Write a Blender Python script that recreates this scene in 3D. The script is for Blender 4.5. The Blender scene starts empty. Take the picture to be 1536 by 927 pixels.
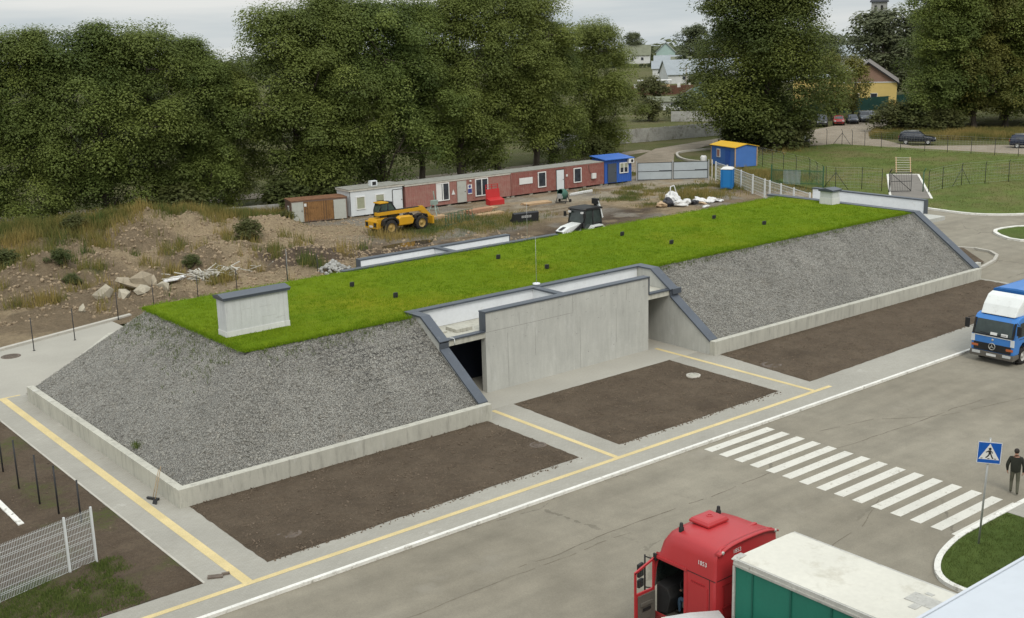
import bpy, bmesh, math, random
import numpy as np
from math import radians as rad, sin, cos, pi
from mathutils import Vector, Matrix, noise as mnoise, Euler

sc = bpy.context.scene
COL = sc.collection
rnd = random.Random(7)

# ------------------------------------------------------------------ mesh builder
class MB:
    def __init__(s):
        s.v = []; s.f = []; s.m = []; s.s = []
    def add(s, vs, fs, mi=0, smooth=False):
        o = len(s.v)
        s.v.extend([tuple(p) for p in vs])
        for f in fs:
            s.f.append(tuple(i + o for i in f)); s.m.append(mi); s.s.append(smooth)
        return s
    def bb(s, x0, x1, y0, y1, z0, z1, mi=0):
        vs = [(x0,y0,z0),(x1,y0,z0),(x1,y1,z0),(x0,y1,z0),(x0,y0,z1),(x1,y0,z1),(x1,y1,z1),(x0,y1,z1)]
        return s.add(vs, [(0,3,2,1),(4,5,6,7),(0,1,5,4),(1,2,6,5),(2,3,7,6),(3,0,4,7)], mi)
    def box(s, c, d, rot=(0,0,0), mi=0):
        R = Euler(rot).to_matrix(); vs = []
        for dz in (-.5,.5):
            for dx,dy in ((-.5,-.5),(.5,-.5),(.5,.5),(-.5,.5)):
                vs.append(R @ Vector((dx*d[0],dy*d[1],dz*d[2])) + Vector(c))
        return s.add(vs, [(0,3,2,1),(4,5,6,7),(0,1,5,4),(1,2,6,5),(2,3,7,6),(3,0,4,7)], mi)
    def prism(s, poly, axis, a0, a1, mi=0):
        # poly: 2D points; axis 'x' -> (y,z) poly extruded along x, 'y' -> (x,z), 'z' -> (x,y)
        def P(p, a):
            return (a,p[0],p[1]) if axis=='x' else ((p[0],a,p[1]) if axis=='y' else (p[0],p[1],a))
        n = len(poly)
        vs = [P(p,a0) for p in poly] + [P(p,a1) for p in poly]
        fs = [tuple(range(n))[::-1], tuple(range(n,2*n))] + [(i,(i+1)%n,n+(i+1)%n,n+i) for i in range(n)]
        return s.add(vs, fs, mi)
    def tube(s, p0, p1, r0, r1=None, n=8, mi=0, smooth=True, caps=True):
        if r1 is None: r1 = r0
        p0 = Vector(p0); p1 = Vector(p1); d = (p1-p0)
        if d.length < 1e-6: return s
        d.normalize(); a = d.orthogonal().normalized(); b = d.cross(a)
        vs = []
        for p, r in ((p0,r0),(p1,r1)):
            for i in range(n):
                t = 2*pi*i/n; vs.append(p + a*(r*cos(t)) + b*(r*sin(t)))
        s.add(vs, [(i,(i+1)%n,n+(i+1)%n,n+i) for i in range(n)], mi, smooth)
        if caps:
            s.add(vs[:n], [tuple(range(n))[::-1]], mi); s.add(vs[n:], [tuple(range(n))], mi)
        return s
    def path(s, pts, r, n=6, mi=0):
        for a, b in zip(pts[:-1], pts[1:]): s.tube(a, b, r, r, n, mi)
        return s
    def lathe(s, prof, c=(0,0,0), axis='z', n=20, mi=0, smooth=True):
        # prof: list of (radius, height)
        vs = []
        for r, h in prof:
            for i in range(n):
                t = 2*pi*i/n; x, y = r*cos(t), r*sin(t)
                p = (x,y,h) if axis=='z' else ((h,x,y) if axis=='x' else (x,h,y))
                vs.append((p[0]+c[0],p[1]+c[1],p[2]+c[2]))
        fs = []
        for k in range(len(prof)-1):
            for i in range(n):
                j = (i+1)%n
                fs.append((k*n+i,k*n+j,(k+1)*n+j,(k+1)*n+i))
        return s.add(vs, fs, mi, smooth)
    def loft(s, rings, mi=0, smooth=True, closed=True, caps=True, skip=None):
        n = len(rings[0]); vs = [p for r in rings for p in r]; fs = []
        for k in range(len(rings)-1):
            for i in range(n if closed else n-1):
                if skip and skip(k, i): continue
                j = (i+1)%n
                fs.append((k*n+i,k*n+j,(k+1)*n+j,(k+1)*n+i))
        s.add(vs, fs, mi, smooth)
        if caps:
            s.add(rings[0], [tuple(range(n))[::-1]], mi); s.add(rings[-1], [tuple(range(n))], mi)
        return s
    def rock(s, c, d, seed, mi=0, sub=2, rough=.25, rot=(0,0,0)):
        bm = bmesh.new(); bmesh.ops.create_icosphere(bm, subdivisions=sub, radius=1.0)
        R = Euler(rot).to_matrix()
        vs = []
        for v in bm.verts:
            k = 1 + rough*2*(mnoise.noise(v.co*1.3 + Vector((seed*3.1,seed*1.7,seed*.9))))
            q = v.co*k
            vs.append(R @ Vector((q.x*d[0]/2,q.y*d[1]/2,q.z*d[2]/2)) + Vector(c))
        fs = [tuple(v.index for v in f.verts) for f in bm.faces]
        bm.free()
        return s.add(vs, fs, mi)
    def mesh(s, name, mats, bevel=0, weld=True):
        me = bpy.data.meshes.new(name)
        me.from_pydata(s.v, [], s.f)
        for m in (mats if isinstance(mats, (list,tuple)) else [mats]): me.materials.append(m)
        me.polygons.foreach_set('material_index', s.m)
        me.polygons.foreach_set('use_smooth', s.s)
        if weld or bevel:
            bm = bmesh.new(); bm.from_mesh(me)
            if weld: bmesh.ops.remove_doubles(bm, verts=bm.verts, dist=1e-5)
            if weld: bmesh.ops.recalc_face_normals(bm, faces=bm.faces)
            if bevel:
                es = [e for e in bm.edges if len(e.link_faces)==2 and e.calc_face_angle(0) > .6]
                bmesh.ops.bevel(bm, geom=es, offset=bevel, segments=2, affect='EDGES', profile=.7, clamp_overlap=True)
            bm.to_mesh(me); bm.free()
        me.update()
        return me
    def build(s, name, mats, parent=None, bevel=0, loc=None, rot=None, weld=True):
        o = bpy.data.objects.new(name, s.mesh(name, mats, bevel, weld)); COL.objects.link(o)
        if parent: o.parent = parent
        if loc: o.location = loc
        if rot: o.rotation_euler = rot
        return o

def tag(o, label=None, cat=None, group=None, kind=None):
    if label: o['label'] = label
    if cat: o['category'] = cat
    if group: o['group'] = group
    if kind: o['kind'] = kind
    return o
def thing(name, label, cat, loc=(0,0,0), rz=0, group=None):
    o = bpy.data.objects.new(name, None); COL.objects.link(o)
    o.empty_display_size = .3
    o.location = loc; o.rotation_euler = (0,0,rz)
    return tag(o, label, cat, group)
def struct(o): o['kind'] = 'structure'; return o
def copy_tree(o, parent=None, label=None, group=None):
    c = o.copy(); COL.objects.link(c)
    if parent: c.parent = parent
    if label: c['label'] = label
    if group: c['group'] = group
    for ch in list(o.children): copy_tree(ch, c)
    return c
def fbm(x, y, sc_=1., oct=4, seed=0.):
    return mnoise.fractal(Vector((x*sc_, y*sc_, seed)), 1.0, 2.0, oct)
ORD = ['first','second','third','fourth','fifth','sixth','seventh','eighth','ninth','tenth','eleventh','twelfth']

# ------------------------------------------------------------------ materials
class NT:
    def __init__(s, name):
        s.m = bpy.data.materials.new(name); s.m.use_nodes = True
        s.t = s.m.node_tree; s.n = s.t.nodes; s.l = s.t.links
        s.b = s.n['Principled BSDF']
        s._co = None
    def new(s, typ, **kw):
        n = s.n.new(typ)
        for k, v in kw.items(): setattr(n, k, v)
        return n
    def put(s, sock, v):
        if hasattr(v, 'links') or isinstance(v, bpy.types.NodeSocket): s.l.new(v, sock)
        else: sock.default_value = v
    @property
    def co(s):
        if s._co is None: s._co = s.new('ShaderNodeTexCoord').outputs['Object']
        return s._co
    def scale(s, vec, k):
        n = s.new('ShaderNodeMapping'); s.l.new(vec, n.inputs['Vector']); n.inputs['Scale'].default_value = k
        return n.outputs['Vector']
    def noise(s, scale, detail=3, rough=.55, vec=None, dist=0):
        n = s.new('ShaderNodeTexNoise'); s.l.new(vec or s.co, n.inputs['Vector'])
        n.inputs['Scale'].default_value = scale; n.inputs['Detail'].default_value = detail
        n.inputs['Roughness'].default_value = rough; n.inputs['Distortion'].default_value = dist
        return n.outputs['Fac']
    def voro(s, scale, feature='F1', vec=None, rand=1.0):
        n = s.new('ShaderNodeTexVoronoi', feature=feature); s.l.new(vec or s.co, n.inputs['Vector'])
        n.inputs['Scale'].default_value = scale; n.inputs['Randomness'].default_value = rand
        return n
    def math(s, op, a, b=0., c=None, clamp=False):
        n = s.new('ShaderNodeMath', operation=op, use_clamp=clamp); s.put(n.inputs[0], a); s.put(n.inputs[1], b)
        if c is not None: s.put(n.inputs[2], c)
        return n.outputs[0]
    def ramp(s, fac, lo, hi, a=0., b=1.):
        n = s.new('ShaderNodeMapRange', clamp=True); s.put(n.inputs['Value'], fac)
        n.inputs['From Min'].default_value = lo; n.inputs['From Max'].default_value = hi
        n.inputs['To Min'].default_value = a; n.inputs['To Max'].default_value = b
        return n.outputs[0]
    def mix(s, fac, a, b):
        n = s.new('ShaderNodeMix', data_type='RGBA'); s.put(n.inputs[0], fac)
        for k, v in ((6,a),(7,b)):
            if isinstance(v, (tuple,list)): n.inputs[k].default_value = (*v[:3],1)
            else: s.l.new(v, n.inputs[k])
        return n.outputs[2]
    def mul(s, col, k):
        n = s.new('ShaderNodeVectorMath', operation='SCALE')
        if isinstance(col, (tuple,list)): n.inputs[0].default_value = col[:3]
        else: s.l.new(col, n.inputs[0])
        s.put(n.inputs['Scale'], k)
        return n.outputs[0]
    def vary(s, col, fac, amt):
        return s.mul(col, s.ramp(fac, .25, .75, 1-amt, 1+amt))
    def bump(s, h, strength=.5, dist=.02):
        n = s.new('ShaderNodeBump'); n.inputs['Strength'].default_value = strength; n.inputs['Distance'].default_value = dist
        s.l.new(h, n.inputs['Height']); s.l.new(n.outputs['Normal'], s.b.inputs['Normal'])
    def out(s, col, rough=.8, metal=0., spec=.3):
        s.put(s.b.inputs['Base Color'], (*col[:3],1) if isinstance(col,(tuple,list)) else col)
        s.put(s.b.inputs['Roughness'], rough); s.put(s.b.inputs['Metallic'], metal)
        s.put(s.b.inputs['Specular IOR Level'], spec)
        return s.m
def pbr(name, col, rough=.7, v1=(.6,.15), v2=(14,.12), bump=None, spots=None, metal=0., spec=.3, stain=None):
    t = NT(name); c = t.vary(col, t.noise(v1[0],3), v1[1]) if v1 else t.mul(col, 1.0)
    if v2: c = t.vary(c, t.noise(v2[0],4,.65), v2[1])
    if stain:   # (scale, lo, hi, colour, stretch)
        vec = t.scale(t.co, stain[4]) if len(stain) > 4 else None
        c = t.mix(t.ramp(t.noise(stain[0],4,.6,vec), stain[1], stain[2]), c, stain[3])
    if spots: c = t.mix(t.ramp(t.noise(spots[0],5,.7), spots[1], spots[2]), c, spots[3])
    if bump: t.bump(t.noise(bump[0],4,.6), bump[1], bump[2])
    return t.out(c, rough, metal, spec)
def paint(name, col, rough=.4, dirt=.12, dcol=(.16,.13,.1), spec=.4, metal=0.):
    # vehicle or sheet-metal paint with a film of dust and scuffs
    return pbr(name, col, rough, (.9,.07), (22,.05), None, (2.2, .68-dirt, .86-dirt*.4, tuple(.55*a+.45*b for a,b in zip(col,dcol))), metal, spec)
def glass_dark(name, col=(.02,.025,.028), rough=.06):
    t = NT(name); c = t.vary(col, t.noise(1.7,2), .5)
    return t.out(c, rough, 0, .6)

M = {}
M['asphalt'] = None
def make_asphalt():
    t = NT('asphalt')
    big = t.noise(.11,4,.6); mid = t.noise(.9,4,.6); fine = t.noise(26,3,.7)
    streak = t.noise(.5,4,.6,t.scale(t.co,(.12,1.6,1)))
    c = t.mix(t.ramp(big,.35,.65), (.200,.180,.139), (.240,.219,.172))
    c = t.vary(c, mid, .13); c = t.vary(c, streak, .14); c = t.vary(c, fine, .16)
    c = t.mix(t.ramp(t.noise(.33,5,.65),.60,.74,0,.35), c, (.30,.28,.235))
    c = t.mix(t.ramp(t.noise(1.9,5,.7,dist=.6),.65,.76,0,.45), c, (.15,.13,.10))
    cr = t.voro(.22,'DISTANCE_TO_EDGE',t.scale(t.co,(.6,1.,1.)))
    wob = t.math('ADD', cr.outputs['Distance'], t.math('MULTIPLY', t.math('SUBTRACT', t.noise(2.2,4,.6), .5), .10))
    c = t.mix(t.math('MULTIPLY', t.ramp(wob,.002,.006,.55,0), t.ramp(t.noise(.13,2),.50,.62)), c, (.10,.09,.07))
    t.bump(t.noise(60,3,.7), .35, .01)
    return t.out(c, .88, 0, .25)
M['asphalt'] = make_asphalt()
def make_pavers():
    t = NT('pavers')
    br = t.new('ShaderNodeTexBrick'); t.l.new(t.co, br.inputs['Vector'])
    br.inputs['Scale'].default_value = 1.0; br.inputs['Brick Width'].default_value = .2; br.inputs['Row Height'].default_value = .1
    br.inputs['Mortar Size'].default_value = .006; br.inputs['Mortar'].default_value = (.27,.26,.23,1)
    br.inputs['Color1'].default_value = (.305,.292,.25,1); br.inputs['Color2'].default_value = (.33,.317,.275,1)
    c = t.vary(br.outputs['Color'], t.noise(.35,4,.6), .10); c = t.vary(c, t.noise(30,3,.7), .10)
    c = t.mix(t.ramp(t.noise(1.1,5,.7),.60,.74,0,.45), c, (.22,.19,.15))
    c = t.mix(t.ramp(t.noise(.7,5,.7),.63,.72,0,.5), c, (.52,.50,.46))
    t.bump(br.outputs['Fac'], -.2, .01)
    return t.out(c, .85, 0, .25)
M['pavers'] = make_pavers()
M['slab'] = pbr('concrete_slab', (.345,.33,.285), .85, (.25,.10), (9,.07), (40,.15,.01), (.8,.60,.75,(.30,.28,.24)))
M['yellow'] = pbr('yellow_line_paint', (.56,.455,.235), .8, (.8,.12), (18,.16), None, (2.5,.60,.74,(.42,.36,.24)))
M['white_line'] = pbr('white_line_paint', (.57,.555,.495), .75, (1.,.06), (25,.10), None, (5.0,.57,.72,(.33,.305,.25)))
M['kerb_white'] = pbr('whitewashed_kerb', (.66,.65,.60), .8, (1.2,.1), (9,.12), None, (3.0,.56,.68,(.34,.32,.27)))
M['kerb'] = pbr('kerb_concrete', (.42,.40,.35), .85, (1.2,.1), (20,.1), None, (2.0,.58,.72,(.26,.23,.19)))
def make_soil(name, a, b, grass=None):
    t = NT(name)
    c = t.mix(t.ramp(t.noise(.55,5,.65),.3,.7), a, b)
    c = t.vary(c, t.noise(1.4,4,.7), .10); c = t.vary(c, t.noise(7,5,.75), .22); c = t.vary(c, t.noise(28,4,.75), .30)
    v = t.voro(16); c = t.mix(t.math('MULTIPLY', t.ramp(v.outputs['Distance'],.10,.20,.75,0), t.ramp(t.noise(2.1,3,.7),.5,.62)), c, (.27,.235,.19))
    c = t.mix(t.ramp(t.noise(.22,4,.6),.50,.68,0,.45), c, tuple(k*.62 for k in a))
    if grass: c = t.mix(t.math('MULTIPLY', t.ramp(t.noise(.35,3,.6),grass[0],grass[1]), t.ramp(t.noise(7,4,.7),.35,.6)), c, grass[2])
    t.bump(t.noise(6,7,.78), 1.0, .20)
    return t.out(c, .95, 0, .15)
M['soil'] = make_soil('tilled_soil', (.110,.083,.058), (.153,.118,.083))
M['soil_side'] = make_soil('strip_soil', (.105,.077,.053), (.155,.118,.082), (.52,.64,(.10,.115,.035)))
def make_conc(name, base=(.42,.42,.385), seams=1.25):
    t = NT(name)
    streak = t.noise(3.0,5,.65,t.scale(t.co,(1.6,1.6,.22))); big = t.noise(.5,4,.6); fine = t.noise(18,4,.7)
    c = t.vary(base, big, .10); c = t.vary(c, streak, .10); c = t.vary(c, fine, .06)
    c = t.mix(t.ramp(t.noise(2.2,5,.7,t.scale(t.co,(1.8,1.8,.3))),.58 if seams>1 else .52,.74 if seams>1 else .66,0,.6 if seams>1 else .8), c, tuple(k*.66 for k in base))
    c = t.mix(t.ramp(t.noise(1.3,5,.7,t.scale(t.co,(1.2,1.2,.5))),.60,.75,0,.55), c, (.54,.54,.52))
    t.bump(t.noise(14,5,.7), .25, .01)
    return t.out(c, .85, 0, .25)
M['conc'] = make_conc('cast_concrete')
M['conc_warm'] = make_conc('cast_concrete_low_wall', (.43,.42,.36), .74)
M['conc_line'] = pbr('form_joint', (.22,.21,.19), .9, None, (6,.3))
M['tie'] = pbr('tie_hole_plug', (.30,.295,.28), .9, None, (9,.25))
M['plaster'] = pbr('white_plaster', (.66,.68,.70), .8, (.7,.06), (6,.05), None, (1.4,.62,.78,(.5,.5,.47)))
M['flash'] = pbr('slate_grey_metal_flashing', (.085,.098,.118), .42, (.8,.12), (12,.06), None, (3.,.63,.75,(.19,.2,.2)), .35, .5)
M['navy'] = pbr('dark_navy_steel', (.018,.022,.036), .45, (.8,.2), None)
M['rail'] = pbr('zinc_strip', (.45,.46,.47), .4, None, (8,.1), None, None, .5)
def make_gravel():
    t = NT('crushed_gravel')
    v = t.voro(19.0); r = t.new('ShaderNodeSeparateColor'); t.l.new(v.outputs['Color'], r.inputs[0])
    v2 = t.voro(36.0); r2 = t.new('ShaderNodeSeparateColor'); t.l.new(v2.outputs['Color'], r2.inputs[0])
    k = t.math('ADD', t.math('MULTIPLY', r.outputs[0], .6), t.math('MULTIPLY', r2.outputs[0], .4))
    c = t.mix(t.ramp(k,.12,.88), (.175,.169,.150), (.44,.43,.385))
    c = t.mix(t.ramp(r.outputs[1],.80,.95,0,.5), c, (.33,.29,.24))
    gap = t.ramp(v.outputs['Distance'],.42,.72,0,.6)
    c = t.mix(gap, c, (.045,.042,.038))
    c = t.vary(c, t.noise(.28,4,.6), .16); c = t.vary(c, t.noise(1.7,4,.65), .10)
    c = t.mix(t.ramp(t.noise(.7,5,.65),.60,.75,0,.35), c, (.24,.21,.165))
    # edges of the plastic honeycomb cells that hold the stones, showing where stones slipped
    pos = t.new('ShaderNodeSeparateXYZ'); t.l.new(t.co, pos.inputs[0])
    cell = t.voro(4.4,'DISTANCE_TO_EDGE',t.scale(t.co,(1.,.9,.9)),.55)
    wob = t.math('ADD', cell.outputs['Distance'], t.math('MULTIPLY', t.math('SUBTRACT', t.noise(8,3,.6), .5), .06))
    line = t.ramp(wob,.035,.075,1,0)
    zone = t.math('MULTIPLY', t.ramp(pos.outputs['X'],22.0,26.5), t.ramp(pos.outputs['X'],30.6,31.2,1,0))
    zone = t.math('MULTIPLY', zone, t.math('MULTIPLY', t.ramp(t.noise(.45,3,.6),.34,.50), t.ramp(t.noise(2.6,4,.7),.38,.50)))
    zone = t.math('MULTIPLY', zone, t.ramp(pos.outputs['Z'],.6,3.0,.35,1))
    c = t.mix(t.math('MULTIPLY', line, t.math('MULTIPLY', zone, .8)), c, (.018,.018,.018))
    h = t.math('SUBTRACT', 1.0, v.outputs['Distance']); h = t.math('ADD', h, t.math('MULTIPLY', t.noise(2.5,4,.7), 1.2))
    t.bump(h, 1.0, .09)
    return t.out(c, .9, 0, .25)
M['gravel'] = make_gravel()
def make_turf(name, a, b, cdry, dry=(.55,.75)):
    t = NT(name)
    c = t.mix(t.ramp(t.noise(.30,4,.6),.3,.7), a, b)
    c = t.mix(t.ramp(t.noise(.16,4,.6),dry[0],dry[1],0,.6), c, cdry)
    c = t.vary(c, t.noise(2.1,4,.7), .13); c = t.vary(c, t.noise(16,4,.75), .18); c = t.vary(c, t.noise(45,3,.8), .15)
    t.bump(t.noise(22,5,.8), 1.0, .08)
    return t.out(c, .95, 0, .1)
M['turf'] = make_turf('roof_turf', (.115,.192,.005), (.158,.228,.008), (.24,.225,.011), (.50,.70))
M['meadow'] = make_turf('meadow_turf', (.085,.120,.028), (.135,.165,.045), (.165,.135,.065), (.46,.62))
M['verge'] = make_turf('verge_turf', (.072,.108,.024), (.100,.140,.034), (.13,.12,.05), (.55,.75))
M['field'] = make_turf('field_ground', (.075,.085,.030), (.105,.105,.040), (.15,.125,.075), (.45,.68))
M['dirt_road'] = make_soil('dirt_road', (.29,.245,.185), (.36,.31,.245))
def blade_mat(name, a, b, trans=.25):
    t = NT(name)
    at = t.new('ShaderNodeAttribute', attribute_name='tint')
    c = t.mix(at.outputs['Fac'], a, b)
    t.out(c, .7, 0, .2)
    tr = t.new('ShaderNodeBsdfTranslucent'); t.l.new(c, tr.inputs['Color'])
    mx = t.new('ShaderNodeMixShader'); mx.inputs[0].default_value = trans
    o = t.n['Material Output']
    t.l.new(t.b.outputs[0], mx.inputs[1]); t.l.new(tr.outputs[0], mx.inputs[2]); t.l.new(mx.outputs[0], o.inputs['Surface'])
    return t.m
M['blade'] = blade_mat('grass_blades', (.116,.205,.005), (.198,.276,.010))
M['weed'] = blade_mat('weeds', (.075,.11,.026), (.30,.225,.075))
M['weed_green'] = blade_mat('green_weeds', (.060,.095,.020), (.135,.165,.042))
M['steel_dark'] = pbr('dark_painted_steel', (.025,.026,.028), .5, None, (9,.2))
M['rubber'] = pbr('tyre_rubber', (.022,.021,.020), .85, (3,.2), (20,.2), None, (4.,.55,.75,(.09,.075,.055)))
M['galv'] = pbr('galvanised_steel', (.42,.43,.42), .45, (2,.08), (12,.08), None, None, .5)
M['white_wire'] = pbr('white_powder_coat', (.62,.64,.63), .5, (2,.06), None)
M['wood'] = pbr('weathered_timber', (.34,.25,.15), .85, (2,.2), (14,.2))
M['iron'] = pbr('cast_iron', (.125,.100,.080), .8, (4,.25), (30,.25))
M['rust'] = pbr('rusty_steel', (.17,.085,.045), .9, (2,.3), (9,.35))
# ------------------------------------------------------------------ world, sun, camera
w = bpy.data.worlds.new('World'); sc.world = w; w.use_nodes = True
nt = w.node_tree; bg = nt.nodes['Background']
SUN_EL, SUN_AZ = 48, 205      # azimuth measured clockwise from +Y
sky = nt.nodes.new('ShaderNodeTexSky'); sky.sky_type = 'NISHITA'; sky.sun_disc = False
sky.sun_elevation = rad(SUN_EL); sky.sun_rotation = rad(SUN_AZ); sky.air_density = 1.0; sky.dust_density = 3.0
tc = nt.nodes.new('ShaderNodeTexCoord')
mp = nt.nodes.new('ShaderNodeMapping'); mp.inputs['Scale'].default_value = (1.2,1.2,13.0); mp.inputs['Rotation'].default_value = (.03,.02,0)
nt.links.new(tc.outputs['Generated'], mp.inputs['Vector'])
nz = nt.nodes.new('ShaderNodeTexNoise'); nz.inputs['Scale'].default_value = 1.7; nz.inputs['Detail'].default_value = 5; nz.inputs['Roughness'].default_value = .52
nt.links.new(mp.outputs['Vector'], nz.inputs['Vector'])
cr = nt.nodes.new('ShaderNodeValToRGB'); cr.color_ramp.elements[0].position = .40; cr.color_ramp.elements[1].position = .58
cr.color_ramp.elements[0].color = (5.3,5.85,6.1,1); cr.color_ramp.elements[1].color = (7.6,7.7,7.5,1)
nt.links.new(nz.outputs['Fac'], cr.inputs['Fac'])
mx = nt.nodes.new('ShaderNodeMix'); mx.data_type = 'RGBA'; mx.inputs[0].default_value = .88     # an overcast deck over the blue
nt.links.new(sky.outputs['Color'], mx.inputs[6]); nt.links.new(cr.outputs['Color'], mx.inputs[7])
# an overcast sky is brightest overhead
sx_ = nt.nodes.new('ShaderNodeSeparateXYZ'); nt.links.new(tc.outputs['Generated'], sx_.inputs[0])
mr = nt.nodes.new('ShaderNodeMapRange'); mr.inputs['From Min'].default_value = .08; mr.inputs['From Max'].default_value = .9; mr.inputs['To Min'].default_value = 1.06; mr.inputs['To Max'].default_value = 2.0
nt.links.new(sx_.outputs['Z'], mr.inputs['Value'])
vm = nt.nodes.new('ShaderNodeVectorMath'); vm.operation = 'SCALE'; nt.links.new(mx.outputs[2], vm.inputs[0]); nt.links.new(mr.outputs[0], vm.inputs['Scale'])
nt.links.new(vm.outputs[0], bg.inputs['Color']); bg.inputs['Strength'].default_value = .10

sd = bpy.data.lights.new('sun','SUN'); sd.energy = 1.4; sd.angle = rad(22); sd.color = (1,.95,.87)
so = bpy.data.objects.new('sun', sd); COL.objects.link(so)
d = Vector((sin(rad(SUN_AZ))*cos(rad(SUN_EL)), cos(rad(SUN_AZ))*cos(rad(SUN_EL)), sin(rad(SUN_EL))))
so.rotation_euler = d.to_track_quat('Z','Y').to_euler(); so.location = (0,0,60)

CAM = Vector((0,0,17.5)); F_PX = 1773.6
yaw, pitch, roll = .6735, .2385, -.0276
fw = Vector((sin(yaw)*cos(pitch), cos(yaw)*cos(pitch), -sin(pitch)))
r0 = Vector((cos(yaw), -sin(yaw), 0)); u0 = r0.cross(fw)
rt = cos(roll)*r0 + sin(roll)*u0; up = -sin(roll)*r0 + cos(roll)*u0
cd = bpy.data.cameras.new('camera'); co = bpy.data.objects.new('camera', cd); COL.objects.link(co)
cd.sensor_width = 36; cd.lens = 36*F_PX/1536; cd.clip_start = .3; cd.clip_end = 6000
co.matrix_world = Matrix(((rt.x,up.x,-fw.x,CAM.x),(rt.y,up.y,-fw.y,CAM.y),(rt.z,up.z,-fw.z,CAM.z),(0,0,0,1)))
sc.camera = co
vs_ = sc.view_settings; vs_.view_transform = 'Standard'; vs_.look = 'None'; vs_.exposure = .10; vs_.gamma = 1
vs_.use_curve_mapping = False
# ------------------------------------------------------------------ ground, roads, pavements
def sheet(name, poly, z, mat, depth=.25):
    mb = MB(); mb.prism(poly, 'z', z-depth, z); return struct(mb.build(name, mat))
def rect(x0,x1,y0,y1): return [(x0,y0),(x1,y0),(x1,y1),(x0,y1)]
g = MB(); n = 64
# level round the site; farther off the land falls away into a wide valley
def land_z(d_): return -.15 if d_<430 else (-.15-.037*(d_-430) if d_<700 else -10.1-.0238*(d_-700))
RAD=[30,150,430,520,610,700,900,1400,2400,4200]
g.add([(0,0,-.15)]+[(q*cos(2*pi*i/n),q*sin(2*pi*i/n),land_z(q)) for q in RAD for i in range(n)],
      [(0,1+i,1+(i+1)%n) for i in range(n)]+[(1+k*n+i,1+(k+1)*n+i,1+(k+1)*n+(i+1)%n,1+k*n+(i+1)%n) for k in range(len(RAD)-1) for i in range(n)])
struct(g.build('ground', M['field'], weld=False))
sheet('road', [(-40,-12),(140,-12),(140,24),(112,36),(106,46),(99.5,51.2),(97.2,53.0),(96.1,55.5),(96.3,59.4),(95,64),(84,64),(72.2,60),(72.2,31.86),(-40,31.86)], -.10, M['asphalt'])
sheet('pavement', [(-40,32.02),(72.5,32.02),(72.5,41.5),(47,41.5),(47,47),(17,47),(17,59.5),(14.08,59.5),(14.08,34.05),(-40,34.05)], 0, M['pavers'])
sheet('apron', rect(31.0,45.85,41.55,46.2), .004, M['slab'], .004)
sheet('plaza', [(-14,59.5),(17,59.5),(24.6,67.8),(26.6,72.0),(17.8,69.2),(-14,59.9)], .0, M['slab'])
sheet('kerb', [(-14,59.9),(17.8,69.2),(26.6,72.0),(26.6,72.35),(17.7,69.5),(-14,60.2)], .13, M['kerb'])
sheet('kerb', rect(-40,72.3,31.86,32.02), .012, M['kerb_white'], .3)
sheet('car_park', [(-14,43.2),(10.85,43.2),(10.85,53),(-14,53)], -.02, M['asphalt'])
sheet('kerb', rect(10.85,11.06,42.9,53), .10, M['kerb_white'], .3)
sheet('kerb', rect(14.0,14.08,34.05,59.5), .02, M['kerb'], .2)

def rough_bed(name, poly, mat, z=.05, amp=.075, step=.2, inset=.22):
    # a bed of loose earth: gridded, lumpy, feathering down to the paving at its edges
    xs = [p[0] for p in poly]; ys = [p[1] for p in poly]
    nx = max(2,int((max(xs)-min(xs))/step)); ny = max(2,int((max(ys)-min(ys))/step))
    from mathutils.geometry import intersect_point_line
    def edge_d(x,y):
        dmin = 9; inside = False; k = len(poly)
        for i in range(k):
            a = Vector((*poly[i],0)); b = Vector((*poly[(i+1)%k],0)); p = Vector((x,y,0))
            q, t = intersect_point_line(p,a,b); t = min(1,max(0,t)); dmin = min(dmin,(p-(a+(b-a)*t)).length)
            if (a.y>y)!=(b.y>y) and x < (b.x-a.x)*(y-a.y)/(b.y-a.y)+a.x: inside = not inside
        return dmin if inside else -dmin
    # map a unit grid onto the quad (bilinear) when it has four corners
    q = [Vector((*p,0)) for p in poly]
    V = []; F = []
    for j in range(ny+1):
        for i in range(nx+1):
            u = i/nx; v = j/ny
            p = (q[0]*(1-u)+q[1]*u)*(1-v)+(q[3]*(1-u)+q[2]*u)*v
            e = max(0,edge_d(p.x,p.y)+.0)
            k = min(1,e/inset)
            zz = .006+k*(z+amp*(fbm(p.x,p.y,1.3,4,3.)+.6*fbm(p.x,p.y,4.,3,8.)))
            jx = .05*fbm(p.x*2,p.y*2,1.,2,1.)*(1 if k<.01 else 0)
            V.append((p.x+jx,p.y+jx*.8,max(zz,.006)))
    for j in range(ny):
        for i in range(nx):
            a = j*(nx+1)+i; F.append((a,a+1,a+nx+2,a+nx+1))
    mb = MB(); mb.add(V,F,0,True); return struct(mb.build(name, mat, weld=False))
rough_bed('soil_bed', [(16.32,34.06),(30.62,34.2),(30.64,40.42),(16.35,40.42)], M['soil'])
rough_bed('soil_bed', [(32.85,34.16),(43.46,34.22),(43.6,41.52),(33.05,41.5)], M['soil'])
rough_bed('soil_bed', [(45.75,34.16),(72.0,34.9),(72.05,40.42),(46.3,40.42)], M['soil'])
rough_bed('soil_strip', [(-14,34.06),(14.0,34.06),(14.0,58.3),(11.2,58.3)], M['soil_side'], step=.3)
rough_bed('soil_bed', [(73.0,43.0),(77.6,43.3),(81.4,47.2),(73.0,51.5)], M['soil'])
kb = MB()
arc = [(72.6,42.2),(76.0,42.5),(78.6,43.1),(80.4,43.9),(81.4,45.0),(81.7,46.4),(81.2,47.6)]
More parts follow.
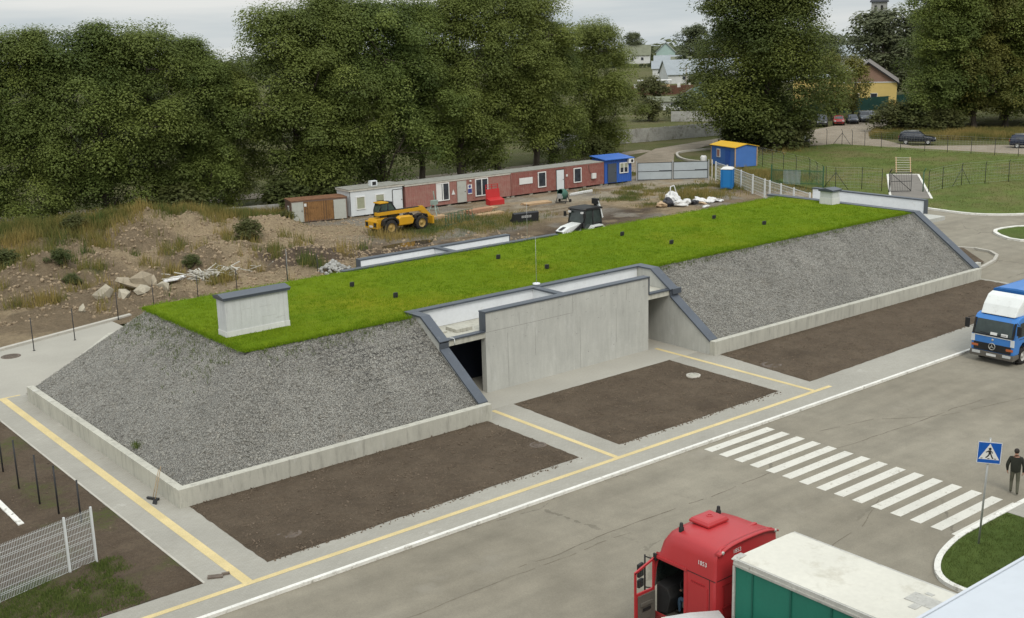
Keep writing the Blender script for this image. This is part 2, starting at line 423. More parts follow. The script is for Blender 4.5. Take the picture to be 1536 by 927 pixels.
for a,b in zip(arc[:-1],arc[1:]):
    d_ = (Vector(b)-Vector(a)).normalized(); nn = Vector((-d_.y,d_.x))*.11
    kb.prism([(a[0]-nn.x,a[1]-nn.y),(b[0]-nn.x,b[1]-nn.y),(b[0]+nn.x,b[1]+nn.y),(a[0]+nn.x,a[1]+nn.y)],'z',-.2,.06)
struct(kb.build('kerb', M['kerb'], weld=False))

def kerb_line(pts, mat, w=.16, top=.03, bot=-.3, name='kerb'):
    # mitred ribbon with thickness
    P = [Vector(p) for p in pts]; L = []; R = []
    for i,p in enumerate(P):
        a = P[max(0,i-1)]; b = P[min(len(P)-1,i+1)]; d_ = (b-a).normalized(); nn = Vector((-d_.y,d_.x))*w/2
        L.append(p+nn); R.append(p-nn)
    rings = [[(l.x,l.y,bot),(l.x,l.y,top),(r.x,r.y,top),(r.x,r.y,bot)] for l,r in zip(L,R)]
    mb = MB(); mb.loft(rings, smooth=False); return struct(mb.build(name, mat))
def smooth_pts(pts, it=2):
    for _ in range(it):
        o = [pts[0]]
        for a,b in zip(pts[:-1],pts[1:]):
            o += [(a[0]*.75+b[0]*.25,a[1]*.75+b[1]*.25),(a[0]*.25+b[0]*.75,a[1]*.25+b[1]*.75)]
        pts = o+[pts[-1]]
    return pts
# near-side grass corner by the crossing
cor = smooth_pts([(31.9,16.0),(31.6,17.6),(31.85,18.6),(33.0,19.35),(34.6,19.75),(35.8,19.85),(60,19.95)])
kerb_line(cor, M['kerb_white'], .2, .03)
gpoly = [(x+ (.08 if i<6 else 0),y-.1) for i,(x,y) in enumerate(cor)]+[(60,8),(32.3,8)]
sheet('verge', gpoly, .0, M['verge'], .1)
sheet('pavement', [(38.1,8),(41.6,8),(41.6,19.86),(38.1,19.86)], .014, M['pavers'], .05)
sheet('dirt_patch', [(26.9,12),(31.6,13.5),(31.5,17.2),(31.2,18.2),(29.0,17.0)], -.096, M['kerb'], .004)
# meadow across the side road, and the traffic island
mk = smooth_pts([(96.2,62.6),(96.05,59.4),(95.7,56.5),(95.9,54.4),(97.4,52.4),(99.6,51.0),(106,46.3),(112,36.2),(140,24)],1)
kerb_line(mk, M['kerb_white'], .3, .06)
sheet('meadow', mk+[(190,24),(190,70),(140,71.5),(139,80),(137.5,92),(136.8,99.3),(121.5,101),(110,93.5),(101.6,80),(96.4,66)], .0, M['meadow'], .2)
isl = smooth_pts([(140,21),(112,30),(97,40),(88.0,44.6),(86.6,46.0),(88.4,48.6),(90.2,49.5),(93,48.8),(101,42.5),(108,33),(140,22)],1)
kerb_line(isl, M['kerb_white'], .3, .06)
sheet('verge', isl[1:-1], .0, M['verge'], .12)
# dirt roads beyond
sheet('dirt_road', [(92.5,90.5),(98.5,86.5),(103,93),(107.2,101.5),(115,108.8),(118,109.6),(130,113.6),(134.5,100.4),(137.2,99.6),(138,92),(139.6,80),(140.5,71.8),(190,62),(190,66),(150,80),(141,90),(143.5,94.5),(148.5,102),(158,107),(180,115),(182,122),(164,117),(153,114.8),(140,118.6),(118,115.2),(104,106.6),(96,98)], -.09, M['dirt_road'], .05)
sheet('dirt_road', [(-20,131),(40,117),(70,113.2),(100,111.5),(116,113.5),(116,116),(100,114.5),(70,117),(40,121.5),(-20,136)], -.095, M['dirt_road'], .05)
kerb_line(smooth_pts([(122.0,108.8),(117.2,109.6),(114.6,108.2),(110.6,103.4),(110.2,99.6)]), M['kerb'], .3, .08)
# gravel path, its edging
pa = [(99.2,65.4),(101.3,62.3),(115.6,72.9),(113.6,75.4)]
M['path_grit']=pbr('grey_path_grit',(.185,.17,.15),.9,(.8,.12),(14,.2)); sheet('path', pa, .02, M['path_grit'], .1)
for a,b in ((pa[0],pa[3]),(pa[1],pa[2]),(pa[3],pa[2])): kerb_line([a,b], M['kerb_white'], .22, .06)
# long construction joints and cracks of the road
M['joint']=pbr('dirt_filled_joint',(.135,.117,.088),.95,(2,.2),(12,.25))
def crack(pts,w,seed):
    r_=random.Random(seed); m=MB(); L=[];R=[]
    P=[]
    for a,b in zip(pts[:-1],pts[1:]):
        n_=max(2,int(math.dist(a,b)/.35))
        for k in range(n_): P.append((a[0]+(b[0]-a[0])*k/n_,a[1]+(b[1]-a[1])*k/n_))
    P=[(x,y+.12*fbm(x,seed,.6,4,3.)) for x,y in P]
    for (a,b) in zip(P[:-1],P[1:]):
        wa=w*r_.uniform(.3,1.2); wb=w*r_.uniform(.3,1.2)
        if r_.random()<.12: continue
        m.add([(a[0],a[1]-wa,-.0955),(b[0],b[1]-wb,-.0955),(b[0],b[1]+wb,-.0955),(a[0],a[1]+wa,-.0955)],[(0,1,2,3)])
    return struct(m.build('road_joint',M['joint'],weld=False))
crack([(22.5,28.2),(28.1,28.15),(30.9,28.0),(35.7,27.96),(38.2,27.9),(41.1,27.7),(49.8,27.2)],.022,3); crack([(12,27.6),(20,27.9),(27.5,27.7)],.018,8); crack([(40.5,29.6),(43.5,29.0),(46,27.2),(52,25.8),(60,25.4)],.02,5); crack([(36,23.6),(33.5,22.6),(30,22.2)],.02,11); crack([(14,25.0),(17.5,24.2),(21.5,24.4)],.015,15)
# paint
Y0 = .0075
def line(x0,x1,y0,y1): sheet('painted_line', rect(x0,x1,y0,y1), Y0, M['yellow'], .0035)
line(-40,45.9,32.94,33.17); line(14.97,15.32,33.17,59.75); line(15.32,16.0,59.62,59.75)
line(31.62,31.86,33.17,41.4); line(44.6,44.84,33.17,43.6)
for i in range(15):
    y1 = 31.52-.811*i
    sheet('crosswalk_stripe', [(35.22,y1-.43),(39.28,y1-.43),(39.28,y1),(35.22,y1)], -.092, M['white_line'], .006)

# ------------------------------------------------------------------ the building yard and its earth heaps: one terrain
def sm(a,b,x): t = min(1,max(0,(x-a)/(b-a))); return t*t*(3-2*t)
def gauss(x,y,cx,cy,sx,sy,rot=0):
    dx,dy = x-cx,y-cy; c,s = cos(rot),sin(rot); u = (dx*c+dy*s)/sx; v = (-dx*s+dy*c)/sy
    return math.exp(-(u*u+v*v))
def cone(x,y,cx,cy,r,h,p=1.15):
    d_ = math.sqrt((x-cx)**2+(y-cy)**2+.05*r*r)/r
    return h*1.2*max(0,1-d_)**p
HEAPS = [(37.4,95.2,3.8,2.5,'sand'),(39.9,93.6,3.6,2.0,'sand'),(37.2,81.5,4.3,2.15,'sand'),(46.8,91.0,4.6,1.9,'sand'),(33.5,83.5,3.6,1.9,'soil'),(30.0,84.0,4.2,2.1,'sand'),(27.4,81.5,3.0,1.5,'soil'),(34.6,80.2,2.4,1.3,'soil'),
         (25.6,86.0,4.5,2.2,'soil'),(42.6,78.6,3.6,1.25,'dark'),(23.0,81.0,4.0,1.8,'soil'),(35.2,91.6,3.,1.2,'soil'),(41.,85.6,2.6,.8,'soil'),
         (58.3,80.7,1.9,.55,'grey'),(20.,89,5.,1.6,'soil'),(28.,79.6,2.4,.7,'soil'),(31.6,79.,2.2,.8,'soil'),(44.2,84.6,2.6,.9,'sand')]
def yard_h(x,y):
    berm = sm(52,43,x)*sm(71.5,76,y-(24-x)*.1 if x<24 else y)
    ridge = 1.75*gauss(x,y,30,97.5,26,4.5,-.10)
    h = .05+.05*fbm(x,y,.5,3,4.)
    h += berm*(.55+.42*fbm(x,y,.33,4,2.)+.36*fbm(x,y,1.0,5,5.))
    h += berm*ridge*sm(55,48,x)
    m = 0
    for cx,cy,r,hh,_ in HEAPS:
        m = max(m, cone(x+.5*fbm(x,y,.5,2,9.),y+.5*fbm(x,y,.5,2,6.),cx,cy,r,hh)*(1+.12*fbm(x,y,1.8,3,7.)))
    h = max(h, m) + .45*min(h,m) if m > 0 else h
    # wheel ruts and spoil in the working area
    work = sm(47,54,x)*sm(93,90,y)*sm(90,80,x)
    h += work*.07*abs(fbm(x,y*2.2,.55,4,12.))
    pud = gauss(x,y,53.0,79.7,2.9,1.1,.05); h = h*(1-pud)-.02*pud
    # edge of the berm towards the plaza and the bunker
    h *= sm(70.6,73.2,y-(24.5-x)*-.30 if x<24.5 else y) if x < 28 else sm(62,66,y)
    h *= sm(104.5,101.5,y)
    return h
gx0,gx1,gy0,gy1,gs = -2,100.4,61.2,104.4,.4
nx = int((gx1-gx0)/gs); ny = int((gy1-gy0)/gs)
V=[];F=[];Cc=[]
sandc=np.array((.345,.268,.170)); soilc=np.array((.220,.168,.108)); darkc=np.array((.105,.078,.056)); greyc=np.array((.26,.245,.215)); greenc=np.array((.085,.095,.032)); dryc=np.array((.22,.165,.07)); palec=np.array((.38,.33,.25))
kinds = {'sand':sandc,'soil':soilc,'dark':darkc*1.15,'grey':greyc}
def lerp(a,b,t): return a*(1-t)+b*t
def weediness(x,y):
    k = sm(92.5,95.5,y+1.2*fbm(x,y,.3,2,1.))*sm(50.5,47,x)
    k = max(k, .85*sm(.24,.50,fbm(x,y,.42,4,21.))*sm(50,44,x)*sm(72,76,y))
    k *= 1-.95*gauss(x,y,38.4,93.6,3.2,2.4)
    k = max(k, .9*sm(6.,2.5,math.hypot((x-61.5)*.55,y-83.8)))
    k = max(k, sm(79.,82.,x-.2*(y-86))*sm(93,91,y)*sm(-.05,.2,fbm(x,y,.3,3,31.))*sm(77,80,y)*(0 if 92<x+.9*(y-84)-5<98 else 1))
    k = max(k, sm(97.0,98.6,y-.045*(57-x)))
    return k
for j in range(ny+1):
    for i in range(nx+1):
        x=gx0+i*gs; y=gy0+j*gs; h=yard_h(x,y)
        if x < 25 and y < 71.6-(25-x)*.33: h = -.3
        if y < 66.0: h = min(h,-.3+ .3*sm(62.6,66.,y)) if x<50 else h
        if x > 87 and y < 88-(97-x)*1.6: h = min(h,-.02)
        if x > 97.4: h = -.2
        V.append((x,y,h))
        c = lerp(soilc, sandc, sm(-.25,.3,fbm(x,y,.13,3,40.)))
        c = lerp(c, greyc, .7*sm(48,56,x)*sm(.0,.3,fbm(x,y,.22,3,44.)))
        # churned dark mud around the digger and the puddle
        mud = max(gauss(x,y,49,77.5,7.5,3.2,.05), gauss(x,y,66,74,9,3.0,.12), gauss(x,y,75,77.0,7,2.2,.28), .8*gauss(x,y,57,77,8,2.5))
        c = lerp(c, darkc, min(1,1.25*mud)*sm(-.45,.1,fbm(x,y,.5,4,50.)))
        ruts = sm(54,60,x)*sm(.05,.28,fbm(x*.35+y*.18,y*1.5,.9,3,52.))
        c = lerp(c, palec, .65*ruts*sm(80,84,y+.3*fbm(x,y,.4,2,2.)))
        c = lerp(c, palec, .8*sm(84.5,86.5,y)*sm(68,72,x)*sm(92.6,91.,y)*sm(-.3,.1,fbm(x,y,.35,3,71.)))
        for cx,cy,r,hh,kk in HEAPS:
            d_ = math.hypot(x-cx,y-cy)/r
            if d_ < 1.15: c = lerp(c, kinds[kk], sm(1.15,.8,d_))
        w_ = weediness(x,y)
        c = lerp(c, lerp(greenc,dryc,sm(-.3,.3,fbm(x,y,.25,3,60.))), .85*w_)
        Cc.append(c)
for j in range(ny):
    for i in range(nx):
        a=j*(nx+1)+i
        if max(V[a][2],V[a+1][2],V[a+nx+1][2],V[a+nx+2][2]) > -.25: F.append((a,a+1,a+nx+2,a+nx+1))
me = bpy.data.meshes.new('yard'); me.from_pydata(V,[],F)
at = me.color_attributes.new('earth','FLOAT_COLOR','POINT')
at.data.foreach_set('color', np.concatenate([np.array(Cc),np.ones((len(Cc),1))],1).astype(np.float32).ravel())
me.polygons.foreach_set('use_smooth',[True]*len(F))
t = NT('bare_earth'); a_ = t.new('ShaderNodeAttribute', attribute_name='earth')
c = t.vary(a_.outputs['Color'], t.noise(1.1,5,.7), .24); c = t.vary(c, t.noise(5,5,.75), .26); c = t.vary(c, t.noise(30,3,.75), .16)
vv = t.voro(3.2); c = t.mix(t.ramp(vv.outputs['Distance'],.03,.13,.6,0), c, (.34,.29,.22))
t.bump(t.noise(2.6,8,.78), 1.0, .45); me.materials.append(t.out(c,.95,0,.15))
yo = bpy.data.objects.new('yard', me); COL.objects.link(yo); struct(yo)
# puddle
t = NT('muddy_water'); M['water'] = t.out((.055,.042,.028), .06, 0, .6)
pp = [(53.0+2.7*cos(2*pi*i/40)*(1+.25*fbm(cos(i*.16)*2,sin(i*.16)*2,1,3,3.)), 79.75+.95*sin(2*pi*i/40)*(1+.3*fbm(cos(i*.157)*2,sin(i*.157)*2,1,3,8.))) for i in range(40)]
sheet('puddle', pp, .028, M['water'], .05)

def tufts(name, pts, mat, h=(.1,.2), w=.02, blades=5, spread=.08, lean=.4, tint=None, seed=1):
    # clumps of narrow blades standing where pts says; one mesh of countless plants
    r = np.random.default_rng(seed); n = len(pts)*blades
    base = np.repeat(np.array(pts,float),blades,0)
    base[:,:2] += r.normal(0,spread,(n,2))
    ang = r.uniform(0,2*pi,n); hh = r.uniform(h[0],h[1],n); lean_ = r.uniform(0,lean,n); la = r.uniform(0,2*pi,n)
    dx = np.cos(ang)*w/2; dy = np.sin(ang)*w/2
    tip = base+np.stack([np.cos(la)*lean_*hh,np.sin(la)*lean_*hh,hh],1)
    v = np.empty((n,3,3)); v[:,0]=base; v[:,0,0]-=dx; v[:,0,1]-=dy; v[:,1]=base; v[:,1,0]+=dx; v[:,1,1]+=dy; v[:,2]=tip
    v[:,:2,2] -= .02
    me = bpy.data.meshes.new(name); me.vertices.add(n*3); me.vertices.foreach_set('co', v.ravel())
    me.loops.add(n*3); me.loops.foreach_set('vertex_index', np.arange(n*3,dtype=np.int32))
    me.polygons.add(n); me.polygons.foreach_set('loop_start', np.arange(0,n*3,3,dtype=np.int32)); me.polygons.foreach_set('loop_total', np.full(n,3,dtype=np.int32))
    ti = np.repeat(np.array(tint),blades) if tint is not None else r.uniform(0,1,n)
    ti = np.clip(ti+r.normal(0,.18,n),0,1)
    at = me.attributes.new('tint','FLOAT','POINT'); at.data.foreach_set('value', np.repeat(ti,3).astype(np.float32))
    me.materials.append(mat); me.update(); me.validate()
    o = bpy.data.objects.new(name, me); COL.objects.link(o); o['kind']='stuff'; return o
# weeds over the earth heaps, and along the yard's edges
pts=[];ti=[]; r_=random.Random(3)
for _ in range(90000):
    x=r_.uniform(0,97); y=r_.uniform(70,103.5); k=weediness(x,y)
    if x < 24 and y < 73: continue
    if x>90 and y<78: continue
    if r_.random() < k*.9:
        if len(pts) > 16000: break
        pts.append((x,y,yard_h(x,y))); ti.append(.5+.9*fbm(x,y,.25,3,60.))
lo=[(p,t) for p,t in zip(pts,ti) if p[0]>54]; hi=[(p,t) for p,t in zip(pts,ti) if p[0]<=54]
o=tufts('weeds', [p for p,_ in lo], M['weed'], (.10,.38), .05, 5, .18, .7, [t-.15 for _,t in lo]); tag(o,'low weeds in the working yard round the yellow machine','weeds')
o=tufts('weeds', [p for p,_ in hi], M['weed'], (.3,1.15), .06, 7, .20, .5, [t for _,t in hi]); tag(o,'tall dry and green weeds over the earth heaps and yard edges','weeds')
# grass by the white mesh fence, on the verges and in the meadow
pts=[(r_.uniform(6,12.6),0,0) for _ in range(5200)]
pts=[(x,r_.uniform(34.2,37.9),.03) for x,_,_ in pts]
pts=[p for p in pts if fbm(p[0],p[1],.5,3,2.) > -.35+.40*(p[0]-9)/3]
o=tufts('grass', pts, M['weed_green'], (.04,.13), .035, 7, .1, .8); tag(o,'thin green grass around the foot of the white mesh fence','grass')
def in_poly(x,y,poly):
    ins=False
    for (ax,ay),(bx,by) in zip(poly,poly[1:]+poly[:1]):
        if (ay>y)!=(by>y) and x<(bx-ax)*(y-ay)/(by-ay)+ax: ins=not ins
    return ins
pts=[]
while len(pts)<6000:
    x=r_.uniform(31.5,44); y=r_.uniform(11,19.9)
    if in_poly(x,y,gpoly) and not 38<x<41.7: pts.append((x,y,0))
o=tufts('grass', pts, M['weed_green'], (.03,.08), .02, 6, .06, .8); tag(o,'mown green grass of the corner verge under the crossing sign','grass')
# ------------------------------------------------------------------ the earth-covered building
BL = Vector((44,50,0))
bunker = thing('bunker','long earth-covered concrete shelter with grass roof and gravel slopes','building',BL)
def bp(mb, name, mats, bevel=0, parent=None, label=None, weld=True):
    o = mb.build(name, mats, parent or bunker, bevel, weld=weld)
    if parent is None: o.location = -BL
    if label: o['label'] = label
    return o
# low retaining walls
def ret(x0,x1,y0,y1,z1):
    m=MB(); m.bb(x0,x1,y0,y1,-.2,z1); return bp(m,'retaining_wall',M['conc_warm'],.015)
ret(16.0,30.92,40.40,40.76,.75); ret(45.88,72.15,40.40,40.76,.76); ret(16.0,16.32,40.765,58.4,.74)
m=MB(); m.prism([(16.0,58.41),(16.3,58.41),(23.75,67.3),(25.6,67.9),(25.5,68.2),(23.5,67.65)],'z',-.2,.30); bp(m,'retaining_wall',M['conc_warm'],.01)
# gravel slopes as a height field between wall and roof
def plane(p,q,r):
    n=(Vector(q)-Vector(p)).cross(Vector(r)-Vector(p)); return lambda x,y: p[2]-(n.x*(x-p[0])+n.y*(y-p[1]))/n.z
pdiag=plane((16.3,58.4,.55),(23.5,67.5,.2),(22.0,56.6,3.97))
def slope_h(x,y):
    return min(.60+(y-40.76)*.674, .58+(x-16.32)*.597, pdiag(x,y), 3.97-(y-57.2)*.42)
def gravel(x0,x1,y0,y1,s=.22):
    nx=int((x1-x0)/s); ny=int((y1-y0)/s); V=[];F=[]
    for j in range(ny+1):
        for i in range(nx+1):
            x=x0+(x1-x0)*i/nx; y=y0+(y1-y0)*j/ny; h=slope_h(x,y)
            h=min(h,3.93)+ (.035*fbm(x,y,1.1,3,3.)+.03*fbm(x,y,4.5,2,5.) if h<3.9 else -.03)
            h=min(h,3.95)
            V.append((x,y,h))
    for j in range(ny):
        for i in range(nx):
            a=j*(nx+1)+i; q=(a,a+1,a+nx+2,a+nx+1)
            if max(V[k][2] for k in q)>-.1: F.append(q)
    m=MB(); m.add(V,F,0,True); return m
bp(gravel(16.32,30.5,40.76,69),'gravel_slope',M['gravel'],weld=False)
bp(gravel(46.36,71.83,40.76,46.4),'gravel_slope',M['gravel'],weld=False)
bp(gravel(30.5,33.4,56.6,66,.5),'gravel_slope',M['gravel'],weld=False); bp(gravel(49.4,71.8,56.6,66,.5),'gravel_slope',M['gravel'],weld=False)
# turf roof
xs=np.arange(21.7,71.76,.4); V=[];F=[]
def front_y(x): return 46.48 if 30.4<x<46.5 else 45.72+.07*fbm(x,0,1.7,3,1.)
def back_y(x): return 57.05 if 33.3<x<49.5 else 57.3+.1*fbm(x,5,1.2,3,1.)
NYT=30
for i,x in enumerate(xs):
    for j in range(NYT+1):
        y=front_y(x)+(back_y(x)-front_y(x))*j/NYT
        xx=x+(.1*fbm(y,0,1.2,2,8.) if i==0 else 0)
        e=(j in (0,NYT) or i==0)
        V.append((xx,y,3.96 if e else 4.03+.03*fbm(x,y,.9,3,7.)))
for i in range(len(xs)-1):
    for j in range(NYT):
        a=i*(NYT+1)+j; F.append((a,a+NYT+1,a+NYT+2,a+1))
m=MB(); m.add(V,F,0,True); bp(m,'turf',M['turf'],weld=False)
# core under the turf so no gap shows
m=MB(); m.bb(22.3,30.4,46.4,57.0,0,3.9); m.bb(30.9,46.0,46.5,57.0,0,3.92); m.bb(46.4,71.8,46.4,57.,0,3.9); bp(m,'roof_slab',M['conc'])
# wing walls with sloping metal caps
PROF=[(40.77,-.1),(40.77,.70),(43.68,2.68),(43.68,3.02),(45.12,3.98),(46.5,3.98),(46.5,-.1)]
def wing(x0,x1,name='wing_wall',upto=46.5,inner=False):
    m=MB(); m.prism([(min(y,upto) if y<46.4 else upto,z) for y,z in PROF],'x',x0,x1); return bp(m,name,M['conc'])
def caps(x0,x1,upto=46.5):
    m=MB()
    lo=[(40.74,.70),(43.64,2.682),(43.64,2.77),(40.74,.80)]
    m.prism(lo,'x',x0,x1)
    m.prism([(43.60,2.76),(43.66,2.76),(43.66,3.08),(43.60,3.06)],'x',x0+.003,x1-.003)
    m.prism([(43.60,3.02),(43.60,3.10),(45.10,4.07),(upto,4.07),(upto,3.99),(45.14,3.99),(43.66,3.02)],'x',x0,x1)
    return bp(m,'flashing',M['flash'])
wing(30.5,30.9); caps(30.44,30.96); wing(45.9,46.36); caps(45.84,46.46)
m=MB(); m.prism([(40.77,-.1),(40.77,.70),(45.45,3.98),(58.2,3.98),(58.2,-.1)],'x',71.85,72.3); bp(m,'wing_wall',M['conc'])
m=MB(); m.prism([(40.72,.70),(40.72,.80),(45.40,4.07),(58.2,4.07),(58.2,3.99),(45.45,3.99)],'x',71.76,72.42); bp(m,'flashing',M['flash'])
m=MB(); m.bb(72.32,73.1,41.0,41.3,-.2,.95); bp(m,'retaining_wall',M['conc'],.01)
# front porch: slab, screen wall, back wall, dividing wall
def porch(xa,xb,sx0,sx1,yf,yb,flip=1):
    lo,hi=min(yf,yb),max(yf,yb)
    m=MB(); m.bb(xa,xb,lo+.02,hi,2.76,3.04); bp(m,'porch_slab',M['conc_warm'])
    y0,y1=(yf,yf+.35) if flip>0 else (yf-.35,yf)
    m=MB(); m.bb(sx0,sx1,y0,y1,-.1,3.99)
    face=y0
    if flip>0:
        m.bb(sx0,sx0+5.6,face-.003,face+.01,3.02,3.035,1)
        for sx,za,zb in ((1.35,.05,2.78),(6.1,.02,2.75),(8.65,.9,2.75),(3.1,1.3,2.74),(5.62,3.04,3.97),(9.4,3.05,3.9),(2.1,3.1,3.7)): m.bb(sx0+sx,sx0+sx+.013,face-.003,face+.01,za,zb,1)
        r_=random.Random(5)
        for k in range(11):
            for zz in (3.55,2.9):
                x=sx0+.55+k*1.0+r_.uniform(-.1,.1); m.bb(x,x+.05,face-.004,face+.01,zz,zz+.04,2)
                if zz>3 and k%3!=2: m.bb(x+.10,x+.18,face-.004,face+.01,zz+.03,zz+.055,2)
        for k in range(9):
            x=sx0+r_.uniform(.4,10.5); z=r_.uniform(.5,2.5); m.bb(x,x+.05,face-.004,face+.01,z,z+.05,2)
    bp(m,'screen_wall',[M['conc'],M['conc_line'],M['tie']])
    # plaster on the roof side of the screen wall
    m=MB(); yy=(y1,y1+.02) if flip>0 else (y0-.02,y0); m.bb(sx0+.01,sx1-.01,*yy,3.05,3.98); bp(m,'plaster_facing',M['plaster'])
    m=MB(); m.bb(sx0-.06,sx1+.06,y0-.06,y1+.08,3.995,4.065)
    m.bb(sx0-.06,sx0-.003,y0-.05,y1+.05,3.08,3.99); m.bb(sx1+.003,sx1+.05,y0-.05,y1+.05,3.08,3.99)
    e0,e1=(y0-.05,y0+.30) if flip>0 else (y1-.30,y1+.05)
    m.bb(xa-.02,sx0-.065,e0,e1,3.045,3.11); m.bb(sx1+.055,xb+.02,e0,e1,3.045,3.11)
    bp(m,'flashing',M['flash'])
    b0,b1=(yb,yb+.28) if flip>0 else (yb-.28,yb)
    m=MB(); m.bb(xa,xb,b0+.01,b1,-.1,2.75); bp(m,'inner_wall',M['conc'])
    m=MB(); m.bb(xa,xb,b0,b1,3.05,3.98); bp(m,'plaster_facing',M['plaster'])
    m=MB(); m.bb(xa-.44,xb+.44,min(b0-.14,b1),max(b1+.02,b0+.14),3.992,4.075); bp(m,'flashing',M['flash'])
    xm=(xa+xb)/2; l2,h2=(y1+.025,b0-.005) if flip>0 else (b1+.005,y0-.025)
    m=MB(); m.bb(xm-.13,xm+.13,l2,h2,3.05,3.96); bp(m,'plaster_facing',M['plaster'])
    m=MB(); m.bb(xm-.2,xm+.2,l2,h2-.15 if flip>0 else h2,3.965,4.06); bp(m,'flashing',M['flash'])
porch(30.92,45.88,33.2,44.25,43.7,46.2,1)
porch(33.8,49.0,35.9,47.2,59.6,57.35,-1)
m=MB(); m.bb(45.95,46.6,43.5,43.95,2.84,3.13); bp(m,'flashing',M['flash'])
m=MB(); m.bb(31.0,37.2,46.13,46.2,.02,2.72); m.bb(32.5,32.53,46.11,46.14,.02,2.7); bp(m,'steel_door',M['navy'])
m=MB(); m.bb(32.15,33.1,44.6,45.5,3.045,3.2); m.bb(31.3,31.9,45.0,45.5,3.045,3.12); bp(m,'roof_block',M['conc_warm'],.01)
m=MB(); m.path([(31.15,43.9,3.12),(31.25,43.66,3.14),(31.3,43.62,3.08),(31.32,43.62,2.8)],.02); bp(m,'cable',M['white_wire'])
# right-hand porch behind the parapet
m=MB(); m.bb(72.31,77.0,46.2,58.2,2.76,3.04); bp(m,'porch_slab',M['conc'])
m=MB(); m.bb(76.98,77.3,47.9,57.8,-.1,3.98); bp(m,'parapet',M['conc'])
m=MB(); m.bb(76.955,76.978,47.9,57.8,3.05,3.97); bp(m,'plaster_facing',M['plaster'])
m=MB(); m.bb(76.9,77.36,47.84,57.86,3.985,4.07); m.bb(76.9,77.36,47.83,47.895,2.6,3.98); bp(m,'flashing',M['flash'])
m=MB(); m.bb(72.4,72.8,46.2,57.9,-.1,2.75); bp(m,'inner_wall',M['conc'])
# ventilation housings
def vent(x0,x1,y0,y1,z1,base,label):
    m=MB(); m.bb(x0,x1,y0,y1,3.5,z1)
    m.bb(x0-.02,x1+.02,y0-.025,y1+.02,3.5,base,1)
    r_=random.Random(int(x0))
    for k in range(5):
        a=x0+.3+r_.random()*(x1-x0-.9); zz=4.4+r_.random()*(z1-4.9)
        if x1-x0>2: m.bb(a,a+r_.uniform(.3,.8),y0-.003,y0+.01,zz,zz+.012,2)
    if x1-x0>2:
        for sx in (1.25,2.9,.75): m.bb(x0+sx,x0+sx+.010,y0-.003,y0+.01,z1-1.2,z1-.02,2)
    o=bp(m,'vent_housing',[M['conc_pale'],M['conc_pale2'],M['tie2']],label=label)
    m=MB(); m.bb(x0-.10,x1+.10,y0-.10,y1+.10,z1+.002,z1+.10); m.prism([(y0-.13,z1+.10),(y1+.13,z1+.10),(y1+.13,z1+.14),((y0+y1)/2,z1+.26),(y0-.13,z1+.14)],'x',x0-.13,x1+.13)
    bp(m,'cap',M['flash'],.01,parent=o)
M['tie2']=pbr('faint_form_joint',(.40,.40,.385),.9,None,(9,.2)); M['conc_pale2']=make_conc('pale_plinth_concrete',(.60,.60,.58)); M['conc_pale']=make_conc('pale_rendered_concrete',(.52,.53,.52))
vent(22.06,25.2,48.2,49.05,5.72,4.28,'large pale concrete vent housing at the near end of the roof')
vent(70.85,71.72,51.5,52.55,4.95,4.5,'small concrete vent housing on the far edge of the roof')
# small black hooded outlets in the turf
for (x,y) in ((31.7,53.3),(31.95,49.5),(41.8,53.55),(41.9,49.3),(52.0,53.7),(52.0,49.4),(60.7,53.7),(61.1,49.7)):
    m=MB(); m.lathe([(.0,4.28),(.10,4.27),(.12,4.22),(.12,4.0)],(x,y,0),n=12); m.box((x-.03,y-.10,4.2),(.16,.1,.2)); bp(m,'roof_outlet',M['steel_dark'])
# lightning rods
m=MB(); m.lathe([(.20,4.1),(.20,4.16),(.04,4.2)],(38.75,46.45,0),n=12); bp(m,'mast_foot',M['plaster'])
m=MB(); m.tube((38.75,46.45,4.1),(38.75,46.45,6.6),.014,.008,6); bp(m,'lightning_rod',M['galv'])
m=MB(); m.tube((30.0,57.2,4.0),(30.0,57.2,5.8),.014,.008,6); bp(m,'lightning_rod',M['galv'])
m=MB(); m.tube((46.8,56.9,4.0),(46.8,56.9,6.4),.014,.008,6); bp(m,'lightning_rod',M['galv'])
# living grass on the roof: countless blades
pts=[];ti=[]; r_=random.Random(11)
def roof_ok(x,y): return not (22.0<x<25.25 and 48.15<y<49.1) and not (70.8<x<71.75 and 51.4<y<52.6)
for _ in range(24000):
    x=r_.uniform(21.8,71.65); f=front_y(x); b=back_y(x)
    y=f+(b-f)*r_.random()**1.15
    if roof_ok(x,y): pts.append((x,y,4.03)); ti.append(.5+.8*fbm(x,y,.3,3,2.))
for _ in range(4200):      # shaggier fringe along the edges
    x=r_.uniform(21.8,71.6); y=front_y(x)+r_.uniform(-.08,.12); pts.append((x,y,3.96)); ti.append(.25)
for _ in range(900):
    y=r_.uniform(45.8,57); pts.append((21.72+r_.uniform(-.1,.1),y,3.95)); ti.append(.2)
o=tufts('grass', pts, M['blade'], (.04,.11), .026, 5, .09, .8, ti); tag(o,'bright green grass growing over the flat roof of the shelter','grass')
pts=[]
for _ in range(120):
    x=22+r_.random()*9; y=45.6-abs(r_.gauss(0,.35)); pts.append((x,y,slope_h(x,y)))
for _ in range(260):
    y=r_.uniform(46,57); x=21.6-abs(r_.gauss(0,.9)); pts.append((x,y,slope_h(x,y)))
for _ in range(25): pts.append((16.6+r_.random()*.2,45.9+r_.random()*.4,.8))
for _ in range(200):
    x=r_.uniform(46.5,71); y=45.55-abs(r_.gauss(0,.12)); pts.append((x,y,slope_h(x,y)))
o=tufts('weeds', pts, M['weed_green'], (.08,.25), .025, 6, .10, .9); tag(o,'sparse green weeds rooted in the gravel below the turf edge','weeds')
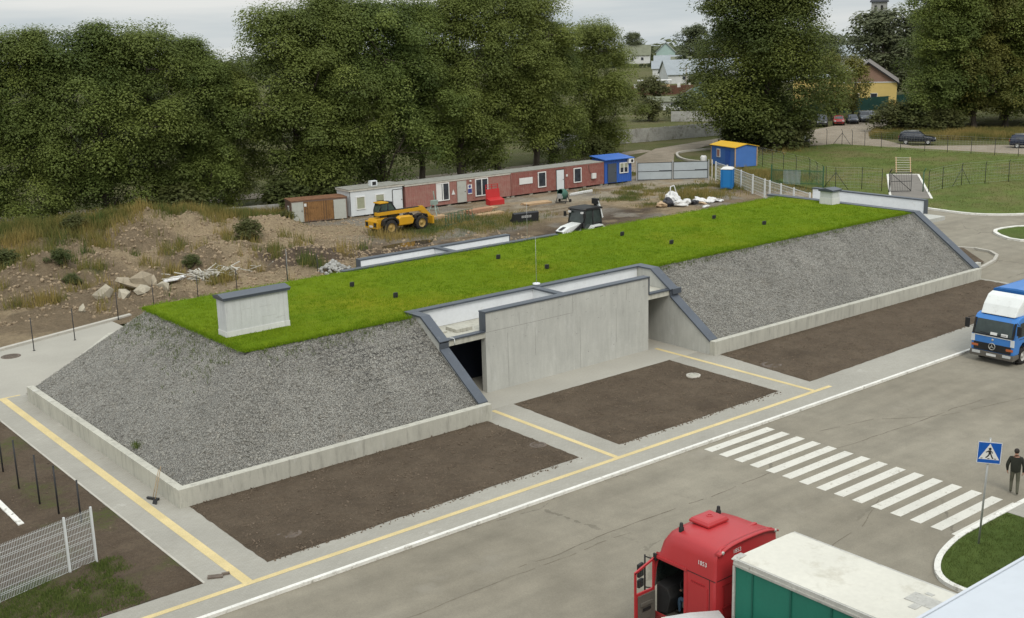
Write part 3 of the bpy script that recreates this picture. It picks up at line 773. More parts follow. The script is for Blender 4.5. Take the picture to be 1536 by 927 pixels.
# tools leaning on the low wall
t_=thing('broom','wide push broom with pale wooden handle leaning on the low wall','broom',(15.6,42.0,0))
m=MB(); m.box((0,0,.06),(.10,.55,.06),(0,0,.5)); m.box((0,0,.03),(.09,.5,.06),(0,0,.5)); m.build('brush',M['steel_dark'],t_)
m=MB(); m.tube((0,0,.08),(.43,.25,1.05),.014,n=6); m.build('handle',M['wood'],t_)
t_=thing('shovel','shovel with long pale shaft leaning beside the broom','shovel',(15.5,41.55,0))
m=MB(); m.box((0,0,.1),(.03,.22,.24),(0,.4,.3)); m.build('blade',M['steel_dark'],t_,.01)
m=MB(); m.tube((.02,0,.2),(.53,.45,1.25),.016,n=6); m.build('shaft',M['wood'],t_)
def manhole(x,y,label,r=.34,z=.045,mat='kerb',grp='manhole covers'):
    t_=thing('manhole',label,'manhole',(x,y,z-.02),0,grp)
    m=MB(); m.lathe([(r*1.25,-.08),(r*1.25,.02),(r*.86,.025),(r*.86,-.02)],n=24); m.build('rim',M[mat],t_)
    m=MB(); m.lathe([(r*.84,-.03),(r*.84,.012),(0,.014)],n=24); 
    for k in range(4): m.bb(-r*.55,r*.55,-r*.5+k*r*.3,-r*.5+k*r*.3+.04,.015,.022)
    m.build('lid',M['iron'] if mat!='kerb' else M['conc_warm'],t_)
manhole(42.32,38.65,'pale concrete manhole in the middle soil bed',.29,.10); manhole(18.0,35.6,'manhole flush in the near soil bed by the low wall',.36,.05,'iron')
manhole(30.25,36.4,'half-buried manhole at the end of the near soil bed',.30,.05,'iron'); manhole(46.6,37.2,'half-buried manhole in the far soil bed',.42,.06,'iron')
manhole(17.9,67.6,'dark round drain cover in the concrete plaza',.42,.022,'iron')
t_=MB(); t_.box((0,0,.03),(.5,.22,.05),(0,0,-.5)); t_.box((.35,-.05,.04),(.25,.1,.07),(0,0,-.3)); tag(t_.build('broken_board',M['iron'],loc=(14.5,34.2,0)),'broken dark board lying at the corner of the near path','board')
# ------------------------------------------------------------------ site cabins, gate, plant and materials in the yard
M['red_sheet']=paint('oxide_red_corrugated_sheet',(.285,.125,.105),.8,.30,(.36,.28,.23),.2)
M['red_sheet2']=paint('brown_red_corrugated_sheet',(.235,.090,.075),.8,.24,(.33,.25,.2),.2)
M['rusty_cor']=pbr('rusty_corrugated_sheet',(.215,.115,.045),.9,(1.6,.25),(9,.25),None,(4,.55,.7,(.10,.055,.03)))
M['brown_sheet']=paint('dull_brown_sheet',(.13,.085,.065),.8,.15)
M['cab_white']=paint('white_cabin_panel',(.60,.63,.64),.6,.12,(.4,.36,.3),.3)
M['door_grey']=paint('grey_door_paint',(.40,.41,.37),.6,.15)
M['felt']=pbr('grey_roof_felt',(.25,.25,.22),.9,(1.5,.15),(12,.15),None,(2,.55,.7,(.17,.15,.11)))
M['fascia']=paint('pale_fascia',(.50,.48,.42),.7,.2)
M['frame']=pbr('white_window_frame',(.66,.66,.64),.5,(2,.05),None)
M['pane']=glass_dark('window_glass',(.035,.04,.05),.08)
M['blind']=pbr('green_grey_blind',(.30,.31,.22),.8,(3,.1),None)
M['blue_cab']=paint('blue_sheet',(.028,.095,.36),.45,.10)
M['blue_roof']=paint('blue_roof_sheet',(.035,.13,.46),.4,.08)
M['gate_sheet']=paint('pale_grey_gate_sheet',(.36,.40,.42),.55,.12)
M['yellow_roof']=paint('yellow_roof_sheet',(.62,.37,.018),.5,.08)
M['yellow_cat']=paint('machine_yellow_paint',(.55,.29,.012),.42,.18,(.2,.15,.09))
M['black_pl']=pbr('black_plastic',(.018,.018,.018),.55,(2,.2),None,None,(2.2,.6,.8,(.07,.06,.045)))
M['white_pl']=paint('white_machine_paint',(.66,.68,.66),.4,.12)
M['glass_tint']=glass_dark('tinted_cab_glass',(.028,.040,.036),.05)
M['glass_tint2']=glass_dark('green_cab_glass',(.06,.085,.07),.06); M['glass_pale']=glass_dark('pale_cab_glass',(.14,.19,.16),.06)
M['rim_yel']=paint('dusty_rim',(.36,.24,.07),.6,.25)
M['red_paint']=paint('signal_red_paint',(.42,.022,.022),.5,.1)
M['label_w']=pbr('white_signboard',(.62,.62,.60),.6,(3,.05),None)
M['label_b']=pbr('blue_sign_print',(.05,.06,.22),.6,None,None)
def corrug(x0,x1,y,z0,z1,pitch=.25,depth=.035,gaps=()):
    # trapezoid-ribbed sheet facing -y
    pts=[];x=x0
    while x < x1-1e-6:
        for fx,dy in ((0,0),(.28,0),(.5,depth),(.78,depth)):
            if x+fx*pitch<=x1: pts.append((x+fx*pitch,y+dy))
        x+=pitch
    pts.append((x1,y)); m=MB()
    for (a,b),(c,d_) in zip(pts[:-1],pts[1:]):
        m.add([(a,b,z0),(c,d_,z0),(c,d_,z1),(a,b,z1)],[(0,1,2,3)])
    return m
def window(par,x,z,w_,h,y=-.06,mat=None,blind=False,leaf=1):
    f=.09; m=MB()
    m.bb(x,x+w_,y-.04,y+.05,z,z+f); m.bb(x,x+w_,y-.04,y+.05,z+h-f,z+h); m.bb(x,x+f,y-.04,y+.05,z+f,z+h-f); m.bb(x+w_-f,x+w_,y-.04,y+.05,z+f,z+h-f)
    for k in range(1,leaf): xx=x+w_*k/leaf; m.bb(xx-.05,xx+.05,y-.04,y+.05,z+f,z+h-f)
    o=m.build('window',M['frame'],par)
    m=MB(); m.bb(x+f,x+w_-f,y-.0,y+.03,z+f,z+h-f); m.build('pane',M['blind'] if blind is True else M['pane'],o)
    if blind=='half': m=MB(); m.bb(x+f,x+w_-f,y-.012,y-.003,z+h*.52,z+h-f); m.build('blind',M['blind'],o)
    if blind=='side': m=MB(); m.bb(x+f,x+w_*.42,y-.012,y-.003,z+f,z+h-f); m.build('blind',M['label_w'],o)
    return o
def door(par,x,z,w_,h,mat,y=-.05):
    m=MB(); m.bb(x,x+w_,y,y+.05,z,z+h); o=m.build('door',M[mat],par)
    m=MB(); m.bb(x-.05,x,y-.012,y+.06,z,z+h+.05); m.bb(x+w_,x+w_+.05,y-.012,y+.06,z,z+h+.05); m.bb(x,x+w_,y-.012,y+.06,z+h,z+h+.05); m.build('frame',M['black_pl'] if mat=='cab_white' else M[mat],o)
    m=MB(); m.bb(x+w_-.16,x+w_-.06,y-.05,y,z+1.0,z+1.05); m.build('handle',M['steel_dark'],o); return o
RZ=rad(-2.8)
def cabin(name,label,x,y,L,h,D=2.45,wall='red_sheet',rz=RZ,z=.22,roof='felt',over=.05,cor=True):
    c=thing(name,label,'site cabin',(x,y,0),rz,'site cabins in a row')
    if cor:
        m=corrug(0,L,0,z,h-.14); m.bb(0,.02,.03,D,z,h-.14); m.bb(L-.02,L,.03,D,z,h-.14); m.bb(0.02,L-.02,D-.03,D,z,h-.14)
        m.bb(-.02,.10,-.02,.10,z,h-.13); m.bb(L-.1,L+.02,-.02,.1,z,h-.13); m.bb(.1,L-.1,-.015,.08,z,z+.13)
    else: m=MB(); m.bb(0,L,0,D,z,h-.14)
    m.build('wall',M[wall],c,weld=False)
    for k in range(int(L/2.4)+1):
        xx=.25+k*(L-.5)/max(1,int(L/2.4))
        for ya in (.1,D-.5): m=MB(); m.bb(xx-.2,xx+.2,ya,ya+.4,-.15,z-.003); m.build('footing',M['conc_warm'],c)
    return c
def flat_roof(c,L,h,D,mat='felt',over=.08,fas='fascia'):
    m=MB(); m.bb(-over,L+over,-over,D+over,h-.05,h); r=m.build('roof',M[mat],c)
    m=MB(); m.bb(-over+.01,L+over-.01,-over+.02,D+over-.02,h-.20,h-.052); m.build('fascia',M[fas],r)
# rusty brown store at the left end
c=cabin('site_cabin','low rusty brown corrugated store at the left end of the cabin row',51.2,96.0,5.25,2.15,2.3,'brown_sheet',rad(-14.5),.12)
flat_roof(c,5.25,2.15,2.3,'rust','.05' and .05,'brown_sheet')
m=corrug(1.15,3.95,-.03,.16,1.97,.22,.03); m.build('panel',M['rusty_cor'],c,weld=False)
door(c,.1,.15,.98,1.78,'door_grey'); m=MB(); m.bb(3.98,5.15,-.06,-.01,.15,1.95); m.build('panel',M['door_grey'],c)
m=MB(); m.bb(1.2,1.42,-.055,-.045,1.55,1.82); m.build('notice',M['label_w'],c)
m=MB(); m.bb(-.03,.0,.8,1.25,.6,1.6); f=m.build('window',M['frame'],c); m=MB(); m.bb(-.04,-.032,.9,1.15,.7,1.5); m.build('pane',M['pane'],f)
# white cabin
c=cabin('site_cabin','white flat-roofed site cabin with two windows behind the yellow handler',56.65,94.72,5.75,2.72,2.5,'cab_white',RZ,.2,cor=False)
flat_roof(c,5.75,2.72,2.5,'felt',.12,'fascia'); window(c,.62,.75,.98,1.25,-.03,blind=True); window(c,2.68,.72,1.0,1.3,-.03,blind='half'); door(c,4.6,.22,1.05,2.0,'cab_white',-.04)
m=MB(); m.bb(2.6,3.3,.5,1.0,2.73,3.22); o=m.build('roof_unit',M['cab_white'],c,.02); m=MB(); m.bb(2.75,3.15,.48,.497,2.82,3.14); m.build('grille',M['black_pl'],o)
m=MB(); m.bb(0,.05,-.02,0,.25,2.5); m.bb(5.7,5.75,-.02,-.003,.25,2.5); m.build('trim',M['black_pl'],c)
# first red cabin
c=cabin('site_cabin','faded red corrugated cabin with grey door, next to the white cabin',62.55,94.22,12.4,2.62,2.45,'red_sheet')
flat_roof(c,12.4,2.62,2.45,'felt',.06,'fascia')
window(c,3.45,.62,1.5,1.75,-.05,leaf=2,blind='side'); window(c,8.05,.62,1.55,1.75,-.05,leaf=2); door(c,5.95,.24,.98,2.05,'door_grey')
m=MB(); m.add([(5.2,-.06,1.1),(5.62,-.06,1.1),(5.41,-.06,1.62)],[(0,1,2)]); m.build('warning_sign',M['label_w'],c,weld=False)
m=MB(); m.bb(7.12,7.65,-.06,-.05,.95,1.9); m.build('poster',M['label_w'],c); m=MB(); m.bb(7.15,7.62,-.066,-.062,1.05,1.48); m.lathe([(0,-.064),(.15,-.066)],(7.38,0,1.7),'y',12); m.build('poster_print',M['label_b'],c)
m=MB(); m.bb(7.35,7.5,-.2,-.04,2.2,2.32); m.build('wall_lamp',M['label_w'],c)
# second red cabin
c=cabin('site_cabin','darker red corrugated cabin with white door, beside the blue cabin',75.05,93.62,12.35,2.6,2.45,'red_sheet2')
flat_roof(c,12.35,2.6,2.45,'felt',.03,'red_sheet2')
m=MB(); m.bb(1.0,2.7,-.06,-.04,1.25,1.9); m.build('signboard',M['label_w'],c)
window(c,3.4,.7,1.05,1.6,-.05); door(c,5.85,.22,.98,2.05,'cab_white'); window(c,8.15,.72,1.05,1.55,-.05)
m=MB(); m.bb(7.1,7.3,-.1,-.04,1.5,1.72); m.build('meter_box',M['label_w'],c); m=MB(); m.bb(10.55,11.1,-.25,-.04,.95,1.5); m.build('wall_unit',M['label_w'],c)
m=MB(); m.path([(10.2,-.06,2.4),(10.3,-.06,1.7),(10.6,-.08,1.45)],.02); m.build('cable',M['black_pl'],c)
# blue cabin
c=cabin('site_cabin','small blue guard cabin with lean-to roof left of the gate',87.5,93.0,3.55,2.75,2.4,'blue_cab',rad(-8),.2)
m=MB(); m.prism([(-.35,2.72),(2.6,2.95),(2.6,3.02),(-.35,2.79)],'x',-.15,3.75); m.build('roof',M['blue_roof'],c)
m=MB(); m.bb(0,3.55,.03,2.4,2.6,2.72); m.build('fascia',M['blue_cab'],c)
door(c,.45,.25,1.05,2.0,'flash'); window(c,1.95,1.15,1.15,1.15,-.05,leaf=2,blind='half')
m=MB(); m.bb(3.0,3.7,-.35,-.03,2.2,2.68); o=m.build('air_conditioner',M['label_w'],c,.02); m=MB(); m.lathe([(0,-.36),(.17,-.362),(.17,-.345)],(3.42,0,2.44),'y',16); m.build('fan_grille',M['black_pl'],o)
# gate
gt=thing('sheet_gate','two-leaf pale grey sheet metal gate in dark frames at the yard entrance','gate',(92.2,92.85,0),math.atan2(88.0-92.85,98.5-92.2))
Lg=math.hypot(98.5-92.2,88.0-92.85)
for a,b in ((.08,Lg/2-.06),(Lg/2+.06,Lg-.08)):
    m=MB(); m.bb(a,b,-.02,.02,.12,2.0); lf=m.build('leaf',M['gate_sheet'],gt)
    m=MB()
    for z in (.10,1.0,1.96): m.bb(a,b,-.035,-.022,z,z+.06)
    for x in (a,b-.06): m.bb(x,x+.06,-.045,-.036,.1,2.02)
    m.build('frame',M['steel_dark'],lf); m=MB(); m.bb(a+ (b-a)*.62,b-.1,-.06,-.046,1.02,1.12); m.build('bolt',M['steel_dark'],lf)
for x in (0,Lg/2,Lg,Lg+.38):
    m=MB(); m.bb(x-.06,x+.06,-.06,.06,-.1,2.15); m.build('post',M['galv'] if x<Lg+.2 else M['fascia'],gt)
# blue portable toilet
wc=thing('portable_toilet','bright blue portable toilet with white domed roof by the mesh fence','portable toilet',(93.9,81.3,0),rad(-58))
m=MB(); m.bb(-.55,.55,-.55,.55,.12,2.08)
for k in range(6): m.bb(-.57,.57,-.57,.57,.35+k*.27,.40+k*.27)
for sx in (-1,1):
    for sy in (-1,1): m.bb(sx*.56-.05,sx*.56+.05,sy*.56-.05,sy*.56+.05,.1,2.1)
M['wc_blue']=paint('toilet_blue_plastic',(.012,.16,.42),.5,.05)
m.build('body',M['wc_blue'],wc); m=MB(); m.bb(-.6,.6,-.6,.6,-.1,.12); m.build('base',M['black_pl'],wc)
m=MB(); m.loft([[(sx*k,sy*k,z) for sx,sy in ((-1,-1),(1,-1),(1,1),(-1,1))] for k,z in ((.62,2.085),(.62,2.14),(.48,2.26),(.2,2.33))],smooth=False); m.build('roof',M['label_w'],wc)
for fx in (-.3,.1): m=MB(); m.bb(fx,fx+.2,-.60,-.58,1.72,1.88); m.build('vent',M['label_w'],wc)
m=MB(); m.bb(-.40,.42,-.62,-.59,.22,2.0); m.build('door',M['wc_blue'],wc)
# telehandler
def wheel(par,x,y,r,w_,mat='rim_yel',n=24):
    s_=1 if y>0 else -1
    m=MB(); prof=[(r*.58,-w_/2),(r*.9,-w_/2),(r,-w_*.36),(r,w_*.36),(r*.9,w_/2),(r*.58,w_/2)]
    m.lathe(prof,(x,y,r),'y',n)
    for k in range(18):
        a=2*pi*k/18; m.box((x+cos(a)*r,y+(-1)**k*w_*.22,r+sin(a)*r),(.05,w_*.5,.10),(0,-a+pi/2,0)) if r>.4 else None
    wh=m.build('wheel',M['rubber'],par)
    m=MB(); m.lathe([(r*.60,-w_*.42),(r*.60,w_*.42)],(x,y,r),'y',n)
    e=w_*.40*s_; m.lathe([(r*.6,e),(r*.45,e*.55),(r*.2,e*.6),(r*.16,e),(0,e)],(x,y,r),'y',n); m.build('rim',M[mat],wh)
    return wh
th=thing('telehandler','yellow telescopic handler with dark cab parked before the white cabin','telehandler',(53.35,85.5,0),rad(3))
for x in (1.05,4.35):
    for y in (-.92,.92): wheel(th,x,y,.66,.44)
m=MB(); m.prism([(-.15,.72),(.15,.55),(.6,.75),(1.8,.75),(2.2,.55),(3.4,.55),(3.8,.78),(5.0,.78),(5.0,1.05),(3.5,1.2),(2.2,1.2),(1.2,1.42),(-.05,1.45),(-.2,1.2)],'y',-.62,.62); m.build('chassis',M['yellow_cat'],th,.04)
m=MB(); m.bb(-.28,-.16,-.9,.9,.62,1.25); m.build('counterweight',M['yellow_cat'],th,.05)
for y in (-.6,.6): m=MB(); m.bb(-.31,-.285,y-.18,y+.18,.8,1.15); m.build('tail_lamp',M['black_pl'],th); 
m=MB(); m.bb(-.315,-.285,-.25,.25,.72,.88); m.build('number_plate',M['label_w'],th)
m=MB(); m.loft([[(1.9+dx,-1.12,z) for dx,z in ((0,.72),(0,1.28),(.2,1.42),(1.4,1.36),(1.62,1.1),(1.45,.72))],[(1.9+dx,-.64,z) for dx,z in ((0,.72),(0,1.36),(.2,1.5),(1.4,1.44),(1.62,1.15),(1.45,.72))]],smooth=False); m.build('engine_cover',M['yellow_cat'],th,.05)
m=MB(); m.prism([(.25,.9),(.35,1.3),(.7,1.48),(1.4,1.48),(1.8,1.25),(1.9,.9),(1.75,.9),(1.65,1.2),(1.35,1.38),(.75,1.38),(.45,1.25),(.38,.9)],'y',-1.15,-.66); m.build('mudguard',M['black_pl'],th)
m=MB(); m.prism([(3.6,1.05),(3.7,1.36),(4.3,1.48),(4.95,1.36),(5.05,1.05),(4.9,1.05),(4.82,1.28),(4.3,1.38),(3.8,1.28),(3.75,1.05)],'y',-1.12,-.66); m.build('mudguard',M['black_pl'],th)
# cab on the left side of the machine
cb=MB(); cb.prism([(.75,1.3),(.72,2.0),(.95,2.56),(2.0,2.58),(2.35,2.1),(2.75,1.5),(2.75,1.3)],'y',.05,.92); cabo=cb.build('cab',M['glass_tint2'],th)
for y in (.03,.92):
    m=MB()
    for a,b in (((.75,1.3),(.72,2.0)),((.72,2.0),(.95,2.56)),((1.55,1.3),(1.62,2.58)),((2.0,2.58),(2.75,1.45))): m.tube((a[0],y,a[1]),(b[0],y,b[1]),.055,n=6)
    m.build('frame',M['black_pl'],cabo)
m=MB(); m.bb(.75,1.65,-.02,.98,2.58,2.70); m.build('roof',M['yellow_cat'],cabo,.05); m=MB(); m.bb(1.66,2.15,0,.96,2.585,2.65); m.build('roof_grille',M['black_pl'],cabo)
# boom lowered along the machine, sloping down to the fork carriage
m=MB(); bx=[(-.0,1.55),(4.9,1.58)]
m.prism([(.1,1.66),(.1,1.95),(4.8,1.92),(4.8,1.60)],'y',-.42,-.02); bo=m.build('boom',M['yellow_cat'],th,.02)
m=MB(); m.prism([(.2,1.955),(4.7,1.925),(4.7,1.97),(.2,2.0)],'y',-.38,-.06); m.build('hose_tray',M['black_pl'],bo)
m=MB(); m.prism([(4.65,1.98),(5.1,1.98),(6.1,.95),(6.15,.45),(5.8,.42),(5.65,.95),(4.7,1.55)],'y',-.36,-.08); m.build('boom_head',M['yellow_cat'],bo,.02)
m=MB(); m.bb(5.75,5.95,-.8,.5,.35,1.05); m.build('carriage',M['yellow_cat'],bo,.03)
m=MB(); m.tube((4.8,-.2,1.0),(5.6,-.2,.55),.09); m.build('ram',M['galv'],bo)
# backhoe loader, half hidden beyond the roof edge
bh=thing('backhoe_loader','white backhoe loader with dark glazed cab standing beyond the grass roof','backhoe loader',(62.55,68.9,0),rad(184)); bh.scale=(1.13,1.13,1.06)
for y in (-.85,.85): wheel(bh,-.35,y,.78,.46,'white_pl'); wheel(bh,1.95,y,.50,.34,'white_pl')
m=MB(); m.bb(-1.0,2.4,-.45,.45,.55,1.05); m.build('chassis',M['black_pl'],bh)
m=MB(); m.loft([[(.75,-.48,1.0),(.75,.48,1.0),(.75,.48,1.85),(.75,-.48,1.85)],[(1.9,-.46,.95),(1.9,.46,.95),(1.9,.46,1.68),(1.9,-.46,1.68)],[(2.5,-.40,.9),(2.5,.40,.9),(2.5,.36,1.42),(2.5,-.36,1.42)]],smooth=False); o=m.build('bonnet',M['white_pl'],bh,.05)
m=MB(); m.box((2.47,0,1.16),(.10,.66,.46),(0,0,0)); m.box((2.2,0,1.575),(.5,.3,.02),(0,rad(18),0)); m.build('grille',M['black_pl'],o)
m=MB(); m.prism([(-.95,1.0),(-1.0,2.0),(-.85,2.72),(.62,2.76),(.80,1.9),(.80,1.0)],'y',-.72,.72); cabo=m.build('cab',M['glass_tint'],bh)
for y in (-.73,.73):
    m=MB()
    for a,b in (((-.95,1.0),(-1.0,2.0)),((-1.0,2.0),(-.85,2.72)),((-.15,1.0),(-.12,2.74)),((.62,2.76),(.8,1.9)),((.8,1.9),(.8,1.0)),((-1,1.75),(-.14,1.75))): m.tube((a[0],y,a[1]),(b[0],y,b[1]),.05,n=6)
    m.build('frame',M['black_pl'],cabo)
m=MB(); m.prism([(-1.05,2.74),(.78,2.78),(.82,2.86),(.5,2.94),(-.9,2.92),(-1.08,2.84)],'y',-.8,.8); m.build('roof',M['black_pl'],cabo,.03)
for y in (-.6,.6): m=MB(); m.bb(.78,.88,y-.1,y+.1,2.55,2.68); m.build('work_lamp',M['label_w'],cabo)
for y in (-.95,.95): m=MB(); m.tube((.7,.75*y/abs(y),2.3),(.95,y,2.4),.02); m.bb(.9,.98,y-.1,y+.1,2.25,2.62); m.build('mirror',M['black_pl'],bh)
for y in (-1,1):
    m=MB(); yy=(y*.62,y*1.1); m.prism([(-1.15,.95),(-1.05,1.35),(-.75,1.62),(.1,1.62),(.42,1.35),(.5,.95),(.4,.95),(.32,1.3),(.05,1.52),(-.7,1.52),(-.95,1.3),(-1.05,.95)],'y',min(yy),max(yy)); m.build('mudguard',M['white_pl'],bh,.02)
    m=MB(); m.prism([(.55,1.75),(.8,1.9),(2.5,.95),(3.1,.55),(2.95,.4),(2.3,.75)],'y',y*.6-.06,y*.6+.06); m.build('loader_arm',M['black_pl'],bh,.01)
m=MB(); m.prism([(2.9,.15),(3.0,.95),(3.15,.98),(3.3,.35),(3.9,.12),(3.85,.05),(3.0,.08)],'y',-1.1,1.1); m.build('loader_bucket',M['black_pl'],bh)
m=MB(); m.bb(-1.55,-1.15,-.5,.5,.6,1.25); m.build('stabiliser_frame',M['white_pl'],bh,.02)
m=MB(); m.prism([(-1.55,.9),(-1.85,.95),(-1.30,3.25),(-1.08,3.2)],'y',-.14,.14); m.build('boom',M['black_pl'],bh,.02)
m=MB(); m.prism([(-1.20,3.25),(-1.02,3.3),(-1.42,1.9),(-1.62,1.95)],'y',.18,.36); m.build('dipper',M['white_pl'],bh,.02)
m=MB(); m.prism([(-1.0,3.0),(-1.22,3.05),(-1.2,3.42),(-1.0,3.42)],'y',-.2,.36); m.build('digger_bucket',M['black_pl'],bh)
# loose bucket with white lettering rubbed off, lying in the yard
lb=thing('loader_bucket','spare black loader bucket with rubbed white lettering lying in the yard','loader bucket',(66.4,80.9,0),rad(-12))
m=MB(); m.prism([(-.1,.0),(-.2,.85),(.1,.95),(.35,.4),(.95,.08),(.9,0)],'x',-1.25,1.25); m.build('shell',M['steel_dark'],lb,.02)
m=MB()
for k in range(6): m.box((-.42+k*.17,-.165,.55),(.10,.006,.20),(rad(6.7),0,0)); m.box((-.42+k*.17,-.170,.55),(.04,.008,.10),(rad(6.7),0,0),1)
m.build('lettering',[M['label_w'],M['steel_dark']],lb)
# red fire-point box
fb=thing('fire_box','red fire-point sand box with open lid and back rack before the red cabin','fire box',(70.9,91.0,0),rad(-4))
m=MB(); m.prism([(-.35,0.02),(.35,.02),(.35,.75),(-.35,.55)],'x',-.85,.85); m.build('box',M['red_paint'],fb,.02)
m=MB(); m.box((0,.42,1.05),(1.6,.06,1.0),(-.12,0,0)); m.build('lid',M['red_paint'],fb,.01)
m=MB()
for x in (-.7,0,.7): m.bb(x-.03,x+.03,.55,.6,.05,2.0)
for z in (1.5,1.75,1.97): m.bb(-.75,.75,.55,.6,z,z+.05)
m.build('rack',M['red_paint'],fb)
# cement mixer
cm=thing('cement_mixer','green drum cement mixer standing in the yard near the cabins','cement mixer',(76.1,86.9,.05),rad(20))
M['mix_green']=paint('mixer_green_paint',(.035,.12,.09),.5,.2)
m=MB(); R=Euler((0,rad(-60),0)).to_matrix(); ring=[]
m.lathe([(.0,-.55),(.35,-.55),(.52,-.15),(.52,.15),(.32,.6),(.28,.6)],(0,0,0),'z',18)
m.v=[tuple(R@Vector(p)+Vector((0,0,.85))) for p in m.v]; m.build('drum',M['mix_green'],cm)
m=MB()
for y in (-.5,.5): m.tube((0,y,.85),(-.45,y*1.1,0),.035); m.tube((0,y,.85),(.45,y*1.1,0),.035)
m.tube((.45,-.55,.05),(.45,.55,.05),.03); m.tube((-.45,-.55,.05),(-.45,.55,.05),.03); m.build('stand',M['steel_dark'],cm)
m=MB(); m.bb(-.75,-.4,-.25,.2,.5,.95); m.build('motor_box',M['galv'],cm,.03)
for y in (-.55,.55): m=MB(); m.lathe([(.18,-.04),(.18,.04),(.05,.05),(.05,-.05),(.18,-.04)],(.45,y*1.1,.18),'y',14); m.build('wheel',M['rubber'],cm)
# pale lattice stand (a pump winch) by the window and green trestle frames
ws=thing('winch_stand','pale green tripod winch stand before the red cabin window','winch stand',(61.9,88.6,0),rad(10))
M['pale_green']=paint('pale_green_paint',(.27,.34,.30),.6,.2)
m=MB()
for a in (0,2.1,4.2): m.tube((.15*cos(a),.15*sin(a),1.45),(.85*cos(a),.85*sin(a),0),.05,n=6); m.tube((.4*cos(a),.4*sin(a),.95),(.4*cos(a+2.1),.4*sin(a+2.1),.95),.03,n=6)
m.build('tripod',M['pale_green'],ws); m=MB(); m.bb(-.3,.3,-.22,.22,1.35,1.75); m.tube((.1,0,1.7),(-.05,0,2.6),.05); m.build('winch_head',M['pale_green'],ws,.02)
m=MB(); m.path([(-.05,0,2.6),(.55,.3,1.5)],.02); m.build('crank',M['steel_dark'],ws)
M['fence_green']=paint('dark_green_paint',(.03,.10,.05),.6,.15)
for k,(x,y,a,lab) in enumerate(((60.7,84.3,.2,'left green welded steel frame standing in the weeds by the telescopic handler'),(62.7,84.9,.1,'right green welded steel frame standing in the weeds by the telescopic handler'))):
    tr=thing('steel_frame',lab,'steel frame',(x,y,.05),a,'green steel frames in the weeds')
    m=MB()
    for i in range(5): m.tube((-.8+i*.4,0,0),(-.8+i*.4,0,1.15),.025,n=5)
    for z in (.12,1.1): m.tube((-.85,0,z),(.85,0,z),.03,n=5)
    m.build('rails',M['fence_green'],tr)
    for x_ in (-.8,.8): m=MB(); m.tube((x_,-.35,0),(x_,.0,.8),.025,n=5); m.build('foot',M['fence_green'],tr)
# board and timber stacks, pipes
M['ply']=pbr('raw_planks',(.42,.29,.17),.85,(2,.15),(14,.2)); M['ply2']=pbr('pink_brown_bundle',(.38,.21,.13),.85,(2,.12),(14,.15))
for (x,y,L,W,Hh,a,mt,lab) in ((61.2,88.3,3.2,.9,.35,-.02,'ply','flat stack of planks left of the tripod winch stand'),(66.7,88.2,2.9,.8,.42,.05,'ply2','pink-brown bundle of timber beside the tripod stand'),(67.9,89.6,3.8,1.0,.18,.02,'ply','low spread of pale boards behind the pink-brown bundle'),(66.6,86.4,3.0,.8,.2,.05,'ply','pale boards lying in front of the pink-brown bundle'),(73.8,88.2,3.0,1.2,.2,-.1,'ply','pale boards lying right of the red fire box'),(81.6,90.2,3.6,.35,.2,.12,'label_w','white lengths of trim lying before the white door')):
    t_=MB(); r_=random.Random(int(x*10))
    nl=max(1,int(Hh/.1))
    for l in range(nl):
        for q in range(4): t_.box((r_.uniform(-.12,.12),-W/2+W*(q+.5)/4,.06+l*.1),(L*r_.uniform(.9,1),W/4.3,.085),(0,0,r_.uniform(-.02,.02)))
    tag(t_.build('board_stack',M[mt],loc=(x,y,.06),rot=(0,0,a)),lab,'board stack',group='stacks of boards in the yard')
# white bags and rubbish heap near the gate
M['bagw']=pbr('white_woven_sack',(.62,.62,.61),.75,(3,.08),(9,.08),(5,.8,.1)); M['bagt']=pbr('tan_sack',(.45,.33,.21),.8,(3,.1),None,(5,.8,.1)); M['bagb']=pbr('black_sheeting',(.03,.03,.035),.4,(3,.2),None,(4,1,.15))
bags=[(82.2,77.9,.55,1.5,1.3,1.15,'bagw','largest white builder sack standing open on the rubbish heap'),(81.1,77.4,.35,1.1,1.0,.8,'bagb','black plastic sheeting bundled left of the large white sack'),(80.3,77.6,.25,1.0,.9,.55,'bagt','tan sack slumped at the left end of the rubbish heap'),
 (81.8,76.6,.3,1.3,.9,.65,'bagw','white sack lying at the front of the rubbish heap'),(82.9,76.9,.3,1.1,.9,.6,'bagw','crumpled white sack just right of the large open sack'),(83.6,76.6,.2,.9,.8,.4,'bagb','small black plastic bundle between the white sacks'),
 (84.7,76.7,.25,1.4,1.1,.55,'bagw','broad white sack in the right half of the rubbish heap'),(85.7,76.2,.22,1.1,.9,.5,'bagw','white sack near the right end of the rubbish heap'),(86.4,75.8,.15,.9,.7,.35,'bagw','small white sack at the right tip of the rubbish heap'),(84.2,75.9,.12,.8,.5,.25,'bagt','flat tan sack fallen in front of the rubbish heap'),(83.2,74.6,.08,.7,.5,.2,'bagw','small white scrap lying apart in front of the rubbish heap')]
for k,(x,y,z,a,b,h,mt,lab) in enumerate(bags):
    t_=MB(); t_.rock((0,0,z),(a,b,h),k+3.3,sub=3,rough=.38,rot=(.1,.15*(-1)**k,k*.9))
    if k==0: t_.path([(-.4,0,1.0),(-.25,.1,1.75),(.3,.15,1.8),(.5,0,1.0)],.05)
    tag(t_.build('sack',M[mt],loc=(x,y,.06)),lab,'sack',group='sacks on the rubbish heap')
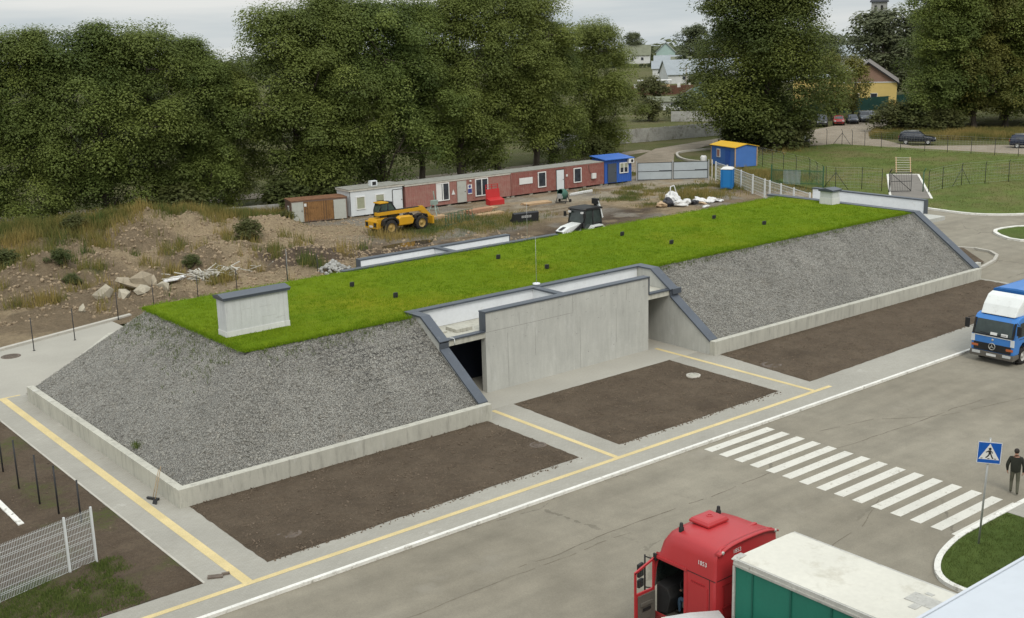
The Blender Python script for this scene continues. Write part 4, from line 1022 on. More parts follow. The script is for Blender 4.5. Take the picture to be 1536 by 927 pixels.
# broken concrete and rubble at the foot of the earth heaps
M['rubble']=pbr('broken_concrete',(.37,.335,.26),.9,(1.5,.15),(9,.15),(6,.6,.05)); M['rubble_d']=pbr('earthy_concrete',(.30,.255,.185),.9,(1.5,.2),(9,.15),(6,.6,.05))
rub=[(26.4,76.0,.9,1.5,.5,1.5,'rubble','tall pale slab fragment upright at the left end of the rubble'),(27.6,75.6,.5,1.2,.9,1.0,'rubble','pale broken block just right of the upright slab'),(28.3,76.4,1.2,2.4,1.0,.5,'rubble_d','long brown slab leaning across the top of the rubble'),(29.2,76.2,1.0,1.6,.9,1.6,'rubble_d','large dark tilted chunk in the middle of the rubble'),
 (30.0,76.6,1.4,1.5,.7,.5,'rubble_d','brown slab propped at the top right of the rubble'),(30.2,75.3,.5,1.1,.9,1.1,'rubble','rounded pale boulder at the right end of the rubble'),(28.7,75.2,.4,1.3,.8,.8,'rubble','pale chunk at the foot of the rubble heap'),(24.2,73.9,.35,.55,.5,.6,'rubble','single pale stone apart on the bank behind the fence posts'),(31.6,76.8,.8,1.5,.8,.25,'bagw','white sheet of waste lying right of the rubble')]
for k,(x,y,z,a,b,h,mt,lab) in enumerate(rub):
    t_=MB(); t_.rock((0,0,0),(a*.98,b*.9,h*.9),k*2.1+1,sub=1,rough=.34,rot=(.3*sin(k*2),.35*cos(k*1.7),k*1.1))
    tag(t_.build('concrete_chunk' if mt!='bagw' else 'waste_sheet',M[mt],loc=(x,y,max(yard_h(x,y),0)+z*.40)),lab,'rubble' if mt!='bagw' else 'waste',group='broken concrete on the bank')
t_=MB(); r_=random.Random(5)
for k in range(70):
    L=r_.uniform(.5,2.2); t_.box((r_.gauss(0,1.3),r_.gauss(0,.5),r_.uniform(.05,.7)),(L,.08,.05),(r_.uniform(-.4,.4),r_.uniform(-.5,.5),r_.uniform(0,6)))
tag(t_.build('scrap_wood_pile',M['fascia'],loc=(34.2,76.7,max(0,yard_h(34.2,76.7)))),'pile of pale splintered scrap wood behind the grass roof','wood pile')
t_=MB(); M['stone_grey']=pbr('grey_stone',(.33,.33,.31),.9,(3,.15),(12,.15))
for k in range(220):
    d_=abs(r_.gauss(0,.75)); a=r_.uniform(0,6.28); hh=max(0,.95-d_*.62)
    t_.rock((d_*cos(a)*1.25,d_*sin(a),hh+r_.uniform(-.1,.05)),(r_.uniform(.15,.34),)*3,k*.7,sub=1,rough=.3)
tag(t_.build('stone_pile',M['stone_grey'],loc=(42.3,73.6,.05),weld=False),kind='stuff'); tag(bpy.data.objects['stone_pile'],'small heap of grey building stones behind the roof','stone pile')
# blue shed with yellow roof beyond the fence
sh=thing('garden_shed','blue shed with bright yellow pitched roof beside the white mesh fence','shed',(107.8,92.2,0),rad(-49.0))
u1=Vector((108.9-107.8,96.6-92.2)); 
m=MB(); Ls,Ds=4.9,3.1
# local x runs away to the right-hand side wall, local y along the long side
m.prism([(0,.05),(Ds,.05),(Ds,2.35),(Ds/2,2.62),(0,2.35)],'y',0,Ls); 
so_=m.build('wall',M['shed_blue'] if 'shed_blue' in M else M.setdefault('shed_blue',paint('mid_blue_board',(.055,.15,.42),.6,.08)),sh)
m=MB()
for xx in (0,Ds): m.bb(xx-.06,xx+.06,-.06,.06,.05,2.34)
m.bb(-.06,.06,Ls-.06,Ls+.06,.05,2.34); m.build('trim',M['ply'],sh)
m=MB(); m.prism([(-.2,2.34),(Ds/2,2.70),(Ds+.2,2.34),(Ds+.2,2.40),(Ds/2,2.77),(-.2,2.40)],'y',-.2,Ls+.15); m.build('roof',M['yellow_roof'],sh)
m=MB(); m.bb(-.09,-.005,1.0,1.9,.1,2.0); m.build('door',M['blue_cab'],sh)
m=MB(); m.bb(-.08,-.005,3.0,3.7,1.0,2.0); f=m.build('window',M['frame'],sh); m=MB(); m.bb(-.095,-.082,3.1,3.6,1.1,1.9); m.build('pane',M['red_sheet'],f)
sh.rotation_euler=(0,0,math.atan2(u1.y,u1.x)-pi/2)
t_=thing('water_tank','white plastic water tank standing behind the blue shed','tank',(109.2,98.4,0)); t_.scale=(.62,.62,.62); m=MB(); m.lathe([(.0,0),(.6,.02),(.65,.3),(.65,1.2),(.4,1.5),(0,1.52)],n=16); m.build('tank_body',M['label_w'],t_); m=MB(); m.lathe([(.18,1.5),(.18,1.58),(0,1.59)],n=10); m.build('lid',M['black_pl'],t_)
# ------------------------------------------------------------------ fences and posts
# white welded mesh fence in the near left corner
fa=Vector((11.95,38.05)); fb_=Vector((3.0,35.5)); fd=(fb_-fa); Lf=fd.length
mf=thing('mesh_fence','white welded mesh fence panel on white posts in the near left corner','fence',(fa.x,fa.y,.0),math.atan2(fd.y,fd.x))
def mesh_panel(x0,x1,z0,z1,par,step=.055,r=.0042,hz=.2,mat='white_wire',name='panel',bend=True):
    m=MB(); n=int((x1-x0)/step)
    for i in range(n+1): x=x0+(x1-x0)*i/n; m.box((x,0,(z0+z1)/2),(r*2,r*2,z1-z0))
    zz=z0+.03; k=0
    while zz<z1:
        m.box(((x0+x1)/2,.012,zz),(x1-x0,r*2,r*2.2)); 
        if k%3==1 and bend: m.box(((x0+x1)/2,.012,zz+.06),(x1-x0,r*2,r*2.4))
        zz+=hz; k+=1
    return m.build(name,M[mat],par,weld=False)
for a,b in ((.05,1.02),(1.08,3.6),(3.66,6.2),(6.26,8.8)): mesh_panel(a,b,.05,1.95,mf)
for x in (.02,1.05,3.63,6.23): m=MB(); m.bb(x-.03,x+.03,.03,.09,-.2,2.03); m.build('post',M['white_wire'],mf)
def post(x,y,h,label,group,r=.03,mat='steel_dark',lean=0,z=0,stay=False):
    t_=MB(); t_.tube((0,0,-.2),(lean*.3,lean,h),r,r,8); t_.lathe([(r*1.2,h),(r*1.2,h+.02),(0,h+.03)],(lean*.3,lean,0),n=8)
    t_.bb(-.06,.06,-.06,.06,-.15,.02)
    return tag(t_.build('fence_post',M[mat],loc=(x,y,z)),label,'post',group)
P1=[(12.08,48.98,2.05),(12.02,46.7,2.05),(12.1,44.4,2.05),(12.35,43.0,1.95),(12.7,41.6,1.7)]
for k,(x,y,h) in enumerate(P1): post(x,y,h,f'bare black post in the dirt strip, {ORD[k]} from the left','black posts in the dirt strip',.033,lean=-.03)
P2=[(19.27,67.9,1.9),(21.84,68.6,1.9),(25.6,71.6,1.75),(28.2,72.2,1.75),(31.4,72.6,1.75),(34.4,73.0,1.7),(38.4,73.3,1.8),(40.9,73.4,1.75)]
for k,(x,y,h) in enumerate(P2): post(x,y,h,f'thin dark post along the back of the plaza and roof, {ORD[k]} from the left','dark posts behind the plaza',.028)
# white mesh fence from the gate to the far end of the roof
WP=[(99.0,87.4),(97.3,84.3),(95.0,80.4),(93.0,77.2),(91.2,74.2),(90.6,73.1),(89.4,70.8),(88.0,68.2),(86.4,65.2)]
wf=thing('mesh_fence','long white mesh fence running from the yard gate to the roof','fence',(*WP[0],0))
for (a,b) in zip(WP[:-1],WP[1:]):
    A=Vector(a)-Vector(WP[0]); B=Vector(b)-Vector(WP[0]); L=(B-A).length; an=math.atan2((B-A).y,(B-A).x)
    p=mesh_panel(.05,L-.05,.08,1.8,wf,.20,.007,.30); p.location=(A.x,A.y,0); p.rotation_euler=(0,0,an)
    m=MB(); m.bb(.03,L-.03,-.02,.02,1.8,1.86); o=m.build('top_rail',M['white_wire'],wf); o.location=(A.x,A.y,0); o.rotation_euler=(0,0,an)
for a in WP:
    A=Vector(a)-Vector(WP[0]); m=MB(); m.bb(A.x-.06,A.x+.06,A.y-.06,A.y+.06,-.2,1.95); m.build('post',M['white_wire'],wf)
# wire fences on bent posts with barbed tops
def wire_fence(label,pts,h=2.2,bent=True,braces=(),mat='steel_dark',wires=7,r=.035,out=(0,1)):
    o=thing('wire_fence',label,'fence',(*pts[0],0)); o0=Vector(pts[0])
    tops=[]
    for k,p in enumerate(pts):
        A=Vector(p)-o0; m=MB(); m.tube((A.x,A.y,-.2),(A.x,A.y,h-.3),r,r,6)
        if bent: m.tube((A.x,A.y,h-.3),(A.x+.22*out[0],A.y+.22*out[1],h),r*.9,r*.8,6)
        if k in braces:
            dirv=((Vector(pts[min(k+1,len(pts)-1)])-Vector(pts[max(k-1,0)])).normalized())
            for s in (-1,1): m.tube((A.x,A.y,h*.75),(A.x+dirv.x*s*1.3,A.y+dirv.y*s*1.3,0),r*.8,r*.8,6)
        m.build('post',M[mat],o); tops.append(A)
    m=MB()
    for a,b in zip(tops[:-1],tops[1:]):
        for w_ in range(wires): z=.15+(h-.45)*w_/(wires-1); m.tube((a.x,a.y,z),(b.x,b.y,z),.006,.006,3,caps=False)
        n=int((b-a).length/.35)
        for i in range(n): q=a.lerp(b,i/n); m.tube((q.x,q.y,.1),(q.x,q.y,h-.35),.005,.005,3,caps=False)
        if bent: m.tube((a.x+.2*out[0],a.y+.2*out[1],h-.03),(b.x+.2*out[0],b.y+.2*out[1],h-.03),.008,.008,3,caps=False)
    m.build('wire',M['galv'],o,weld=False); return o
wire_fence('dark wire fence on bent posts along the left edge of the meadow',[(112.5,92.9),(110.6,90.4),(109.5,88.1),(108.3,85.5),(107.0,82.7),(105.6,79.8),(103.4,77.2),(101.2,74.7)],2.3,out=(-.8,.4))
wire_fence('dark wire fence between the green gate and the gravel path gate',[(101.2,74.4),(100.9,73.0),(102.4,70.9),(102.6,68.7)],2.25,braces=(1,),out=(-.8,-.4))
wire_fence('dark wire fence from the gravel path to the right edge',[(104.4,64.6),(107.5,65.0),(111.0,65.0),(113.6,63.9),(116.4,62.9),(120,61.6),(124,60)],2.3,braces=(2,),out=(-.6,-.6))
wire_fence('dark wire fence with bent posts along the far dirt road',[(131,105),(134.6,101.9),(135.6,99.8),(136.0,97.6),(136.2,96.1),(136.3,94.2),(135.8,91.3),(135.5,88.2),(135.8,84.9),(136.1,81.9),(136.5,78.9),(136.9,76.0),(137.3,73.2),(138.0,69.5)],2.15,braces=(3,),out=(-.8,.3))
# dark green bar fence
gf=thing('bar_fence','dark green steel bar fence with a paler middle beside the mesh fence','fence',(98.9,79.6,0),math.atan2(74.6-79.6,101.0-98.9))
Lb=math.hypot(5,2.1); m=MB()
for k in range(int(Lb/.13)): m.bb(.05+k*.13,.09+k*.13,-.012,.012,.15,1.75)
m.build('bars',M['fence_green'],gf,weld=False); m=MB()
for k in range(14): m.bb(1.3+k*.13,1.345+k*.13,-.03,-.013,.2,1.7)
m.build('pale_bars',M['gate_sheet'],gf,weld=False)
m=MB(); m.bb(0,Lb,-.03,.03,.3,.36); m.bb(0,Lb,-.03,.03,1.6,1.66); m.build('rails',M['fence_green'],gf)
for x in (0,Lb): m=MB(); m.bb(x-.06,x+.06,-.06,.06,-.2,2.2); m.build('post',M['fence_green'],gf)
# open gate on the gravel path
pg=thing('path_gate','dark barred gate leaf standing open across the gravel path','gate',(102.2,67.4,0),math.atan2(65.0-67.4,104.6-102.2)+.10)
m=MB(); W=2.0
for a,b in (((0,.12),(W,.12)),((0,1.95),(W,1.95)),((0,1.1),(W,1.1)),((0,.12),(0,1.95)),((W,.12),(W,1.95)),((0,1.9),(W,.15))): m.tube((a[0],0,a[1]),(b[0],0,b[1]),.03,n=6)
for k in range(1,12): m.tube((W*k/12,0,.12),(W*k/12,0,1.95),.012,n=5)
m.build('leaf',M['steel_dark'],pg)
for x,mt in ((-.15,'steel_dark'),(3.2,'fence_green')): m=MB(); m.tube((x,0,-.2),(x,0,2.0),.06,n=8); m.tube((x,0,2.0),(x+.15,-.15,2.35),.05,n=8); m.build('post',M[mt],pg)
# slatted white steps beyond the path
st=thing('slatted_steps','pale slatted wooden stair leaning at the far end of the gravel path','steps',(115.4,74.6,0),rad(-53))
m=MB()
for s in (-.75,.75): m.box((s,.9,.85),(.08,.08,2.3),(-.85,0,0))
m.build('stringer',M['ply'],st)
for k in range(7): m=MB(); m.bb(-.85,.85,.14+k*.26,.28+k*.26,.14+k*.23,.17+k*.23); m.build('tread',M['fascia'],st)
# ------------------------------------------------------------------ vehicles
M['red_truck']=pbr('red_truck_paint',(.40,.028,.032),.40,(.9,.06),(22,.04),None,(1.6,.60,.85,(.34,.05,.05)),0,.5)
M['red_dark']=pbr('red_moulding',(.26,.016,.018),.5,(2,.1),None)
M['grey_pl']=pbr('grey_plastic_trim',(.11,.10,.085),.7,(3,.12),(20,.1))
M['tarp_white']=pbr('off_white_roof_tarpaulin',(.60,.585,.515),.75,(.5,.06),(7,.05),(3,.12,.03),(1.1,.54,.72,(.47,.445,.37)))
M['tarp_green']=pbr('green_curtain_tarpaulin',(.014,.145,.098),.55,(.7,.10),(9,.05),(1.8,.25,.03))
M['strap_green']=pbr('dark_green_webbing',(.010,.095,.066),.7,None); M['alu']=pbr('weathered_aluminium',(.48,.47,.43),.45,(3,.12),(14,.1),None,(5,.58,.7,(.25,.23,.2)),.3)
M['mirror']=pbr('mirror_face',(.30,.32,.32),.08,None,None,None,None,.9)
M['jeans']=pbr('blue_denim',(.055,.10,.15),.85,(6,.15),(40,.15)); M['dark_cloth']=pbr('dark_olive_jacket',(.022,.024,.018),.85,(5,.2),(30,.15))
M['trousers']=pbr('grey_green_trousers',(.095,.095,.068),.85,(5,.15),(30,.12)); M['skin']=pbr('skin',(.36,.20,.14),.55,None,None); M['shoe']=pbr('dark_shoes',(.03,.025,.02),.6,None,None); M['hair']=pbr('short_dark_hair',(.025,.02,.016),.7,(30,.3),None)
def text_mesh(txt,size,name,mat,par,loc,rot):
    cu=bpy.data.curves.new(name,'FONT'); cu.body=txt; cu.size=size; cu.align_x='CENTER'; cu.align_y='CENTER'; cu.extrude=.001
    o=bpy.data.objects.new(name,cu); COL.objects.link(o); dg=bpy.context.evaluated_depsgraph_get()
    me=bpy.data.meshes.new_from_object(o.evaluated_get(dg)); bpy.data.objects.remove(o)
    me.materials.clear(); me.materials.append(mat)
    q=bpy.data.objects.new(name,me); COL.objects.link(q); q.parent=par; q.location=loc; q.rotation_euler=rot; return q
# ---- red tractor unit, facing away across the road
tr=thing('truck_tractor','red tractor unit with open driver door and roof hatch in the foreground','truck',(23.34,19.40,-.1))
def sect(y,zt,wt,zb=1.0,w=1.24):
    # cross-section in x-z, from the lower left round over the roof to the lower right
    L=[(-w,zb),(-w,1.22),(-w,2.0),(-w,2.86),(-w+.02,3.05),(-(w*.5+wt*.5)-.03,zt-.42),(-wt-.06,zt-.14),(-wt+.12,zt-.015),(-wt*.45,zt+.035)]
    return [(x,y,z) for x,z in L]+[(0,y,zt+.045)]+[(-x,y,z) for x,z in reversed(L)]
ST=[sect(-.10,3.84,1.14),sect(.06,3.82,1.11),sect(.55,3.82,1.06),sect(.98,3.82,1.05),sect(1.06,3.82,1.05),sect(1.55,3.79,1.02),sect(1.86,3.66,.98),sect(2.02,3.48,.96),sect(2.10,3.24,.98),sect(2.18,2.92,1.02,w=1.22),sect(2.28,2.0,1.1,w=1.20)]
for r_ in (ST[9],): 
    for i,(x,y,z) in enumerate(r_): r_[i]=(x,y,min(z,2.96) if 4<=i<=14 else z)
for i,(x,y,z) in enumerate(ST[10]): ST[10][i]=(x,y,min(z,1.95))
def hole(k,i):
    # left door opening, matching window on the right, windscreen
    if k in (4,5,6,7,8) and i in (1,2): return True
    if k in (4,5,6,7) and i==15: return True
    if k==9 and 5<=i<=13: return True
    return False
m=MB(); m.loft(ST,skip=hole,caps=False); m.add([p for p in ST[0]],[tuple(range(19))])
cab=m.build('cab',M['red_truck'],tr,.0,weld=True)
m=MB(); m.loft([[(x*1.0,y,z) for x,y,z in r] for r in ST[9:]],skip=lambda k,i: not 5<=i<=13,caps=False); m.build('windscreen',M['glass_tint'],cab)
m=MB(); m.bb(1.21,1.235,1.08,2.0,2.02,2.84); m.build('side_window',M['glass_tint'],cab)
# rear wall ribs and seams
m=MB()
for x in (-.95,-.5,-.1,.3,.75): m.bb(x,x+.05,-.125,-.10,1.1,2.75)
for z in (1.1,2.05,2.72): m.bb(-1.0,.95,-.128,-.103,z,z+.045)
m.build('rear_ribs',M['red_dark'],cab)
m=MB(); m.bb(-1.258,-1.235,.2,.88,1.25,2.62); m.bb(-1.25,-1.238,.93,.95,1.1,2.9); m.build('side_panel',M['red_truck'],cab,.012)
m=MB(); m.bb(-1.262,-1.235,.96,2.12,2.86,2.95); m.build('gutter',M['red_truck'],cab,.01); m=MB(); m.bb(-1.275,-1.22,2.08,2.2,2.78,2.98); m.build('marker_lamp',M['black_pl'],cab)
m=MB()
m.loft([[(x,-.20,z-.05),(x,-.20,z),(x,-.02,z-.01),(x,-.02,z-.06)] for x,z in [(-1.21+2.42*k/14, 3.895-.16*abs(-1+2*k/14)**3.2) for k in range(15)]])
m.build('roof_spoiler',M['red_truck'],cab)
for s in (-1,1): m=MB(); m.lathe([(0,-.006),(.05,0),(.05,.03)],(s*1.08,-.205,3.75),'y',12); m.build('corner_lamp',M['alu'],cab)
# roof hatch
m=MB(); m.loft([[(sx*a+.0,1.28+sy*b,z) for sx,sy in ((-1,-1),(1,-1),(1,1),(-1,1))] for a,b,z in ((.36,.30,3.84),(.36,.30,3.885))],smooth=False); rh=m.build('hatch_seal',M['black_pl'],cab)
m=MB(); m.loft([[(sx*a,1.28+sy*b,z) for sx,sy in ((-1,-1),(1,-1),(1,1),(-1,1))] for a,b,z in ((.42,.36,3.88),(.42,.36,3.935),(.37,.31,4.0),(.30,.25,4.015))],smooth=False); m.lathe([(.10,4.01),(.10,4.03),(.06,4.033),(.06,4.015)],(.05,1.3,0),n=16); m.build('roof_hatch',M['red_truck'],cab,.008)
m=MB(); m.bb(.55,.95,.35,.45,3.80,3.838); m.build('roof_seam',M['red_truck'],cab,.01)
for x,y in ((-.88,1.5),(.74,1.58)):
    m=MB(); m.lathe([(.075,3.74),(.075,3.87),(.055,3.89),(.05,3.99),(.035,4.01),(0,4.01)],(x,y,0),n=12); m.build('beacon',M['black_pl'],cab)
text_mesh('1853',.17,'number_lettering',M['label_w'],cab,(-1.215,.42,3.27),(rad(82),0,rad(-90)))
text_mesh('1853',.17,'number_lettering',M['label_w'],cab,(-.42,-.112,3.60),(rad(90),0,0))
m=MB(); m.bb(-1.247,-1.236,-.08,.93,2.90,2.915); m.bb(-1.247,-1.236,.12,.135,1.1,2.9); m.bb(-1.2,1.2,-.112,-.10,2.92,2.935); m.build('panel_gap',M['black_pl'],cab)
m=MB(); m.bb(-1.262,-1.24,.30,.78,1.18,1.2); m.bb(-1.262,-1.24,.30,.78,2.66,2.68); m.build('locker_trim',M['red_dark'],cab)
# inside
m=MB(); m.bb(-1.2,1.2,.9,2.15,1.0,1.15); m.build('cab_floor',M['grey_pl'],tr)
m=MB(); m.bb(-1.2,1.2,.86,.92,1.15,2.9); m.build('cab_partition',M['grey_pl'],tr)
m=MB(); m.prism([(2.15,1.15),(1.75,1.25),(1.62,1.75),(1.75,2.02),(2.15,2.08)],'x',-1.18,1.18); m.build('dashboard',M['black_pl'],tr,.03)
m=MB(); R=Euler((rad(50),0,0)).to_matrix(); c0=Vector((-.62,1.50,1.98)); pts=[tuple(R@Vector((.23*cos(a*pi/10),.23*sin(a*pi/10),0))+c0) for a in range(21)]
m.path(pts,.02,6); m.tube(c0,c0+Vector((0,.25,-.2)),.03); m.tube(pts[0],pts[10],.015); m.build('steering_wheel',M['black_pl'],tr)
m=MB(); m.bb(-.88,-.38,.95,1.45,1.45,1.62); m.box((-.63,1.0,2.0),(.48,.14,.85),(rad(-8),0,0)); m.bb(-.75,-.5,1.0,1.3,1.15,1.45); m.build('driver_seat',M['grey_pl'],tr,.03)
# door swung open square to the cab
dr=MB(); x0,x1=-2.02,-1.25; y=2.16
dr.bb(x0,x1,y,y+.05,.95,1.95); dr.bb(x0,x0+.055,y,y+.05,1.95,2.62); dr.bb(x1-.055,x1,y,y+.05,1.95,2.86)
dr.add([(x0,y,2.62),(x1,y,2.86),(x1,y+.05,2.86),(x0,y+.05,2.62),(x0,y,2.56),(x1,y,2.80),(x1,y+.05,2.80),(x0,y+.05,2.56)],[(0,1,2,3),(4,7,6,5),(0,4,5,1),(3,2,6,7)])
dr_=dr.build('door',M['red_truck'],tr)
m=MB(); m.bb(x0+.09,x1-.02,y-.045,y-.003,1.0,1.88); m.bb(x0+.16,x1-.15,y-.09,y-.04,1.55,1.66); m.bb(x0+.2,x1-.2,y-.06,y-.04,1.12,1.35); m.build('door_lining',M['grey_pl'],dr_,.015)
m=MB(); m.bb(x0+.22,x1-.25,y-.105,y-.085,1.42,1.5); m.build('handle',M['black_pl'],dr_)
m=MB(); m.tube((-1.32,2.48,1.75),(-1.32,2.48,2.85),.025,n=8); m.tube((-1.2,2.3,2.75),(-1.32,2.48,2.8),.02); m.tube((-1.2,2.3,1.85),(-1.32,2.48,1.85),.02); ma=m.build('mirror_arm',M['black_pl'],tr)
for z,h,nm in ((2.42,.40,'main'),(2.02,.24,'wide')):
    m=MB(); m.box((-1.48,2.5,z),(.24,.09,h),(0,0,rad(12))); mo=m.build('mirror',M['black_pl'],ma,.03)
    m=MB(); m.box((-1.475,2.448,z),(.20,.006,h-.05),(0,0,rad(12))); m.build('mirror_glass',M['mirror'],mo)
# chassis
m=MB()
for x in (-.42,.42): m.bb(x-.06,x+.06,-3.4,2.0,.62,.9)
m.build('chassis_frame',M['black_pl'],tr); m=MB(); m.bb(-1.22,1.22,1.7,2.3,.3,.98); m.build('bumper',M['red_truck'],tr,.05)
for x in (-1.03,1.03):
    for y_ in (.95,-2.75):
        wh=wheel_x=MB(); wh.lathe([(.30,-.16),(.49,-.16),(.515,-.10),(.515,.10),(.49,.16),(.30,.16)],(x,y_,.515),'x',24); wo=wh.build('wheel',M['rubber'],tr)
        m=MB(); s=1 if x>0 else -1; m.lathe([(.31,-.15),(.31,.15)],(x,y_,.515),'x',20); m.lathe([(.31,s*.14),(.2,s*.06),(.12,s*.12),(0,s*.13)],(x,y_,.515),'x',20); m.build('rim',M['alu'],wo)
m=MB(); m.bb(-1.2,-.75,-1.6,-.3,.35,.95); m.build('fuel_tank',M['alu'],tr,.08)
# ---- semi-trailer
tl=thing('semi_trailer','semi-trailer with off-white tarpaulin roof and green curtain sides in the foreground','trailer',(23.40,18.75,-.1))
TL=12.6
m=MB(); nx_,ny_=8,30; V=[];F=[]
for j in range(ny_+1):
    for i in range(nx_+1):
        x=-1.2+2.4*i/nx_; y=-.02-(TL-.04)*j/ny_
        e=min(1-abs(x)/1.2, 1)
        V.append((x,y,3.80+.03*min(1,e*5)+ (.012*fbm(x,y,1.2,3,3.)-.012*abs(math.sin(y*pi/1.55))) *min(1,e*4)))
for j in range(ny_):
    for i in range(nx_): a=j*(nx_+1)+i; F.append((a,a+nx_+1,a+nx_+2,a+1))
m.add(V,F,0,True); rf=m.build('roof_tarpaulin',M['tarp_white'],tl,weld=False)
m=MB(); m.bb(.05,.55,-5.0,-4.2,3.833,3.839); m.bb(.62,.75,-4.6,-4.4,3.833,3.839); m.bb(-.25,.04,-4.7,-4.5,3.833,3.839); m.build('roof_patch',M['alu'],rf)
m=MB()
for s in (-1,1):
    m.bb(s*1.235-.03,s*1.235+.03,-TL,0,3.60,3.80); m.bb(s*1.255-.03,s*1.255+.03,-TL,0,3.65,3.69); m.bb(s*1.25-.03,s*1.25+.03,-TL,0,1.12,1.28)
m.bb(-1.2,1.2,-.03,.03,3.60,3.79); m.bb(-1.2,1.2,-TL-.03,-TL+.03,3.60,3.79); 
for s in (-1,1): m.bb(s*1.22-.05,s*1.22+.05,-.05,.02,1.2,3.6)
m.build('frame_rail',M['alu'],tl,.006)
m=MB(); m.prism([(-1.28,3.775),(-1.15,3.835),(-.9,3.84),(-.9,3.805),(-1.25,3.745)],'y',-.14,.06); m.build('corner_capping',M['alu'],tl)
for s in (-1,1):
    m=MB(); V=[];F=[]; n_=80
    for k in range(n_+1):
        y=-.06-(TL-.12)*k/n_; dx=.012*math.sin(k*.9)+.01*fbm(y,s,1.,2,1.)
        for z in (1.27,2.1,2.9,3.62): V.append((s*(1.225+dx*(1 if z!=3.62 else .2)),y,z))
    for k in range(n_):
        for q in range(3): a=k*4+q; F.append((a,a+1,a+5,a+4))
    m.add(V,F,0,True); m.build('side_curtain',M['tarp_green'],tl,weld=False)
for s in (-1,1):
    m=MB()
    for k in range(10): y=-.65-k*1.22; m.bb(s*1.243-.004,s*1.243+.004,y,y+.045,1.25,3.6)
    m.build('curtain_strap',M['strap_green'],tl)
m=MB(); m.bb(-1.2,1.2,.0,.028,1.2,3.595); m.build('front_wall',M['alu'],tl); m=MB(); m.bb(-1.2,1.2,-TL-.02,-TL,1.2,3.595); m.build('rear_door',M['alu'],tl)
m=MB(); m.bb(-1.2,1.2,-TL,0,1.0,1.115); m.build('floor_frame',M['black_pl'],tl)
for x in (-1.03,1.03):
    for y_ in (-8.4,-9.7,-11.0):
        wh=MB(); wh.lathe([(.30,-.18),(.48,-.18),(.5,-.1),(.5,.1),(.48,.18),(.30,.18)],(x,y_,.5),'x',20); wo=wh.build('wheel',M['rubber'],tl)
        m=MB(); m.lathe([(.31,-.15),(.31,.15)],(x,y_,.5),'x',16); m.lathe([(.3,-.05),(.1,.05),(0,.05)],(x,y_,.5),'x',16); m.build('rim',M['alu'],wo)
for x in (-.7,.7): m=MB(); m.bb(x-.06,x+.06,-2.6,-2.48,0,1.0); m.bb(x-.15,x+.15,-2.7,-2.4,0,.05); m.build('landing_leg',M['alu'],tl)
# ---- white van roof just showing at the bottom edge
vn=thing('delivery_van','white van with red side band standing below the open truck door','van',(20.1,17.25,-.1),rad(242))
m=MB(); 
R_=[]
for x,zt,w in ((-2.6,2.15,.88),(-2.5,2.28,.92),(1.2,2.3,.92),(1.9,2.22,.88),(2.35,1.9,.80),(2.75,1.25,.86),(3.05,1.05,.84),(3.15,.7,.8)):
    R_.append([(x,-.98,.35),(x,-.98,min(1.3,zt-.05)),(x,-w-.02,max(zt-.28,.8 if zt<1 else zt-.28)),(x,-w+.12,zt-.04),(x,0,zt),(x,w-.12,zt-.04),(x,w+.02,max(zt-.28,.8 if zt<1 else zt-.28)),(x,.98,min(1.3,zt-.05)),(x,.98,.35)])
m.loft(R_); vb=m.build('body',M['white_pl'],vn)
m=MB()
for s in (-1,1): m.bb(-2.45,1.3,s*.985-.012,s*.985+.012,1.25,1.65)
m.build('red_band',M['red_paint'],vb); m=MB(); m.add([(1.98,-.76,2.17),(1.98,.76,2.17),(2.78,.78,1.27),(2.78,-.78,1.27)],[(0,1,2,3)]); m.v=[(a+.02,b,c+.02) for a,b,c in m.v]; m.build('windscreen',M['glass_tint'],vb,weld=False)
for x in (-1.6,2.2):
    for y in (-.85,.85): wheel(vn,x,y,.34,.22,'galv',18)
# ---- blue box lorry on the right
bt=thing('box_truck','blue box lorry with white roof deflector entering from the right','truck',(55.0,29.95,-.1),pi)
M['truck_blue']=paint('truck_blue_paint',(.045,.185,.50),.35,.08); M['truck_blue2']=pbr('blue_truck_tarpaulin',(.012,.105,.32),.6,(.6,.1),(8,.05),(1.5,.3,.04)); M['headlamp']=pbr('headlamp_glass',(.55,.57,.57),.1,None,None,None,None,.2,.7); M['amber']=pbr('amber_lens',(.42,.12,.04),.25,None,None)
m=MB(); m.prism([(0,.62),(.0,1.42),(-.22,2.22),(-.38,2.42),(-.62,2.5),(-1.78,2.54),(-1.8,.85),(-1.5,.62),(-1.45,.95),(-1.2,1.15),(-.85,1.15),(-.6,.95),(-.55,.62)],'y',-1.15,1.15); cb=m.build('cab',M['truck_blue'],bt,.07)
m=MB(); m.add([(.012,-1.0,1.52),(.012,1.0,1.52),(-.195,.96,2.24),(-.195,-.96,2.24)],[(0,1,2,3)]); m.v=[(x+.012,y,z) for x,y,z in m.v]; m.build('windscreen',M['glass_tint'],cb,weld=False)
m=MB(); 
for s in (-1,1): m.box((-.09,s*1.06,1.86),(.06,.10,.82),(0,rad(-16),0))
m.box((.012,0,1.48),(.05,2.0,.05)); m.build('windscreen_surround',M['black_pl'],cb,.01)
for y,a in ((.35,.1),(-.3,-.1)): m=MB(); m.box((.028,y,1.56),(.015,.75,.03),(a,0,0)); m.build('wiper',M['black_pl'],cb)
for y in (.05,.62): m=MB(); m.box((.022,y,1.60),(.006,.36,.14),(0,rad(-14),0)); m.build('paper',M['label_w'],cb)
m=MB(); m.bb(-.01,.02,-1.0,1.0,.66,1.05); gr=m.build('grille',M['black_pl'],cb,.01)
m=MB(); n_=28
for k in range(n_):
    a=2*pi*k/n_; b=2*pi*(k+1)/n_; m.tube((.035,.17*cos(a),.92+.17*sin(a)),(.035,.17*cos(b),.92+.17*sin(b)),.018,n=6)
